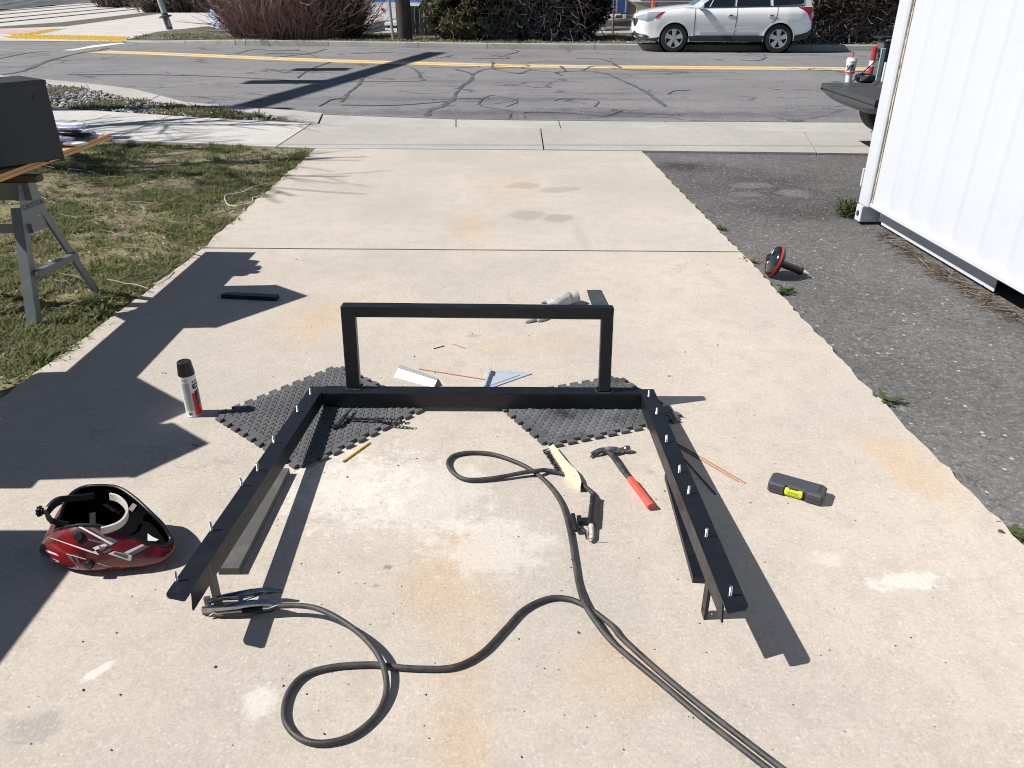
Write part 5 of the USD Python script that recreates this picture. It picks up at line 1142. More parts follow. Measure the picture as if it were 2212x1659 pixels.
obj("floor", cbox(.05, CLn - .05, .16, CWd - .16, .12, .1435), "shade_dark", con)
obj("sealant_bead", tube(smooth_path(np.array([CQ(.171 + rng.normal(0, .0015), .030 + rng.normal(0, .001), z) for z in np.linspace(.15, 2.45, 24)]), 3), .002 + .005 * rng.random(70), 6), "sealant", con)
for zz in (.26, 1.0): obj("hinge_plate", cbox(-.006, .012, -.004, .05, zz, zz + .13, .002), "container_white", con)
# straw and weeds along its foot and the pad's edge
r_ = np.random.default_rng(31)
sp2 = np.array([[*(cP + cu_ * (0.25 + 1.9 * t) + cv * (0.05 + r_.normal(0, .025) - .06 * math.sin(math.pi * t) * r_.random())), 0.0] for t in r_.beta(1.6, 1.3, 380)])
scatter("straw_litter", [stalk(i + 60) for i in range(4)] + [tuft(70, 10, .05, .02, 1.4, .003)], ["straw", "grass_dry", "straw", "grass_dry", "grass_dry"], np.c_[sp2[:, :2], np.full(len(sp2), -0.01)], r_.uniform(.05, .2, len(sp2)) , "dry straw gathered along the container's foot", tilt=.25, cat="straw", seed=33)
def weed(name, p, n, h, w, label, mat="weed_green", broad=False):
    r = np.random.default_rng(int(abs(p[0] * 1000 + p[1] * 77)))
    V, F = [], []
    for i in range(n):
        a = r.uniform(0, 6.283); L = h * r.uniform(.5, 1.2); d = np.array([math.cos(a), math.sin(a), 0]); s = np.array([-d[1], d[0], 0]) * w * r.uniform(.7, 1.3); el = r.uniform(.25, .6) if broad else r.uniform(.6, 1.4); b = np.array([r.normal(0, h * .25), r.normal(0, h * .25), 0])
        k = len(V)
        for t, ww, up in ((0, .3, 0), (.4, 1, .55), (.8, .8, .75), (1, .05, .7)):
            c_ = b + d * L * t * math.cos(el) + np.array([0, 0, L * up * math.sin(el) + .002]); V += [c_ - s * ww, c_ + s * ww]
        for q in range(3): F.append([k + 2 * q, k + 2 * q + 1, k + 2 * q + 3, k + 2 * q + 2])
    V = np.array(V) + np.array([p[0], p[1], -0.018])
    t = thing(name, label, "weed", (p[0], p[1], -0.018), group=None)
    obj("leaves", (V, np.array(F)), mat, t, smooth=False)
weed("grass_tuft", at(1832, 466, -.02), 190, .17, .006, "green grass tuft at the foot of the container's far corner post")
weed("grass_tuft", at(1865, 477, -.02), 50, .08, .004, "reddish dry tuft right of the green tuft at the container's corner", "grass_dry")
weed("edge_weed", at(1556, 495, -.02), 20, .05, .006, "small weed on the driveway's right edge, nearest the sidewalk", broad=True)
weed("edge_weed", at(1616, 565, -.02), 50, .06, .005, "mossy weed on the driveway edge left of the red-ringed tool", "grass_olive", True)
weed("edge_weed", at(1690, 632, -.02), 16, .075, .012, "broad-leaved weed on the driveway edge just nearer than the red-ringed tool", broad=True)
weed("edge_weed", at(1918, 868, -.02), 14, .065, .011, "broad-leaved weed on the driveway edge right of the tool case", broad=True)
weed("edge_weed", at(2188, 1158, -.02), 18, .06, .010, "broad-leaved weed at the photo's right border beside the driveway", broad=True)

# ---------------------------------------------------------------- round black and red tool on the asphalt
M("gloss_black", (0.012, 0.012, 0.014), 0.16, coat=0.5); M("ring_red", (0.55, 0.02, 0.03), 0.3); M("dial_white", (0.7, 0.7, 0.7), 0.5)
dl = thing("round_tool", "round black tool with a red ring, dial face and ribbed handle, on asphalt", "power tool", at(1685, 590, -.02))
dc = aty(1673, 563, 4.70); dc[2] = 0.082
de = at(1742, 583, 0.016); dax = de - dc; dax /= np.linalg.norm(dax)
dax = np.array([0.93, -0.10, -0.33]); dax /= np.linalg.norm(dax)
RD = 0.098
obj("housing", lathe(dc, dax, [(0, -0.036), (0.03, -0.036), (0.045, -0.030), (0.075, -0.026), (0.09, -0.017), (RD - .001, -0.004), (RD - .001, -.002)], 40), "gloss_black", dl, smooth=50)
obj("red_ring", lathe(dc, dax, [(RD - .003, -.003), (RD + .001, -.002), (RD + .0015, .004), (RD + .001, .009), (RD - .003, .010)], 40), "ring_red", dl)
obj("back_shell", lathe(dc, dax, [(RD - .001, .009), (RD - .003, .017), (0.085, .030), (0.05, .036), (0.028, .040), (0.024, .05)], 40), "plastic_black", dl, smooth=50)
_, dr, du = frame_of(dax)
hb, he = dc + dax * 0.045, dc + dax * 0.185
ribs = [(0.026, 0), (0.023, 0.01)]
for k in range(12): ribs += [(0.0235, .014 + k * .01), (0.0222, .018 + k * .01)]
ribs += [(0.026, .136), (0.026, .144), (0.016, .145)]
obj("handle", lathe(hb, dax, ribs, 20), "plastic_black", dl)
obj("shaft_end", [lathe(hb + dax * .144, dax, [(0.016, 0), (0.016, .012), (.013, .014), (.013, .026), (.008, .028), (.006, .045), (0, .046)], 14)], "zinc", dl)
dfc = dc - dax * 0.036
obj("dial_rim", lathe(dfc + du * .045, -dax, [(0.022, -.014), (.022, .003), (.019, .004), (.0185, .002), (0, .002)], 22), "gloss_black", dl)
arcp = np.array([dfc + du * .045 - dax * .0045 + .017 * (math.cos(a) * dr + math.sin(a) * du) for a in np.linspace(-.6, 3.7, 22)])
obj("dial_arc", tube(arcp, .0014, 5), "dial_white", dl)
obj("dial_mark", bx(dfc + du * .045 - dax * .0028, (.002, .012, .008), R=np.stack([dax, dr, du], 1)), "dial_white", dl)
obj("window", bx(dfc - du * .02 + dr * .012 - dax * .001, (.003, .012, .016), ch=.001, R=np.stack([dax, dr, du], 1)), "dial_white", dl)
obj("socket", lathe(dfc - dr * .02 + dax * .002, -dax, [(.026, 0), (.026, .004), (.021, .012), (.015, .013), (.014, .006), (0, .006)], 20), "plastic_black", dl)
obj("needle", tube([dfc - dr * .02 - dax * .006, dfc - dr * .02 - dax * .022], [.004, .0012], 8), "ring_red", dl)

M("wire_white", (0.7, 0.69, 0.66), 0.5)
obj("white_wire", tube(smooth_path(np.array([at(x * .5447, 216 + y * .5447, zz) for x, y, zz in [(1060, 330, .01), (1000, 345, .02), (960, 365, .02), (895, 378, .015), (905, 415, .01), (960, 415, .015), (1000, 400, .012), (1005, 385, .012), (1070, 377, .006)]]), 6), .0032, 6), "wire_white", label="thin white wire lying in a loop at the lawn's right edge", cat="wire")
# ---------------------------------------------------------------- white sport utility vehicle at the far kerb
M("car_white", (0.86, 0.87, 0.88), 0.25, coat=0.8); M("car_clad", (0.035, 0.035, 0.037), 0.6); M("car_glass", (0.012, 0.016, 0.022), 0.06, coat=1.0); M("tyre", (0.028, 0.028, 0.029), 0.75); M("alloy", (0.62, 0.63, 0.65), 0.28, metal=0.7); M("alloy_dark", (0.05, 0.05, 0.052), 0.5); M("lamp_red", (0.38, 0.012, 0.03), 0.15, coat=1.0); M("lamp_clear", (0.30, 0.33, 0.37), 0.12, coat=1.0); M("seam_dark", (0.10, 0.10, 0.11), 0.6); M("plate_white", (0.7, 0.7, 0.7), 0.5); M("chrome", (0.75, 0.76, 0.78), 0.12, metal=1.0)
M("screen_glass", (0.10, 0.16, 0.24), 0.05, coat=1.0)
WF, WR = at(1452, 112.5, RZ), at(1675, 114.0, RZ)
fx = (WF - WR)[:2]; fx /= np.linalg.norm(fx)                 # the car's forward direction
WB = float(np.linalg.norm((WF - WR)[:2])); fl = np.array([fx[1] * 1.0, -fx[0] * 1.0]); fl = fl if fl[1] < 0 else -fl   # towards the viewer
HWID = 0.895
SUVO = WF[:2] - fl * 0.80
def SV(m):
    """Car axes (x forward from the front axle, y towards the viewer, z up) to the world."""
    m = tomesh(m).copy(); v = np.asarray(m.vertices)
    v = v.copy(); v[:, 0] += 0.12 * np.clip(v[:, 0] - .42, 0, .53) / .53 + 0.10 * np.clip(XR - .42 - v[:, 0], 0, .56) / .56
    w = np.c_[SUVO[0] + fx[0] * v[:, 0] + fl[0] * v[:, 1], SUVO[1] + fx[1] * v[:, 0] + fl[1] * v[:, 1], RZ + v[:, 2]]
    m.vertices = w
    if fx[0] * fl[1] - fx[1] * fl[0] < 0: m.invert()
    return m
suv = thing("parked_suv", "white sport utility vehicle parked facing left at the far kerb", "car", (*(SUVO - fx * WB / 2), RZ))
rr_ = WB / 2.64
XR = -WB
def plan(x): return np.interp(x, [XR - .98, XR - .95, XR - .85, XR - .6, XR - .2, -.2, .45, .68, .80, .88, .93, .95], [.55, .70, .80, .86, .895, .895, .885, .84, .74, .60, .42, .30])
def belt(x): return np.interp(x, [XR - .95, XR + .2, -.55, -.3, .3, .65, .80, .90, .95], [1.13, 1.12, 1.08, 1.11, 1.06, 1.01, .96, .88, .78])
def wat(x, z):
    b_ = belt(x); base = plan(x)
    low = np.clip((0.42 - z) / 0.25, 0, 1) ** 2 * 0.05
    mid = -0.012 * np.cos((z - 0.45) * 9)
    up = np.clip((z - (b_ - 0.20)) / 0.20, 0, 1) ** 2 * 0.075
    return base - low + mid - up
def wcab(x, z):
    t = np.clip((z - 1.06) / 0.58, 0, 1); return np.interp(x, [XR - .9, XR - .5, -1.2, -.5], [.74, .80, .82, .80]) - 0.16 * t
arch = lambda x0, r: Point(x0, 0.345).buffer(r, 24)
side_pts = [(.95, .40), (.97, .62), (.955, .78), (.915, .90), (.80, .985), (.45, 1.06), (0, 1.11), (-.38, 1.145), (-.6, 1.13), (XR - .6, 1.14), (XR - .90, 1.12), (XR - .96, .98), (XR - .985, .70), (XR - .97, .46), (XR - .80, .36), (XR + .5, .27), (-.5, .26), (.6, .27), (.84, .30)]
sp = Polygon(side_pts).difference(arch(0, .385)).difference(arch(XR, .385))
bm_ = trimesh.creation.extrude_polygon(sp, 2.0, engine="earcut")
v, f = trimesh.remesh.subdivide_to_size(bm_.vertices, bm_.faces, 0.13, max_iter=12)
v = np.asarray(v); X, Z, Y = v[:, 0], v[:, 1], v[:, 2] - 1.0
Yn = Y * wat(X, Z)
Zn = Z - 0.05 * np.clip(np.abs(Y), 0, 1) ** 4 * (Z > belt(X) - 0.03)
body = trimesh.Trimesh(np.c_[X, -Yn, Zn], f, process=True)
obj("body", SV(body), "car_white", suv, smooth=40)
cab_pts = [(-.38, 1.10), (-1.12, 1.58), (-1.35, 1.625), (-2.2, 1.67), (XR - .35, 1.645), (XR - .62, 1.60), (XR - .90, 1.10)]
cm = trimesh.creation.extrude_polygon(Polygon(cab_pts), 2.0, engine="earcut"); v, f = trimesh.remesh.subdivide_to_size(cm.vertices, cm.faces, 0.16, max_iter=12); v = np.asarray(v)
X, Z, Y = v[:, 0], v[:, 1], v[:, 2] - 1.0
cab = trimesh.Trimesh(np.c_[X, -Y * wcab(X, Z), Z - 0.03 * np.abs(Y) ** 4], f, process=True)
obj("cabin", SV(cab), "car_white", suv, smooth=40)
def panel(pts, off=0.004, wf=wat, dens=0.09, sides=(1, -1), th=0.006):
    """A piece of skin that follows the flank, slightly proud of it."""
    out = []
    m = trimesh.creation.extrude_polygon(poly(pts), th, engine="earcut"); v, f = trimesh.remesh.subdivide_to_size(m.vertices, m.faces, dens, max_iter=12); v = np.asarray(v)
    for s in sides:
        q = trimesh.Trimesh(np.c_[v[:, 0], s * (wf(v[:, 0], v[:, 1]) + off + v[:, 2] - th), v[:, 1]], f, process=True)
        if s > 0: q.invert()
        out.append(q)
    return out
def skin(name, pts, mat, off=0.004, wf=wat, dens=0.09, sides=(1, -1), par=suv):
    for q in panel(pts, off, wf, dens, sides): obj(name, SV(q), mat, par, smooth=40)
win = [[(-.62, 1.095), (-1.10, 1.44), (-1.22, 1.525), (-1.52, 1.55), (-1.50, 1.10)], [(-1.56, 1.10), (-1.58, 1.555), (-2.35, 1.57), (-2.42, 1.125)], [(-2.50, 1.13), (-2.44, 1.568), (-2.95, 1.55), (-3.28, 1.44), (-3.30, 1.20), (-3.2, 1.16)]]
for w_ in win: skin("side_window", w_, "car_glass", 0.006, wcab)
skin("window_trim", [(-.52, 1.065), (-3.34, 1.115), (-3.34, 1.14), (-.60, 1.092)], "car_clad", 0.008, wcab)
skin("front_quarter_bar", [(-.86, 1.10), (-.885, 1.10), (-1.03, 1.39), (-1.01, 1.385)], "car_white", 0.009, wcab)
wsm = []
for a_, b_ in ((np.array([-.44, 1.14]), np.array([-1.10, 1.57])),):
    n = 6; V = []
    for i in range(n + 1):
        p = a_ + (b_ - a_) * i / n; nrm = np.array([(b_ - a_)[1], -(b_ - a_)[0]]); nrm = nrm / np.linalg.norm(nrm) * 0.006; nrm = nrm if nrm[0] > 0 else -nrm
        for s in np.linspace(-.90, .90, 7): V.append([p[0] + nrm[0], s * (wcab(p[0], p[1]) - .01), p[1] + nrm[1] - .03 * abs(s) ** 4])
    F = [[i * 7 + j, i * 7 + j + 1, (i + 1) * 7 + j + 1, (i + 1) * 7 + j] for i in range(n) for j in range(6)]
    obj("windscreen", SV((np.array(V), np.array(F))), "screen_glass", suv, smooth=True)
for s in (1,):
    pass
for x0, nm in ((0.0, "front"), (XR, "rear")):
    ringo = Point(x0, .345).buffer(.415, 24).difference(Point(x0, .345).buffer(.385, 24)).intersection(sbox(-9, .30, 9, 2))
    skin("wheel_arch_trim", list(ringo.exterior.coords), "car_white", 0.006, wat, 0.05)
skin("sill_cladding", [(-.42, .27), (XR + .42, .27), (XR + .36, .42), (-.36, .40)], "car_clad", 0.010)
skin("rear_bumper_cladding", [(XR - .40, .30), (XR - .80, .34), (XR - .96, .47), (XR - .96, .60), (XR - .80, .50), (XR - .40, .42)], "car_clad", 0.008)
skin("front_bumper_cladding", [(.94, .42), (.84, .29), (.42, .27), (.38, .38), (.62, .33), (.80, .40), (.93, .52)], "car_clad", 0.008)
skin("headlight", [(.90, .86), (.88, .79), (.70, .76), (.58, .78), (.44, .93), (.34, .98), (.50, .985), (.72, .95)], "lamp_clear", 0.006, wat, 0.05)
skin("side_marker", [(.52, .84), (.44, .93), (.34, .98), (.27, .99), (.35, .93), (.47, .83)], "lamp_red", 0.009, wat, 0.05)
skin("tail_lamp", [(XR - .42, 1.095), (XR - .66, 1.10), (XR - .94, 1.10), (XR - .955, .78), (XR - .90, .745), (XR - .84, .80), (XR - .70, .98)], "lamp_red", 0.006, wat, 0.05)
skin("reverse_lamp", [(XR - .86, .96), (XR - .955, .98), (XR - .955, .86), (XR - .90, .84)], "plate_white", 0.010, wat, 0.05)
for pts in ([(-.50, .42), (-.515, .42), (-.52, 1.06), (-.50, 1.05)], [(-1.555, .40), (-1.57, .40), (-1.60, 1.08), (-1.585, 1.08)], [(-2.62, 1.10), (-2.635, 1.10), (-2.60, .82), (-2.50, .72), (-2.49, .73), (-2.585, .825)], [(-.50, .415), (-.50, .428), (-2.2, .44), (-2.2, .427)]): skin("door_seam", pts, "seam_dark", 0.0035, wat, 0.06)
skin("flank_crease", [(-.60, .54), (-2.10, .57), (-2.10, .60), (-.60, .60)], "car_white", 0.012, wat, 0.08)
for x in (-1.40, -2.44):
    skin("door_handle", list(Point(0, 0).buffer(1, 8).exterior.coords) and [(x + .12 * math.cos(a), .935 + .018 * math.sin(a)) for a in np.linspace(0, 6.28, 14)[:-1]], "car_white", 0.025, wat, 0.05)
    skin("handle_recess", [(x - .03 + .05 * math.cos(a), .918 + .035 * math.sin(a)) for a in np.linspace(0, 6.28, 14)[:-1]], "seam_dark", 0.004, wat, 0.05)
skin("fog_lamp_bezel", [(.86, .46), (.66, .42), (.60, .37), (.66, .34), (.84, .36)], "car_clad", 0.010, wat, 0.05)
skin("fog_lamp", [(.78 + .05 * math.cos(a), .40 + .03 * math.sin(a)) for a in np.linspace(0, 6.28, 12)[:-1]], "lamp_clear", 0.014, wat, 0.05)
gy = np.linspace(-.42, .42, 9)
grl = [bx((.955 - .12 * abs(y) ** 1.5, y, .74), (.03, .10, .16), ch=.01) for y in gy]
obj("grille", [SV(m) for m in grl], "car_clad", suv)
skin("grille_corner", [(.90, .83), (.955, .62), (.90, .62), (.85, .80)], "car_clad", 0.006, wat, 0.05)
obj("grille_bar", SV(cat_([bx((.972 - .12 * abs(y) ** 1.5, y, .745), (.012, .11, .025), ch=.004) for y in gy])), "chrome", suv)
obj("number_plate", SV(bx((.972, 0.02, .50), (.012, .32, .15), ch=.003)), "plate_white", suv)
obj("lower_grille", SV(bx((.955, 0, .40), (.02, .9, .12), ch=.006)), "car_clad", suv)
for s in (1, -1):
    mm = trimesh.creation.icosphere(subdivisions=3); mm.vertices = mm.vertices * [.085, .12, .085] ; mm.vertices[:, 0] = np.where(mm.vertices[:, 0] < -.03, -.03, mm.vertices[:, 0])
    mm.apply_translation([-.66, s * .965, 1.13]); M_ = obj("mirror", SV(mm), "car_white", suv, smooth=50)
    obj("mirror_foot", SV(cat_([bar((-.62, s * .84, 1.055), (-.66, s * .93, 1.08), .05, .035, .01), bx((-.655, s * .955, 1.062), (.09, .10, .05), ch=.015)])), "car_clad", suv)
for s in (1, -1):
    obj("roof_rail", SV(tube([(-1.25, s * .60, 1.63), (-1.5, s * .60, 1.69), (-3.0, s * .60, 1.70), (-3.2, s * .60, 1.65)], .018, 8)), "car_clad", suv)
def car_wheel(par, org, ax, r, w, rim_r, tf, spokes=5):
    """Tyre, rim, spokes; ax points outwards, org is the outer face's centre."""
    d, ra, ub_ = frame_of(ax)
    T_ = obj("wheel", tf(lathe(org, ax, [(rim_r * .9, -w * .9), (r - .05, -w), (r - .012, -w * .94), (r, -w * .85), (r, -w * .15), (r - .012, -w * .05), (r - .05, 0.0), (rim_r + .012, -.004), (rim_r, -.014), (rim_r * .9, -.02)], 40)), "tyre", par, smooth=30)
    P_ = Thing(T_.path, T_.loc)
    obj("rim", tf(lathe(org, ax, [(rim_r + .006, -.008), (rim_r + .004, -.002), (rim_r - .008, -.006), (rim_r - .014, -.03), (rim_r - .02, -w * .8)], 40)), "alloy", P_, smooth=30)
    obj("brake_disc", tf(lathe(org, ax, [(rim_r - .015, -w * .6), (.03, -w * .55), (0, -w * .55)], 30)), "alloy_dark", P_)
    o = np.asarray(org, float) - d * .028
    for k in range(spokes):
        a = 2 * math.pi * k / spokes + math.pi / 2
        e = math.cos(a) * ra + math.sin(a) * ub_; t = np.cross(d, e)
        V = [(0.035, -.036), (0.035, .036), (rim_r - .012, .066), (rim_r - .012, -.066)]
        pg = Polygon([(x, y) for x, y in V]); m = slab(pg, 0, .022)
        q = place(m, e, t, o - d * .006)
        obj("spoke", tf(q), "alloy", P_, smooth=20)
    obj("hub", tf(lathe(o, ax, [(.075, -.01), (.07, .016), (.03, .020), (0, .020)], 20)), "alloy", P_)
    obj("hub_nuts", tf(cat_([lathe(o + .05 * (math.cos(a) * ra + math.sin(a) * ub_), ax, [(.011, .012), (.010, .021), (0, .021)], 8) for a in np.arange(5) * 2 * math.pi / 5])), "alloy_dark", P_, kind="stuff")
for x in (0, XR):
    for s in (1, -1): car_wheel(suv, (x, s * .885, .345), (0, s, 0), .345, .22, .225, SV)
liner = [lathe((x, s * .86, .345), (0, -s, 0), [(.39, 0), (.39, .5), (0, .5)], 24) for x in (0, XR) for s in (1, -1)]
for m in liner: obj("arch_liner", SV(m), "car_clad", suv)
obj("underbody", SV(bx((XR / 2, 0, .32), (3.6, 1.5, .12))), "car_clad", suv)

# ---------------------------------------------------------------- pickup truck behind the container
M("truck_green", (0.09, 0.12, 0.115), 0.35, coat=0.4); M("truck_grey", (0.055, 0.057, 0.063), 0.5, bump=0.5, bscale=200.0); M("truck_pale", (0.5, 0.55, 0.52), 0.4); M("truck_black", (0.018, 0.018, 0.02), 0.5)
TZ = 0.64
tr_ = at(1775, 178, TZ)                     # far rear corner of the lowered tailgate
TX, TYF = tr_[0], tr_[1]
TYN = TYF - 1.46
trk = thing("pickup_truck", "dark pickup truck behind the container, tailgate lowered towards the road", "truck", (TX + 2.5, (TYF + TYN) / 2, -0.02))
def tailg():
    # section across the tailgate: x from the free edge to the hinge, z
    sec = [(0.0, TZ - .004), (0.0, TZ - .052), (0.014, TZ - .058), (0.014, TZ - .078), (0.002, TZ - .084), (0.004, TZ - .112), (.05, TZ - .155), (.09, TZ - .175), (.56, TZ - .15), (.56, TZ)]
    V = []; ys = np.linspace(TYN, TYF, 13)
    for y in ys:
        e = min(y - TYN, TYF - y); sq_ = 1 - 0.38 * math.exp(-e / .14)
        V += [(TX + x, y, TZ - (TZ - z) * (sq_ if z < TZ - .09 else 1)) for x, z in sec]
    k = len(sec); F = [[i * k + j, (i + 1) * k + j, (i + 1) * k + (j + 1) % k, i * k + (j + 1) % k] for i in range(12) for j in range(k)]
    m = tomesh((np.array(V), np.array(F)))
    caps = [[0, j, j + 1] for j in range(1, k - 1)] + [[12 * k, 12 * k + j + 1, 12 * k + j] for j in range(1, k - 1)]
    m = cat_([m, trimesh.Trimesh(m.vertices, caps, process=False)]); m.fix_normals(); return m
obj("tailgate", tailg(), "truck_grey", trk, smooth=30)
HX = TX + .57
for y, s in ((TYF, 1), (TYN, -1)):
    yo = y + s * .10
    obj("bed_side", [bx((HX + .95, yo - s * .02, TZ + .18), (1.86, .05, .52), ch=.02), bx((HX + .95, yo - s * .11, TZ + .435), (1.88, .22, .03), ch=.012)], "truck_green", trk)
    obj("rear_post", [bx((HX + .035, yo - s * .10, TZ + .19), (.07, .17, .50), ch=.012)], "truck_green", trk)
    obj("post_trim", bx((HX + .015, yo - s * .185, TZ + .16), (.05, .012, .40), ch=.004), "truck_pale", trk)
    lam = obj("tail_lamp", bx((HX + .012, yo - s * .022, TZ + .17), (.09, .075, .40), ch=.012), "lamp_red", trk)
    obj("reverse_lamp", bx((HX + .008, yo - s * .022, TZ + .19), (.085, .078, .075), ch=.01), "plate_white", Thing(lam.path, lam.loc))
    obj("lamp_foot", bx((HX + .02, yo - s * .03, TZ - .055), (.08, .07, .05), ch=.008), "truck_pale", trk)
    obj("latch", [lathe((HX - .002, yo - s * .11, TZ + .33), (-1, 0, 0), [(.022, 0), (.022, .012), (.012, .014), (0, .014)], 12), bx((HX - .006, yo - s * .15, TZ + .28), (.02, .03, .05), ch=.004)], "truck_black", trk)
    obj("cap_rail", bx((HX + .9, yo - s * .11, TZ + .462), (1.9, .20, .02), ch=.006), "truck_black", trk)
    obj("tailgate_cable", tube([(HX - .005, yo - s * .15, TZ + .245), (HX - .03, yo - s * .16, TZ + .235), (TX + .33, y - s * .03, TZ + .012), (TX + .31, y - s * .03, TZ + .004)], .006, 6), "truck_black", trk)
    wm = lathe((HX + .95, yo + s * .02, .34 - .02), (0, -s, 0), [(.2, .02), (.32, 0), (.36, .02), (.36, .2), (.3, .24), (0, .24)], 30)
    obj("wheel", wm, "tyre", trk)
    wm = lathe((HX + 4.0, yo + s * .02, .34 - .02), (0, -s, 0), [(.2, .02), (.32, 0), (.36, .02), (.36, .2), (.3, .24), (0, .24)], 30)
    obj("wheel", wm, "tyre", trk)
obj("bed_floor", bx((HX + .95, (TYF + TYN) / 2, TZ - .04), (1.86, TYF - TYN + .1, .04)), "truck_black", trk)
obj("bed_front", bx((HX + 1.88, (TYF + TYN) / 2, TZ + .2), (.05, TYF - TYN + .15, .5)), "truck_green", trk)
cabp = Polygon([(HX + 1.95, .30), (HX + 1.95, 1.05), (HX + 2.1, 1.60), (HX + 3.0, 1.62), (HX + 3.55, 1.08), (HX + 4.6, .98), (HX + 4.75, .8), (HX + 4.75, .35)])
obj("cab", place(slab(cabp, -(TYF - TYN) / 2 - .1, (TYF - TYN) / 2 + .1), (1, 0, 0), (0, 0, 1), (0, (TYF + TYN) / 2, 0)), "truck_green", trk)
obj("bumper", bx((HX + .02, (TYF + TYN) / 2, TZ - .22), (.14, 1.2, .10), ch=.02), "truck_black", trk)
# the tyre carried under the bed
tc_ = aty(1872, 232, TYF - .45)
stx = TX + .62
sy_ = TYF - .20
obj("spare_tyre", lathe(aty(1842, 222, sy_) + np.array([.36, 0, -.005]), (0, -1, 0), [(.15, 0.0), (.23, -.01), (.275, .0), (.295, .03), (.292, .06), (.284, .07), (.284, .075), (.298, .085), (.30, .14), (.289, .145), (.289, .15), (.30, .155), (.30, .24), (.28, .27), (.2, .28)], 40), "tyre", trk, smooth=25)
# cup and loose mirror on the tailgate
M("cup_white", (0.78, 0.78, 0.78), 0.4); M("cup_red", (0.6, 0.02, 0.05), 0.4); M("cup_ink", (0.06, 0.07, 0.09), 0.5)
cpb = at(1832, 177, TZ + .002); S_ = 0.72 / 1685 * np.linalg.norm(cpb - [0, 0, EYE_H])
cw = 12.6 * S_
cup = thing("drink_cup", "large white takeaway cup with red band and red straw on the tailgate", "cup", cpb)
obj("cup", lathe(cpb, (0, 0, 1), [(0, 0), (cw * .62, 0), (cw * .66, 18 * S_), (cw * .86, 20 * S_), (cw * 1.02, 50 * S_), (cw * .98, 50 * S_)], 26), "cup_white", cup)
obj("lid", lathe(cpb + [0, 0, 49 * S_], (0, 0, 1), [(cw * 1.06, 0), (cw * 1.08, 3 * S_), (cw * .98, 5 * S_), (cw * .9, 9 * S_), (0, 9 * S_)], 26), "cup_white", cup)
obj("band", lathe(cpb, (0, 0, 1), [(cw * .885, 21 * S_), (cw * .91, 21.2 * S_), (cw * .935, 24.5 * S_), (cw * .9, 24.7 * S_)], 26), "cup_red", cup)
a0 = math.atan2(-cpb[1], -cpb[0])
for k, (a, z, w_, h) in enumerate([(-.7, 27, .5, 5), (-.35, 30, .6, 8), (.1, 28, .5, 4), (.3, 33, .5, 9), (-.1, 38, .7, 4), (.75, 29, .4, 5), (-.75, 35, .35, 6)]):
    n = 7; V = []
    for i in range(n):
        b_ = a0 + a + w_ * (i / (n - 1) - .5)
        for q in (0, 1):
            zz = (z + q * h + (i / (n - 1) - .5) * 5) * S_; rad = np.interp(zz, [20 * S_, 50 * S_], [cw * .86, cw * 1.02]) + .0015; V.append(cpb + [rad * math.cos(b_), rad * math.sin(b_), zz])
    F = [[2 * i, 2 * i + 2, 2 * i + 3, 2 * i + 1] for i in range(n - 1)]; obj("printed_mark", (np.array(V), np.array(F)), "cup_ink", cup)
obj("straw", tube([cpb + [0, 0, 50 * S_], cpb + [0.003, 0, 72 * S_]], 2.4 * S_ * .8, 8), "cup_red", cup)
mp_ = at(1867, 178, TZ + .002)
mir = thing("loose_mirror", "black car door mirror lying loose on the tailgate beside the cup", "mirror", mp_)
ms = trimesh.creation.icosphere(subdivisions=3); ms.vertices = np.sign(ms.vertices) * np.abs(ms.vertices) ** .7 * [.105, .06, .05]; ms.vertices[:, 2] = np.maximum(ms.vertices[:, 2], -.045); ms.apply_translation(mp_ + [0, 0.02, .046]); obj("shell", ms, "gloss_black", mir, smooth=50)
obj("glass", bx(mp_ + [-.02, -.036, .046], (.10, .012, .062), ch=.004), "chrome", mir)
obj("bracket", bx(mp_ + [.085, .0, .03], (.05, .06, .055), ch=.012), "plastic_black", mir)
# ---------------------------------------------------------------- posts and poles
M("galv_post", (0.42, 0.44, 0.45), 0.5, metal=0.3, var=0.5, vscale=3.0, col2=(0.33, 0.35, 0.36)); M("pole_wood", (0.06, 0.046, 0.037), 0.85, var=0.7, vscale=3.0, col2=(0.028, 0.023, 0.02), bump=2.0, bscale=18.0); M("sign_green", (0.03, 0.16, 0.07), 0.5)
lb = at(367, 64, 0.0); lt = aty(345, 0, lb[1]); ld = lt - lb
lp_ = thing("lamp_post", "leaning grey galvanised lamp post with a dark base collar by the far pavement", "lamp post", lb)
obj("shaft", tube([lb + [0, 0, .1], lb + ld * 1.0, lb + ld * 4.2], [.115, .105, .07], 16), "galv_post", lp_)
obj("base_collar", [lathe(lb, ld, [(.12, 0), (.12, .42), (.135, .43), (.24, .45), (.24, .50), (.13, .52), (.115, .6)], 16)], "strip_steel", lp_)
obj("lamp_arm", tube(smooth_path(np.array([lb + ld * 4.15, lb + ld * 4.25 + [1.0, 0, .2], lb + ld * 4.25 + [2.2, 0, .25]]), 4), .04, 8), "galv_post", lp_)
obj("lamp_head", bx(lb + ld * 4.25 + [2.5, 0, .22], (.7, .28, .12), ch=.04), "galv_post", lp_)
ub0 = at(873, 88.0, VZ)
pole = thing("utility_pole", "thick dark wooden utility pole at the kerb between shrub and conifer", "utility pole", ub0)
obj("shaft", tube(np.c_[ub0[0] - np.linspace(0, .12, 14), np.full(14, ub0[1] + .25), np.linspace(VZ - .05, 10.5, 14)], np.linspace(.225, .14, 14), 22), "pole_wood", pole)
obj("crossarm", bx((ub0[0] - .1, ub0[1] + .1, 9.6), (2.4, .1, .12), ch=.01), "pole_wood", pole)
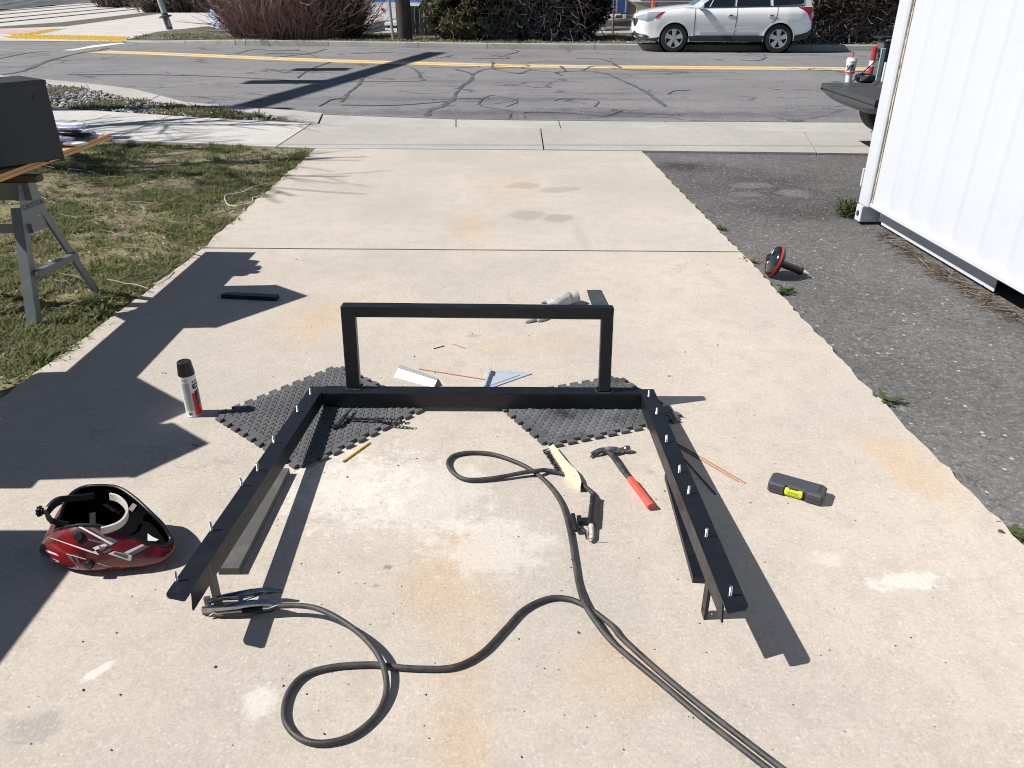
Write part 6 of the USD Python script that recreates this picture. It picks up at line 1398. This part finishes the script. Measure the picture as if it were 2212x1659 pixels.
for k in (-1, 1): obj("insulator", lathe((ub0[0] - .1 + k, ub0[1] + .1, 9.66), (0, 0, 1), [(.04, 0), (.06, .05), (.04, .1), (.05, .14), (0, .16)], 10), "tar_seal", pole)
obj("number_tag", bx((ub0[0] - .16, ub0[1] + .048, 1.55), (.06, .01, .22), ch=.002), "stone_warm", pole)
s0 = at(850, 87.2, VZ); s1 = aty(840.5, 0, s0[1])
sgn = thing("sign_post", "thin galvanised sign post leaning at the kerb just left of the utility pole", "sign post", s0)
obj("post", tube([s0 - [0, 0, .05], s0 + (s1 - s0) * 2.2], .042, 12), "galv_post", sgn)
obj("sign_plate", bx(s0 + (s1 - s0) * 2.1 + [0, -.05, 0], (.45, .012, .6), ch=.003), "white_paint", sgn)

# railway signal gantry and bare tree out of view to the left: their shadows cross road and pavement
gm_ = thing("signal_gantry", "railway signal mast with an arm over the road, out of view, seen as shadow", "signal gantry", (-12.4, 11.1, 0))
GZ = 8.5; off = np.array([-SUN_TO[0], -SUN_TO[1]]) / SUN_TO[2]
shA, shB = np.array(at(524, 233, RZ)[:2]), np.array(at(930, 113, RZ)[:2])
aA, aB = shA - off * GZ, shB - off * GZ
obj("mast", cyl((aA[0], aA[1] - .15, -.1), (aA[0], aA[1] - .15, GZ + .6), .2, .17, 16), "galv_post", gm_)
adir = (aB - aA) / np.linalg.norm(aB - aA)
obj("arm", bar((*(aA - adir * .4), GZ), (*aB, GZ + .15), .34, .30, .02), "galv_post", gm_)
M("signal_black", (0.02, 0.02, 0.022), 0.5)
for px, ln, zc in (((618, 177), 1.35, .55), ((692, 150), 1.0, .55)):
    c = np.array(at(*px, RZ)[:2]); zz = GZ + zc; cc = c - off * zz
    obj("signal_head", bx((*(cc), zz), (.30, .62, ln), ch=.03), "signal_black", gm_)
def bare_tree(base, h, seed, label, spread=1.0, mat="pole_wood", depth=4, drop=0.0):
    r = np.random.default_rng(seed); t = thing("bare_tree", label, "tree", base); segs = []
    def grow(p, d, L, rad, lev):
        n = 5; P = [p]
        for i in range(n):
            d = d + r.normal(0, .10, 3) + np.array([0, 0, .02 if lev < 2 else -drop]); d /= np.linalg.norm(d); P.append(P[-1] + d * L / n)
        (trunk if lev == 0 else segs).append(tube(np.array(P), np.linspace(rad, rad * .6, n + 1), 8 if lev < 2 else 4))
        if lev < depth:
            for k in range(r.integers(3, 6)):
                f = r.uniform(.35, 1); q = P[int(f * n)]; a = r.uniform(0, 6.283); dd = d * .75 + spread * .75 * np.array([math.cos(a), math.sin(a), r.uniform(-.1, .5)]); dd /= np.linalg.norm(dd); grow(q, dd, L * r.uniform(.5, .75), rad * .56 * r.uniform(.7, 1), lev + 1)
    trunk = []
    grow(np.array(base, float) - [0, 0, .1], np.array([0.03, 0, 1.0]), h * .38, h * .017, 0)
    obj("trunk", trunk[0], mat, t); obj("branches", cat_(segs), mat, t, kind="stuff")
bare_tree((-9.0, 9.5, -.02), 12.0, 5, "bare tree left of the lawn, out of view, its branches shade the pavement", 1.1)
for k, (y, z, sg) in enumerate(((9.35, 6.8, .2), (8.75, 6.4, .3), (9.9, 7.2, .2))):
    x = np.linspace(-70, 6, 40)
    if k != 1: continue
    w = thing("overhead_wire", ["overhead wire furthest of three", "overhead wire nearest of three", "overhead wire middle of three"][k] + " above the pavement, out of view, seen as shadow", "wire", (-30, y, z))
    obj("wire", tube(np.c_[x, y - .02 * (x + 8), z + .0012 * (x + 20) ** 2], .011, 5), "tar_seal", w)

# ---------------------------------------------------------------- shrubs
def twig_mat(name, c):
    g = Graph(); rp = g("geometry").random_per_island
    col = g("hsv", hue=g("map_range", value=rp, from_min=0.0, from_max=1.0, to_min=0.48, to_max=0.53, clamp=True).result, saturation=g("map_range", value=g.math("fraction", g.math("multiply", rp, 5.7)), from_min=0.0, from_max=1.0, to_min=0.6, to_max=1.15, clamp=True).result, value=g("map_range", value=g.math("fraction", g.math("multiply", rp, 11.3)), from_min=0.0, from_max=1.0, to_min=0.45, to_max=1.7, clamp=True).result, fac=1.0, color=c).color
    g.done(name, g("principled_bsdf", base_color=col, roughness=0.7, specular_ior_level=0.3).BSDF)
twig_mat("twig_red", (0.50, 0.185, 0.10)); twig_mat("twig_brown", (0.62, 0.31, 0.15)); twig_mat("twig_pale", (0.6, 0.48, 0.34)); twig_mat("twig_grey", (0.30, 0.26, 0.22)); twig_mat("twig_dark", (0.06, 0.048, 0.042))
leaf_mat("conifer_dark", (0.022, 0.034, 0.016), 0.15, 0.5, 0.6); leaf_mat("conifer_olive", (0.34, 0.37, 0.15), 0.3, 0.5, 0.5); leaf_mat("conifer_tan", (0.36, 0.29, 0.14), 0.2, 0.6, 0.5); leaf_mat("dead_brown", (0.19, 0.095, 0.05), 0.2, 0.7, 0.5)
def stems(n, c, a, b, h, fan, r, rad=.007, seg=6, sides=3, h0=.5):
    out = []
    for i in range(n):
        t = r.uniform(0, 6.283); q = math.sqrt(r.random()); p = np.array([c[0] + a * q * math.cos(t), c[1] + b * q * math.sin(t), c[2]])
        d = np.array([(p[0] - c[0]) / max(a, .1) * fan, (p[1] - c[1]) / max(b, .1) * fan * .7, 1.0]) + r.normal(0, .16, 3); d /= np.linalg.norm(d); L = h * r.uniform(h0, 1.0); P = [p]
        for k in range(seg):
            d = d + r.normal(0, .22, 3); d[2] = abs(d[2]); d /= np.linalg.norm(d); P.append(P[-1] + d * L / seg)
        out.append(tube(np.array(P), np.linspace(rad, rad * .4, seg + 1) * r.uniform(.6, 1.5), sides, cap=False))
    return cat_(out)
def curls(n, c, a, b, z0, z1, r, L=.6, rad=.006, bend=.5):
    out = []
    for i in range(n):
        p = np.array([c[0] + r.uniform(-a, a), c[1] + r.uniform(-b, b), r.uniform(z0, z1)]); d = r.normal(0, 1, 3); d /= np.linalg.norm(d); P = [p]; w = r.normal(0, bend, 3)
        for k in range(6): d = d + w * .5 + r.normal(0, .2, 3); d /= np.linalg.norm(d); P.append(P[-1] + d * L * r.uniform(.5, 1.2) / 6)
        out.append(tube(np.array(P), rad * r.uniform(.5, 1.4), 3, cap=False))
    return cat_(out)
def leaves(pts, size, r, elong=2.2, up=.3, per=1):
    n = len(pts); D = r.normal(0, 1, (n, 3)); D[:, 2] += up; D /= np.linalg.norm(D, axis=1, keepdims=True); S = np.cross(D, r.normal(0, 1, (n, 3))); S /= np.linalg.norm(S, axis=1, keepdims=True)
    sz = size * r.uniform(.5, 1.5, (n, 1)); V = np.stack([pts - S * sz * .3, pts + D * sz * elong * .5 + S * 0, pts + S * sz * .3, pts - D * sz * elong * .5], 1).reshape(-1, 3)
    i = np.arange(n) * 4; F = np.vstack([np.stack([i, i + 1, i + 2], 1), np.stack([i, i + 2, i + 3], 1)]); return trimesh.Trimesh(V, F, process=False)
def clumps(ells, n, r, clump=.16, per=26, shell=.55):
    """Points in leafy clumps spread through some ellipsoids, mostly near their skin."""
    out = []; w = np.array([e[3] * e[4] * e[5] for e in ells]) ** .7; w /= w.sum()
    for i in range(n):
        e = ells[r.choice(len(ells), p=w)]; d = r.normal(0, 1, 3); d /= np.linalg.norm(d); q = r.uniform(shell, 1.0) ** .6
        c = np.array(e[:3]) + d * q * np.array(e[3:]); 
        if c[2] < VZ + .05: continue
        out.append(c + r.normal(0, clump, (per, 3)) * [1, 1, .8])
    return np.vstack(out)
r_ = np.random.default_rng(41)
rc = at(610, 86, VZ); rc = np.array([rc[0], rc[1] + 1.0, VZ - .03])
rs = thing("red_shrub", "large leafless red-brown shrub on the verge left of the utility pole", "shrub", rc)
obj("red_stems", stems(1500, rc - [.12, 0, 0], 1.6, .85, 2.1, .62, r_, .0095), "twig_red", rs, kind="stuff", smooth=False)
obj("brown_stems", stems(1300, rc + [.15, -.25, 0], 1.7, .85, 1.8, .55, r_, .009), "twig_brown", rs, kind="stuff", smooth=False)
obj("fine_twigs", cat_([curls(1500, rc + [0.1, 0, 0], 2.0, .9, .5, 2.1, r_, .5, .005), curls(900, rc + [1.6, .3, 0], .7, .8, .3, 1.9, r_, .5, .005)]), "twig_red", rs, kind="stuff", smooth=False)
obj("pale_twigs", curls(110, rc + [-.2, -.8, 0], 1.8, .35, .2, 1.4, r_, .6, .010, .5), "twig_pale", rs, kind="stuff", smooth=False)
q = clumps([(rc[0] + .4, rc[1], 1.3, 1.8, .9, .6)], 500, r_, .2, 14, .1)
obj("dead_leaves", leaves(q, .05, r_), "dead_brown", rs, kind="stuff", smooth=False)
obj("dark_core", stems(900, rc + [1.25, .1, 0], .9, .7, 1.9, .5, r_, .012), "twig_dark", rs, kind="stuff", smooth=False)

jc = at(1115, 90, VZ); jc = np.array([jc[0], jc[1] + 1.35, VZ])
jn = thing("conifer_shrub", "wide dark evergreen conifer with dead lower twigs behind the far kerb", "conifer", jc)
obj("trunk", cat_([tube([jc + [x, 0, -.1], jc + [x * .6, .1, 1.0], jc + [x * .3, .1, 3.0]], [.12, .09, .03], 8) for x in (-.6, .3, 1.1)]), "pole_wood", jn)
EL = [(jc[0] - 1.2, jc[1], 1.3, 1.35, 1.15, 1.15), (jc[0] + .1, jc[1] + .2, 1.7, 1.8, 1.2, 1.6), (jc[0] + 1.5, jc[1] + .2, 1.6, 1.15, 1.1, 1.4), (jc[0] - 1.75, jc[1] - .1, 1.0, .8, .8, .9), (jc[0] + 2.1, jc[1], 1.1, .6, .8, .9), (jc[0], jc[1] + .3, 2.7, 1.3, 1.0, 1.0)]
obj("dark_foliage", leaves(clumps(EL, 2600, r_, .14, 24, .35), .085, r_, 2.6), "conifer_dark", jn, kind="stuff", smooth=False)
q = clumps([(jc[0] - 1.25, jc[1] - .2, 1.25, 1.45, 1.25, 1.15), (jc[0] - 1.8, jc[1] - .25, 1.0, .9, .9, .9), (jc[0] - 1.0, jc[1] - .5, 1.1, 1.3, .75, 1.0)], 460, r_, .08, 55, .97); obj("olive_sprays", leaves(q, .06, r_, 2.4, .8), "conifer_olive", jn, kind="stuff", smooth=False)
q = clumps([EL[1]], 60, r_, .085, 40, .9); obj("upper_sprays", leaves(q, .055, r_, 2.4, .8), "conifer_olive", jn, kind="stuff", smooth=False)
obj("dead_twigs", cat_([curls(520, jc + [.65, -1.05, 0], 1.5, .22, .15, 1.5, r_, .75, .007, .35), curls(160, jc + [-1.0, -.8, 0], 1.0, .3, .12, .8, r_, .6, .008, .35)]), "twig_grey", jn, kind="stuff", smooth=False)
obj("dead_brush", curls(900, jc + [.6, -.5, 0], 1.8, .4, .12, 1.6, r_, .7, .012, .4), "twig_dark", jn, kind="stuff", smooth=False)

dc_ = at(1850, 96, VZ); dc_ = np.array([dc_[0] + .25, dc_[1] + 1.5, VZ])
dn_ = thing("dry_conifer", "olive-brown drooping conifer behind the white vehicle, grey dead twigs below", "conifer", dc_)
obj("trunk", tube([dc_ + [.35, 0, -.1], dc_ + [.3, 0, 1.4], dc_ + [.2, 0, 4.0]], [.22, .18, .08], 10), "pole_wood", dn_)
E2 = [(dc_[0] - .8, dc_[1] - .55, 1.35, 1.4, .65, .75), (dc_[0] + .3, dc_[1] - .5, 1.5, 1.0, .6, .7), (dc_[0] + .9, dc_[1], 1.75, 1.5, 1.1, 1.1), (dc_[0], dc_[1] + .2, 2.8, 1.5, 1.0, 1.1)]
obj("tan_foliage", leaves(clumps(E2, 1500, r_, .12, 30, .8), .06, r_, 3.2, -.8), "conifer_tan", dn_, kind="stuff", smooth=False)
obj("dark_foliage", leaves(clumps(E2 + [(dc_[0] + 1.2, dc_[1] + .3, 1.5, 1.2, .8, .8)], 1100, r_, .14, 24, .3), .08, r_, 2.6), "conifer_dark", dn_, kind="stuff", smooth=False)
obj("drooping_twigs", curls(500, dc_ + [-.2, -.9, 0], 1.7, .3, .6, 1.5, r_, .6, .007, .3), "conifer_tan", dn_, kind="stuff", smooth=False)
obj("grey_twigs", curls(800, dc_ + [-.7, -.75, 0], 1.35, .35, .12, .62, r_, .55, .013, .25), "twig_grey", dn_, kind="stuff", smooth=False)
obj("pale_twigs", curls(420, dc_ + [-.5, -.9, 0], 1.5, .25, .12, .6, r_, .38, .014, .25), "twig_pale", dn_, kind="stuff", smooth=False)
obj("dark_brush", curls(700, dc_ + [.8, -.3, 0], 1.6, .5, .12, 1.2, r_, .7, .014, .3), "twig_dark", dn_, kind="stuff", smooth=False)

for k, (px, wd, dp, lab) in enumerate((((408, 20), 3.2, 55.0, "grey dry bushes beyond the pavement between lamp post and red shrub"), ((330, 2), 4.5, 66.0, "grey dry bush at the photo's top edge left of the lamp post"))):
    c = aty(px[0], px[1], dp); c[2] = 0.0
    bt = thing("dry_bush", lab, "bush", c)
    obj("twigs", cat_([stems(500, c, wd, 1.2, 2.4, .3, r_, .03, 4), curls(900, c, wd, 1.2, .3, 2.2, r_, 1.0, .02)]), "twig_grey", bt, kind="stuff", smooth=False)
    obj("leaves", leaves(clumps([(c[0], c[1], .8, wd, 1.3, .9)], 500, r_, .3, 14, .2), .15, r_), "conifer_tan", bt, kind="stuff", smooth=False)

# pale blue board leaning behind the shrub
M("board_blue", (0.36, 0.44, 0.62), 0.6, var=0.3, vscale=3.0)
b0 = aty(487, 74, 29.0)
bl = obj("blue_board", tomesh((np.array([aty(452, 56, 29.4), aty(514, 76, 29.0), aty(482, 34, 29.5), aty(454, 19, 29.8)] + [p + [0, .05, 0] for p in (aty(452, 56, 29.4), aty(514, 76, 29.0), aty(482, 34, 29.5), aty(454, 19, 29.8))]), np.array([[0, 1, 2, 3], [7, 6, 5, 4], [0, 4, 5, 1], [1, 5, 6, 2], [2, 6, 7, 3], [3, 7, 4, 0]]))), "board_blue", label="pale blue board leaning at the left edge of the red shrub", cat="board", smooth=False)

# ---------------------------------------------------------------- yard behind the kerb
M("fence_wire", (0.30, 0.29, 0.27), 0.5, metal=0.5); M("fence_post", (0.22, 0.19, 0.16), 0.6, metal=0.2, var=0.6, vscale=4.0, col2=(0.12, 0.09, 0.07))
FY = 28.3
fn = thing("chain_link_fence", "chain-link fence with rusty posts behind the conifer and parked vehicle", "fence", (2.0, FY, .1))
fx0, fx1, fz0, fz1 = -6.2, 11.5, .14, 1.75
def wires(sg):
    out = []; p = .085
    for k in range(int((fx1 - fx0 + 1.7) / p)):
        x0 = fx0 - 1.7 + k * p if sg > 0 else fx0 + k * p
        a, b = np.array([x0, FY, fz0]), np.array([x0 + sg * (fz1 - fz0), FY + .004 * sg, fz1])
        lo, hi = (a, b)
        ts = [0, 1]
        if sg > 0:
            t0 = max(0, (fx0 - a[0]) / (b[0] - a[0])); t1 = min(1, (fx1 - a[0]) / (b[0] - a[0]))
        else:
            t0 = max(0, (a[0] - fx1) / (a[0] - b[0])); t1 = min(1, (a[0] - fx0) / (a[0] - b[0]))
        if t1 - t0 > .02: out.append(tube([a + (b - a) * t0, a + (b - a) * t1], .0042, 3, cap=False))
    return out
obj("wire_mesh", cat_(wires(1) + wires(-1)), "fence_wire", fn, kind="stuff", smooth=False)
xp = aty(1323, 80, FY)[0]
for k in range(-3, 4):
    x = xp + k * 3.0
    if fx0 - .5 < x < fx1 + .5: obj("post", cyl((x, FY, -.05), (x, FY, 1.85), .032, n=10), "fence_post", fn)
obj("top_wire", cyl((fx0, FY, 1.75), (fx1, FY, 1.75), .014, n=8), "fence_wire", fn)
M("slat_dark", (0.10, 0.10, 0.105), 0.8, var=0.8, vscale=14.0, col2=(0.19, 0.19, 0.2), bump=2.0, bscale=20.0)
pa_, pb_ = aty(889, 86, 27.9), aty(942, 86, 27.9); zt = aty(900, 13, 27.9)[2]
scn = thing("screen_panel", "dark grey screen panel between the utility pole and the conifer", "screen", ((pa_[0] + pb_[0]) / 2, 27.9, .1))
nsl = 9
for k in range(nsl):
    x0 = pa_[0] + (pb_[0] + .5 - pa_[0]) * k / nsl; x1 = pa_[0] + (pb_[0] + .5 - pa_[0]) * (k + 1) / nsl
    obj("slat", bx(((x0 + x1) / 2, 27.9 + .01 * (k % 2), (zt + .1) / 2), (x1 - x0 - .006, .03, zt - .1), ch=.004), "slat_dark", scn)
for x in (pa_[0], pb_[0] + .12): obj("post", cyl((x, 27.83, -.05), (x, 27.83, zt + .05), .03, n=10), "fence_post", scn)

# camper trailer
M("camper_white", (0.66, 0.66, 0.65), 0.4, var=0.4, vscale=2.0, col2=(0.52, 0.52, 0.52)); M("camper_blue", (0.045, 0.13, 0.48), 0.4)
CY = 33.5
c0, c1_ = aty(800, 0, CY), aty(807, 42, CY); c2_ = aty(858, 42, CY); zc = c1_[2]; x0 = c1_[0]; cx1 = aty(935, 14, CY)[0] + 1.2
z3 = c0[2]; z14 = aty(925, 14, CY)[2]
cmp_ = thing("camper_trailer", "white camper trailer with a blue stripe behind the sign post", "trailer", (x0, CY, .1))
UsdGeom.Xformable(stage.GetPrimAtPath(cmp_.path)).AddRotateZOp().Set(-24.0)
prof = Polygon([(x0, zc), (x0 + 2.1, zc), (x0 + 2.4, zc + .45), (cx1, zc + .45), (cx1, 2.9), (x0 - .15, 2.95), (x0 - .28, 2.3), (c0[0] - .04, z3)])
obj("body", place(slab(prof, -2.2, 0), (1, 0, 0), (0, 0, 1), (0, CY, 0)), "camper_white", cmp_, smooth=20)
zs = aty(860, 3.2, CY)[2]
obj("stripe", place(slab(Polygon([(c0[0] - .02, zs), (cx1 - .01, zs), (cx1 - .01, zs + .55), (c0[0] - .15, zs + .55)]), 0.001, .012), (1, 0, 0), (0, 0, 1), (0, CY, 0)), "camper_blue", cmp_)
obj("marker_lamp", bx(aty(831, 20.5, CY) + [0, -.02, 0], (.13, .05, .10), ch=.015), "lamp_red", cmp_)
obj("bumper", bx(((x0 + x0 + 1.8) / 2 - .1, CY - .05, zc - .13), (2.0, .25, .14), ch=.02), "camper_white", cmp_)
obj("rear_lamp", bx(aty(805, 46.5, CY) + [0, -.06, 0], (.18, .06, .12), ch=.02), "lamp_red", cmp_)
obj("chassis", bx((x0 + 1.6, CY + 1.0, zc - .22), (3.2, 1.6, .12)), "car_clad", cmp_)
for xx in (x0 + 2.9, x0 + 3.7): obj("wheel", lathe((xx, CY - .02, .42), (0, 1, 0), [(.1, 0), (.2, 0), (.32, .01), (.34, .06), (.34, .2), (0, .22)], 24), "tyre", cmp_)
for xx in (-.0, .35): obj("jack_leg", bar(aty(845 + xx * 24, 46, CY - .1) , [aty(843 + xx * 32, 82, CY - .1)[0], CY - .1, .09], .05, .05), "camper_blue", cmp_)
obj("window", place(slab(Polygon([(x0 + .7, 1.75), (x0 + 1.9, 1.75), (x0 + 1.9, 2.45), (x0 + .7, 2.45)]).buffer(-.05).buffer(.05), .001, .02), (1, 0, 0), (0, 0, 1), (0, CY, 0)), "car_glass", cmp_)
# sloping wing wall left of the trailer's bumper
w0, w1 = at(786, 78, VZ), aty(824, 54, 31.5)
obj("wing_wall", bar(aty(784, 76, 29.6) + [0, 0, -.08], aty(823, 57, 31.6) + [0, 0, -.08], .30, .55, .01), "kerb_concrete", label="low sloping concrete wall in front of the camper trailer", cat="wall")
# skip, ramp and blocks in the yard at right
M("skip_blue", (0.03, 0.14, 0.42), 0.5, var=0.6, vscale=1.2, col2=(0.02, 0.07, 0.22)); M("ramp_cream", (0.66, 0.58, 0.38), 0.7, var=0.5, vscale=1.5, col2=(0.5, 0.43, 0.3)); M("cone_orange", (0.75, 0.08, 0.03), 0.5)
SYY = 42.0
k0, k1 = aty(1306, 30, SYY), aty(1356, 30, SYY); kzt = 2.6
sk = thing("blue_tank", "blue steel tank on pale feet in the yard right of the conifer", "tank", ((k0[0] + k1[0]) / 2, SYY, .1))
obj("body", bx(((k0[0] + k1[0]) / 2, SYY + .8, (k0[2] + 2.9) / 2 + .0), (k1[0] - k0[0], 1.6, 2.9 - k0[2]), ch=.06), "skip_blue", sk)
for x in np.linspace(k0[0] + .12, k1[0] - .12, 3): obj("rib", bx((x, SYY - .02, (k0[2] + 2.8) / 2), (.07, .06, 2.7 - k0[2]), ch=.01), "galv_post", sk)
for x in (k0[0] + .15, k1[0] - .15): obj("foot", bx((x, SYY + .3, (k0[2] + .09) / 2), (.14, .8, k0[2] - .10), ch=.01), "camper_white", sk)
rw = thing("loading_ramp", "cream-coloured sloping ramp wall with a dark flank behind the parked vehicle's bonnet", "ramp", (*aty(1385, 40, 44)[:2], .1))
R_ = lambda x, y, Y=44.0: aty(1105.9 + x / 6.667, y / 6.667, Y)
f4 = [R_(1690, 10), R_(1800, 50), R_(1900, 90), R_(2250, 190), R_(2250, 260), R_(1700, 260), R_(1800, 190), R_(1800, 100)]
V = np.array(f4 + [p + [0, 1.2, 0] for p in f4]); n = 8
m_f = trimesh.creation.extrude_polygon(Polygon([(p[0], p[2]) for p in f4]).buffer(0), 1.2, engine="earcut")
obj("wall", place(m_f, (1, 0, 0), (0, 0, 1), (0, 45.2, 0)), "ramp_cream", rw, smooth=False)
dk = [R_(1690, 12, 44.2), R_(1800, 105, 44.2), R_(1800, 190, 44.2), R_(1740, 225, 44.2), R_(1590, 225, 44.2)]
obj("flank", place(trimesh.creation.extrude_polygon(Polygon([(p[0], p[2]) for p in dk]).buffer(0), .8, engine="earcut"), (1, 0, 0), (0, 0, 1), (0, 45.1, 0)), "pole_wood", rw, smooth=False)
obj("sill", bx((R_(1680, 240, 43.6) + R_(1620, 240, 43.6)) / 2 + [.4, 0, 0], (1.9, .5, .14), ch=.02), "ramp_cream", rw)
bw_ = thing("block_wall", "stacked dark stone blocks at the top edge beyond the parked vehicle's bonnet", "wall", (*aty(1430, 10, 52)[:2], .1))
M("block_grey", (0.17, 0.155, 0.145), 0.9, var=0.7, vscale=3.0, col2=(0.10, 0.09, 0.085), bump=2.0, bscale=10.0)
bx0 = aty(1366, 0, 52)[0]; zb0 = .1
r2 = np.random.default_rng(9)
for row in range(5):
    x = bx0 + (0.5 if row % 2 else 0)
    while x < bx0 + 9.5:
        L = r2.uniform(.9, 1.5); obj("block", bx((x + L / 2, 52 + r2.uniform(-.05, .05), zb0 + .275 + row * .56), (L - .03, .6, .53), ch=.03), "block_grey", bw_); x += L
cn = aty(1410, 22, 45.5)
cone = thing("traffic_cone", "small orange-red traffic cone seen above the parked vehicle's bonnet", "cone", cn)
obj("cone", lathe(cn - [0, 0, .3], (0, 0, 1), [(.16, 0), (.15, .05), (.05, .85), (.045, .95), (0, .95)], 14), "cone_orange", cone)
obj("base", bx(cn - [0, 0, .31], (.4, .4, .04), ch=.01), "cone_orange", cone)
obj("cone_stand", bx(cn - [0, 0, (cn[2] - .33) / 2 + .33], (1.2, .8, max(.1, cn[2] - .43)), ch=.02), "block_grey", label="dark block carrying the small orange cone behind the parked vehicle", cat="block")
for i, (a, b, hz, lab) in enumerate((((1300, 60), (1395, 51), .22, "low dark timber stack lying in the yard behind the fence"), ((1290, 66), (1360, 64), .10, "flat grey slab on the yard paving just nearer than the timber stack"))):
    A, B = at(*a, .09), at(*b, .09); obj(["timber_stack", "flat_slab"][i], bar(A + [0, 0, hz / 2], B + [0, 0, hz / 2], 1.0, hz, .03), ["pole_wood", "block_grey"][i], label=lab, cat=["timber", "slab"][i])
# dead brush and trees far behind, closing the view above the yard
r_ = np.random.default_rng(77)
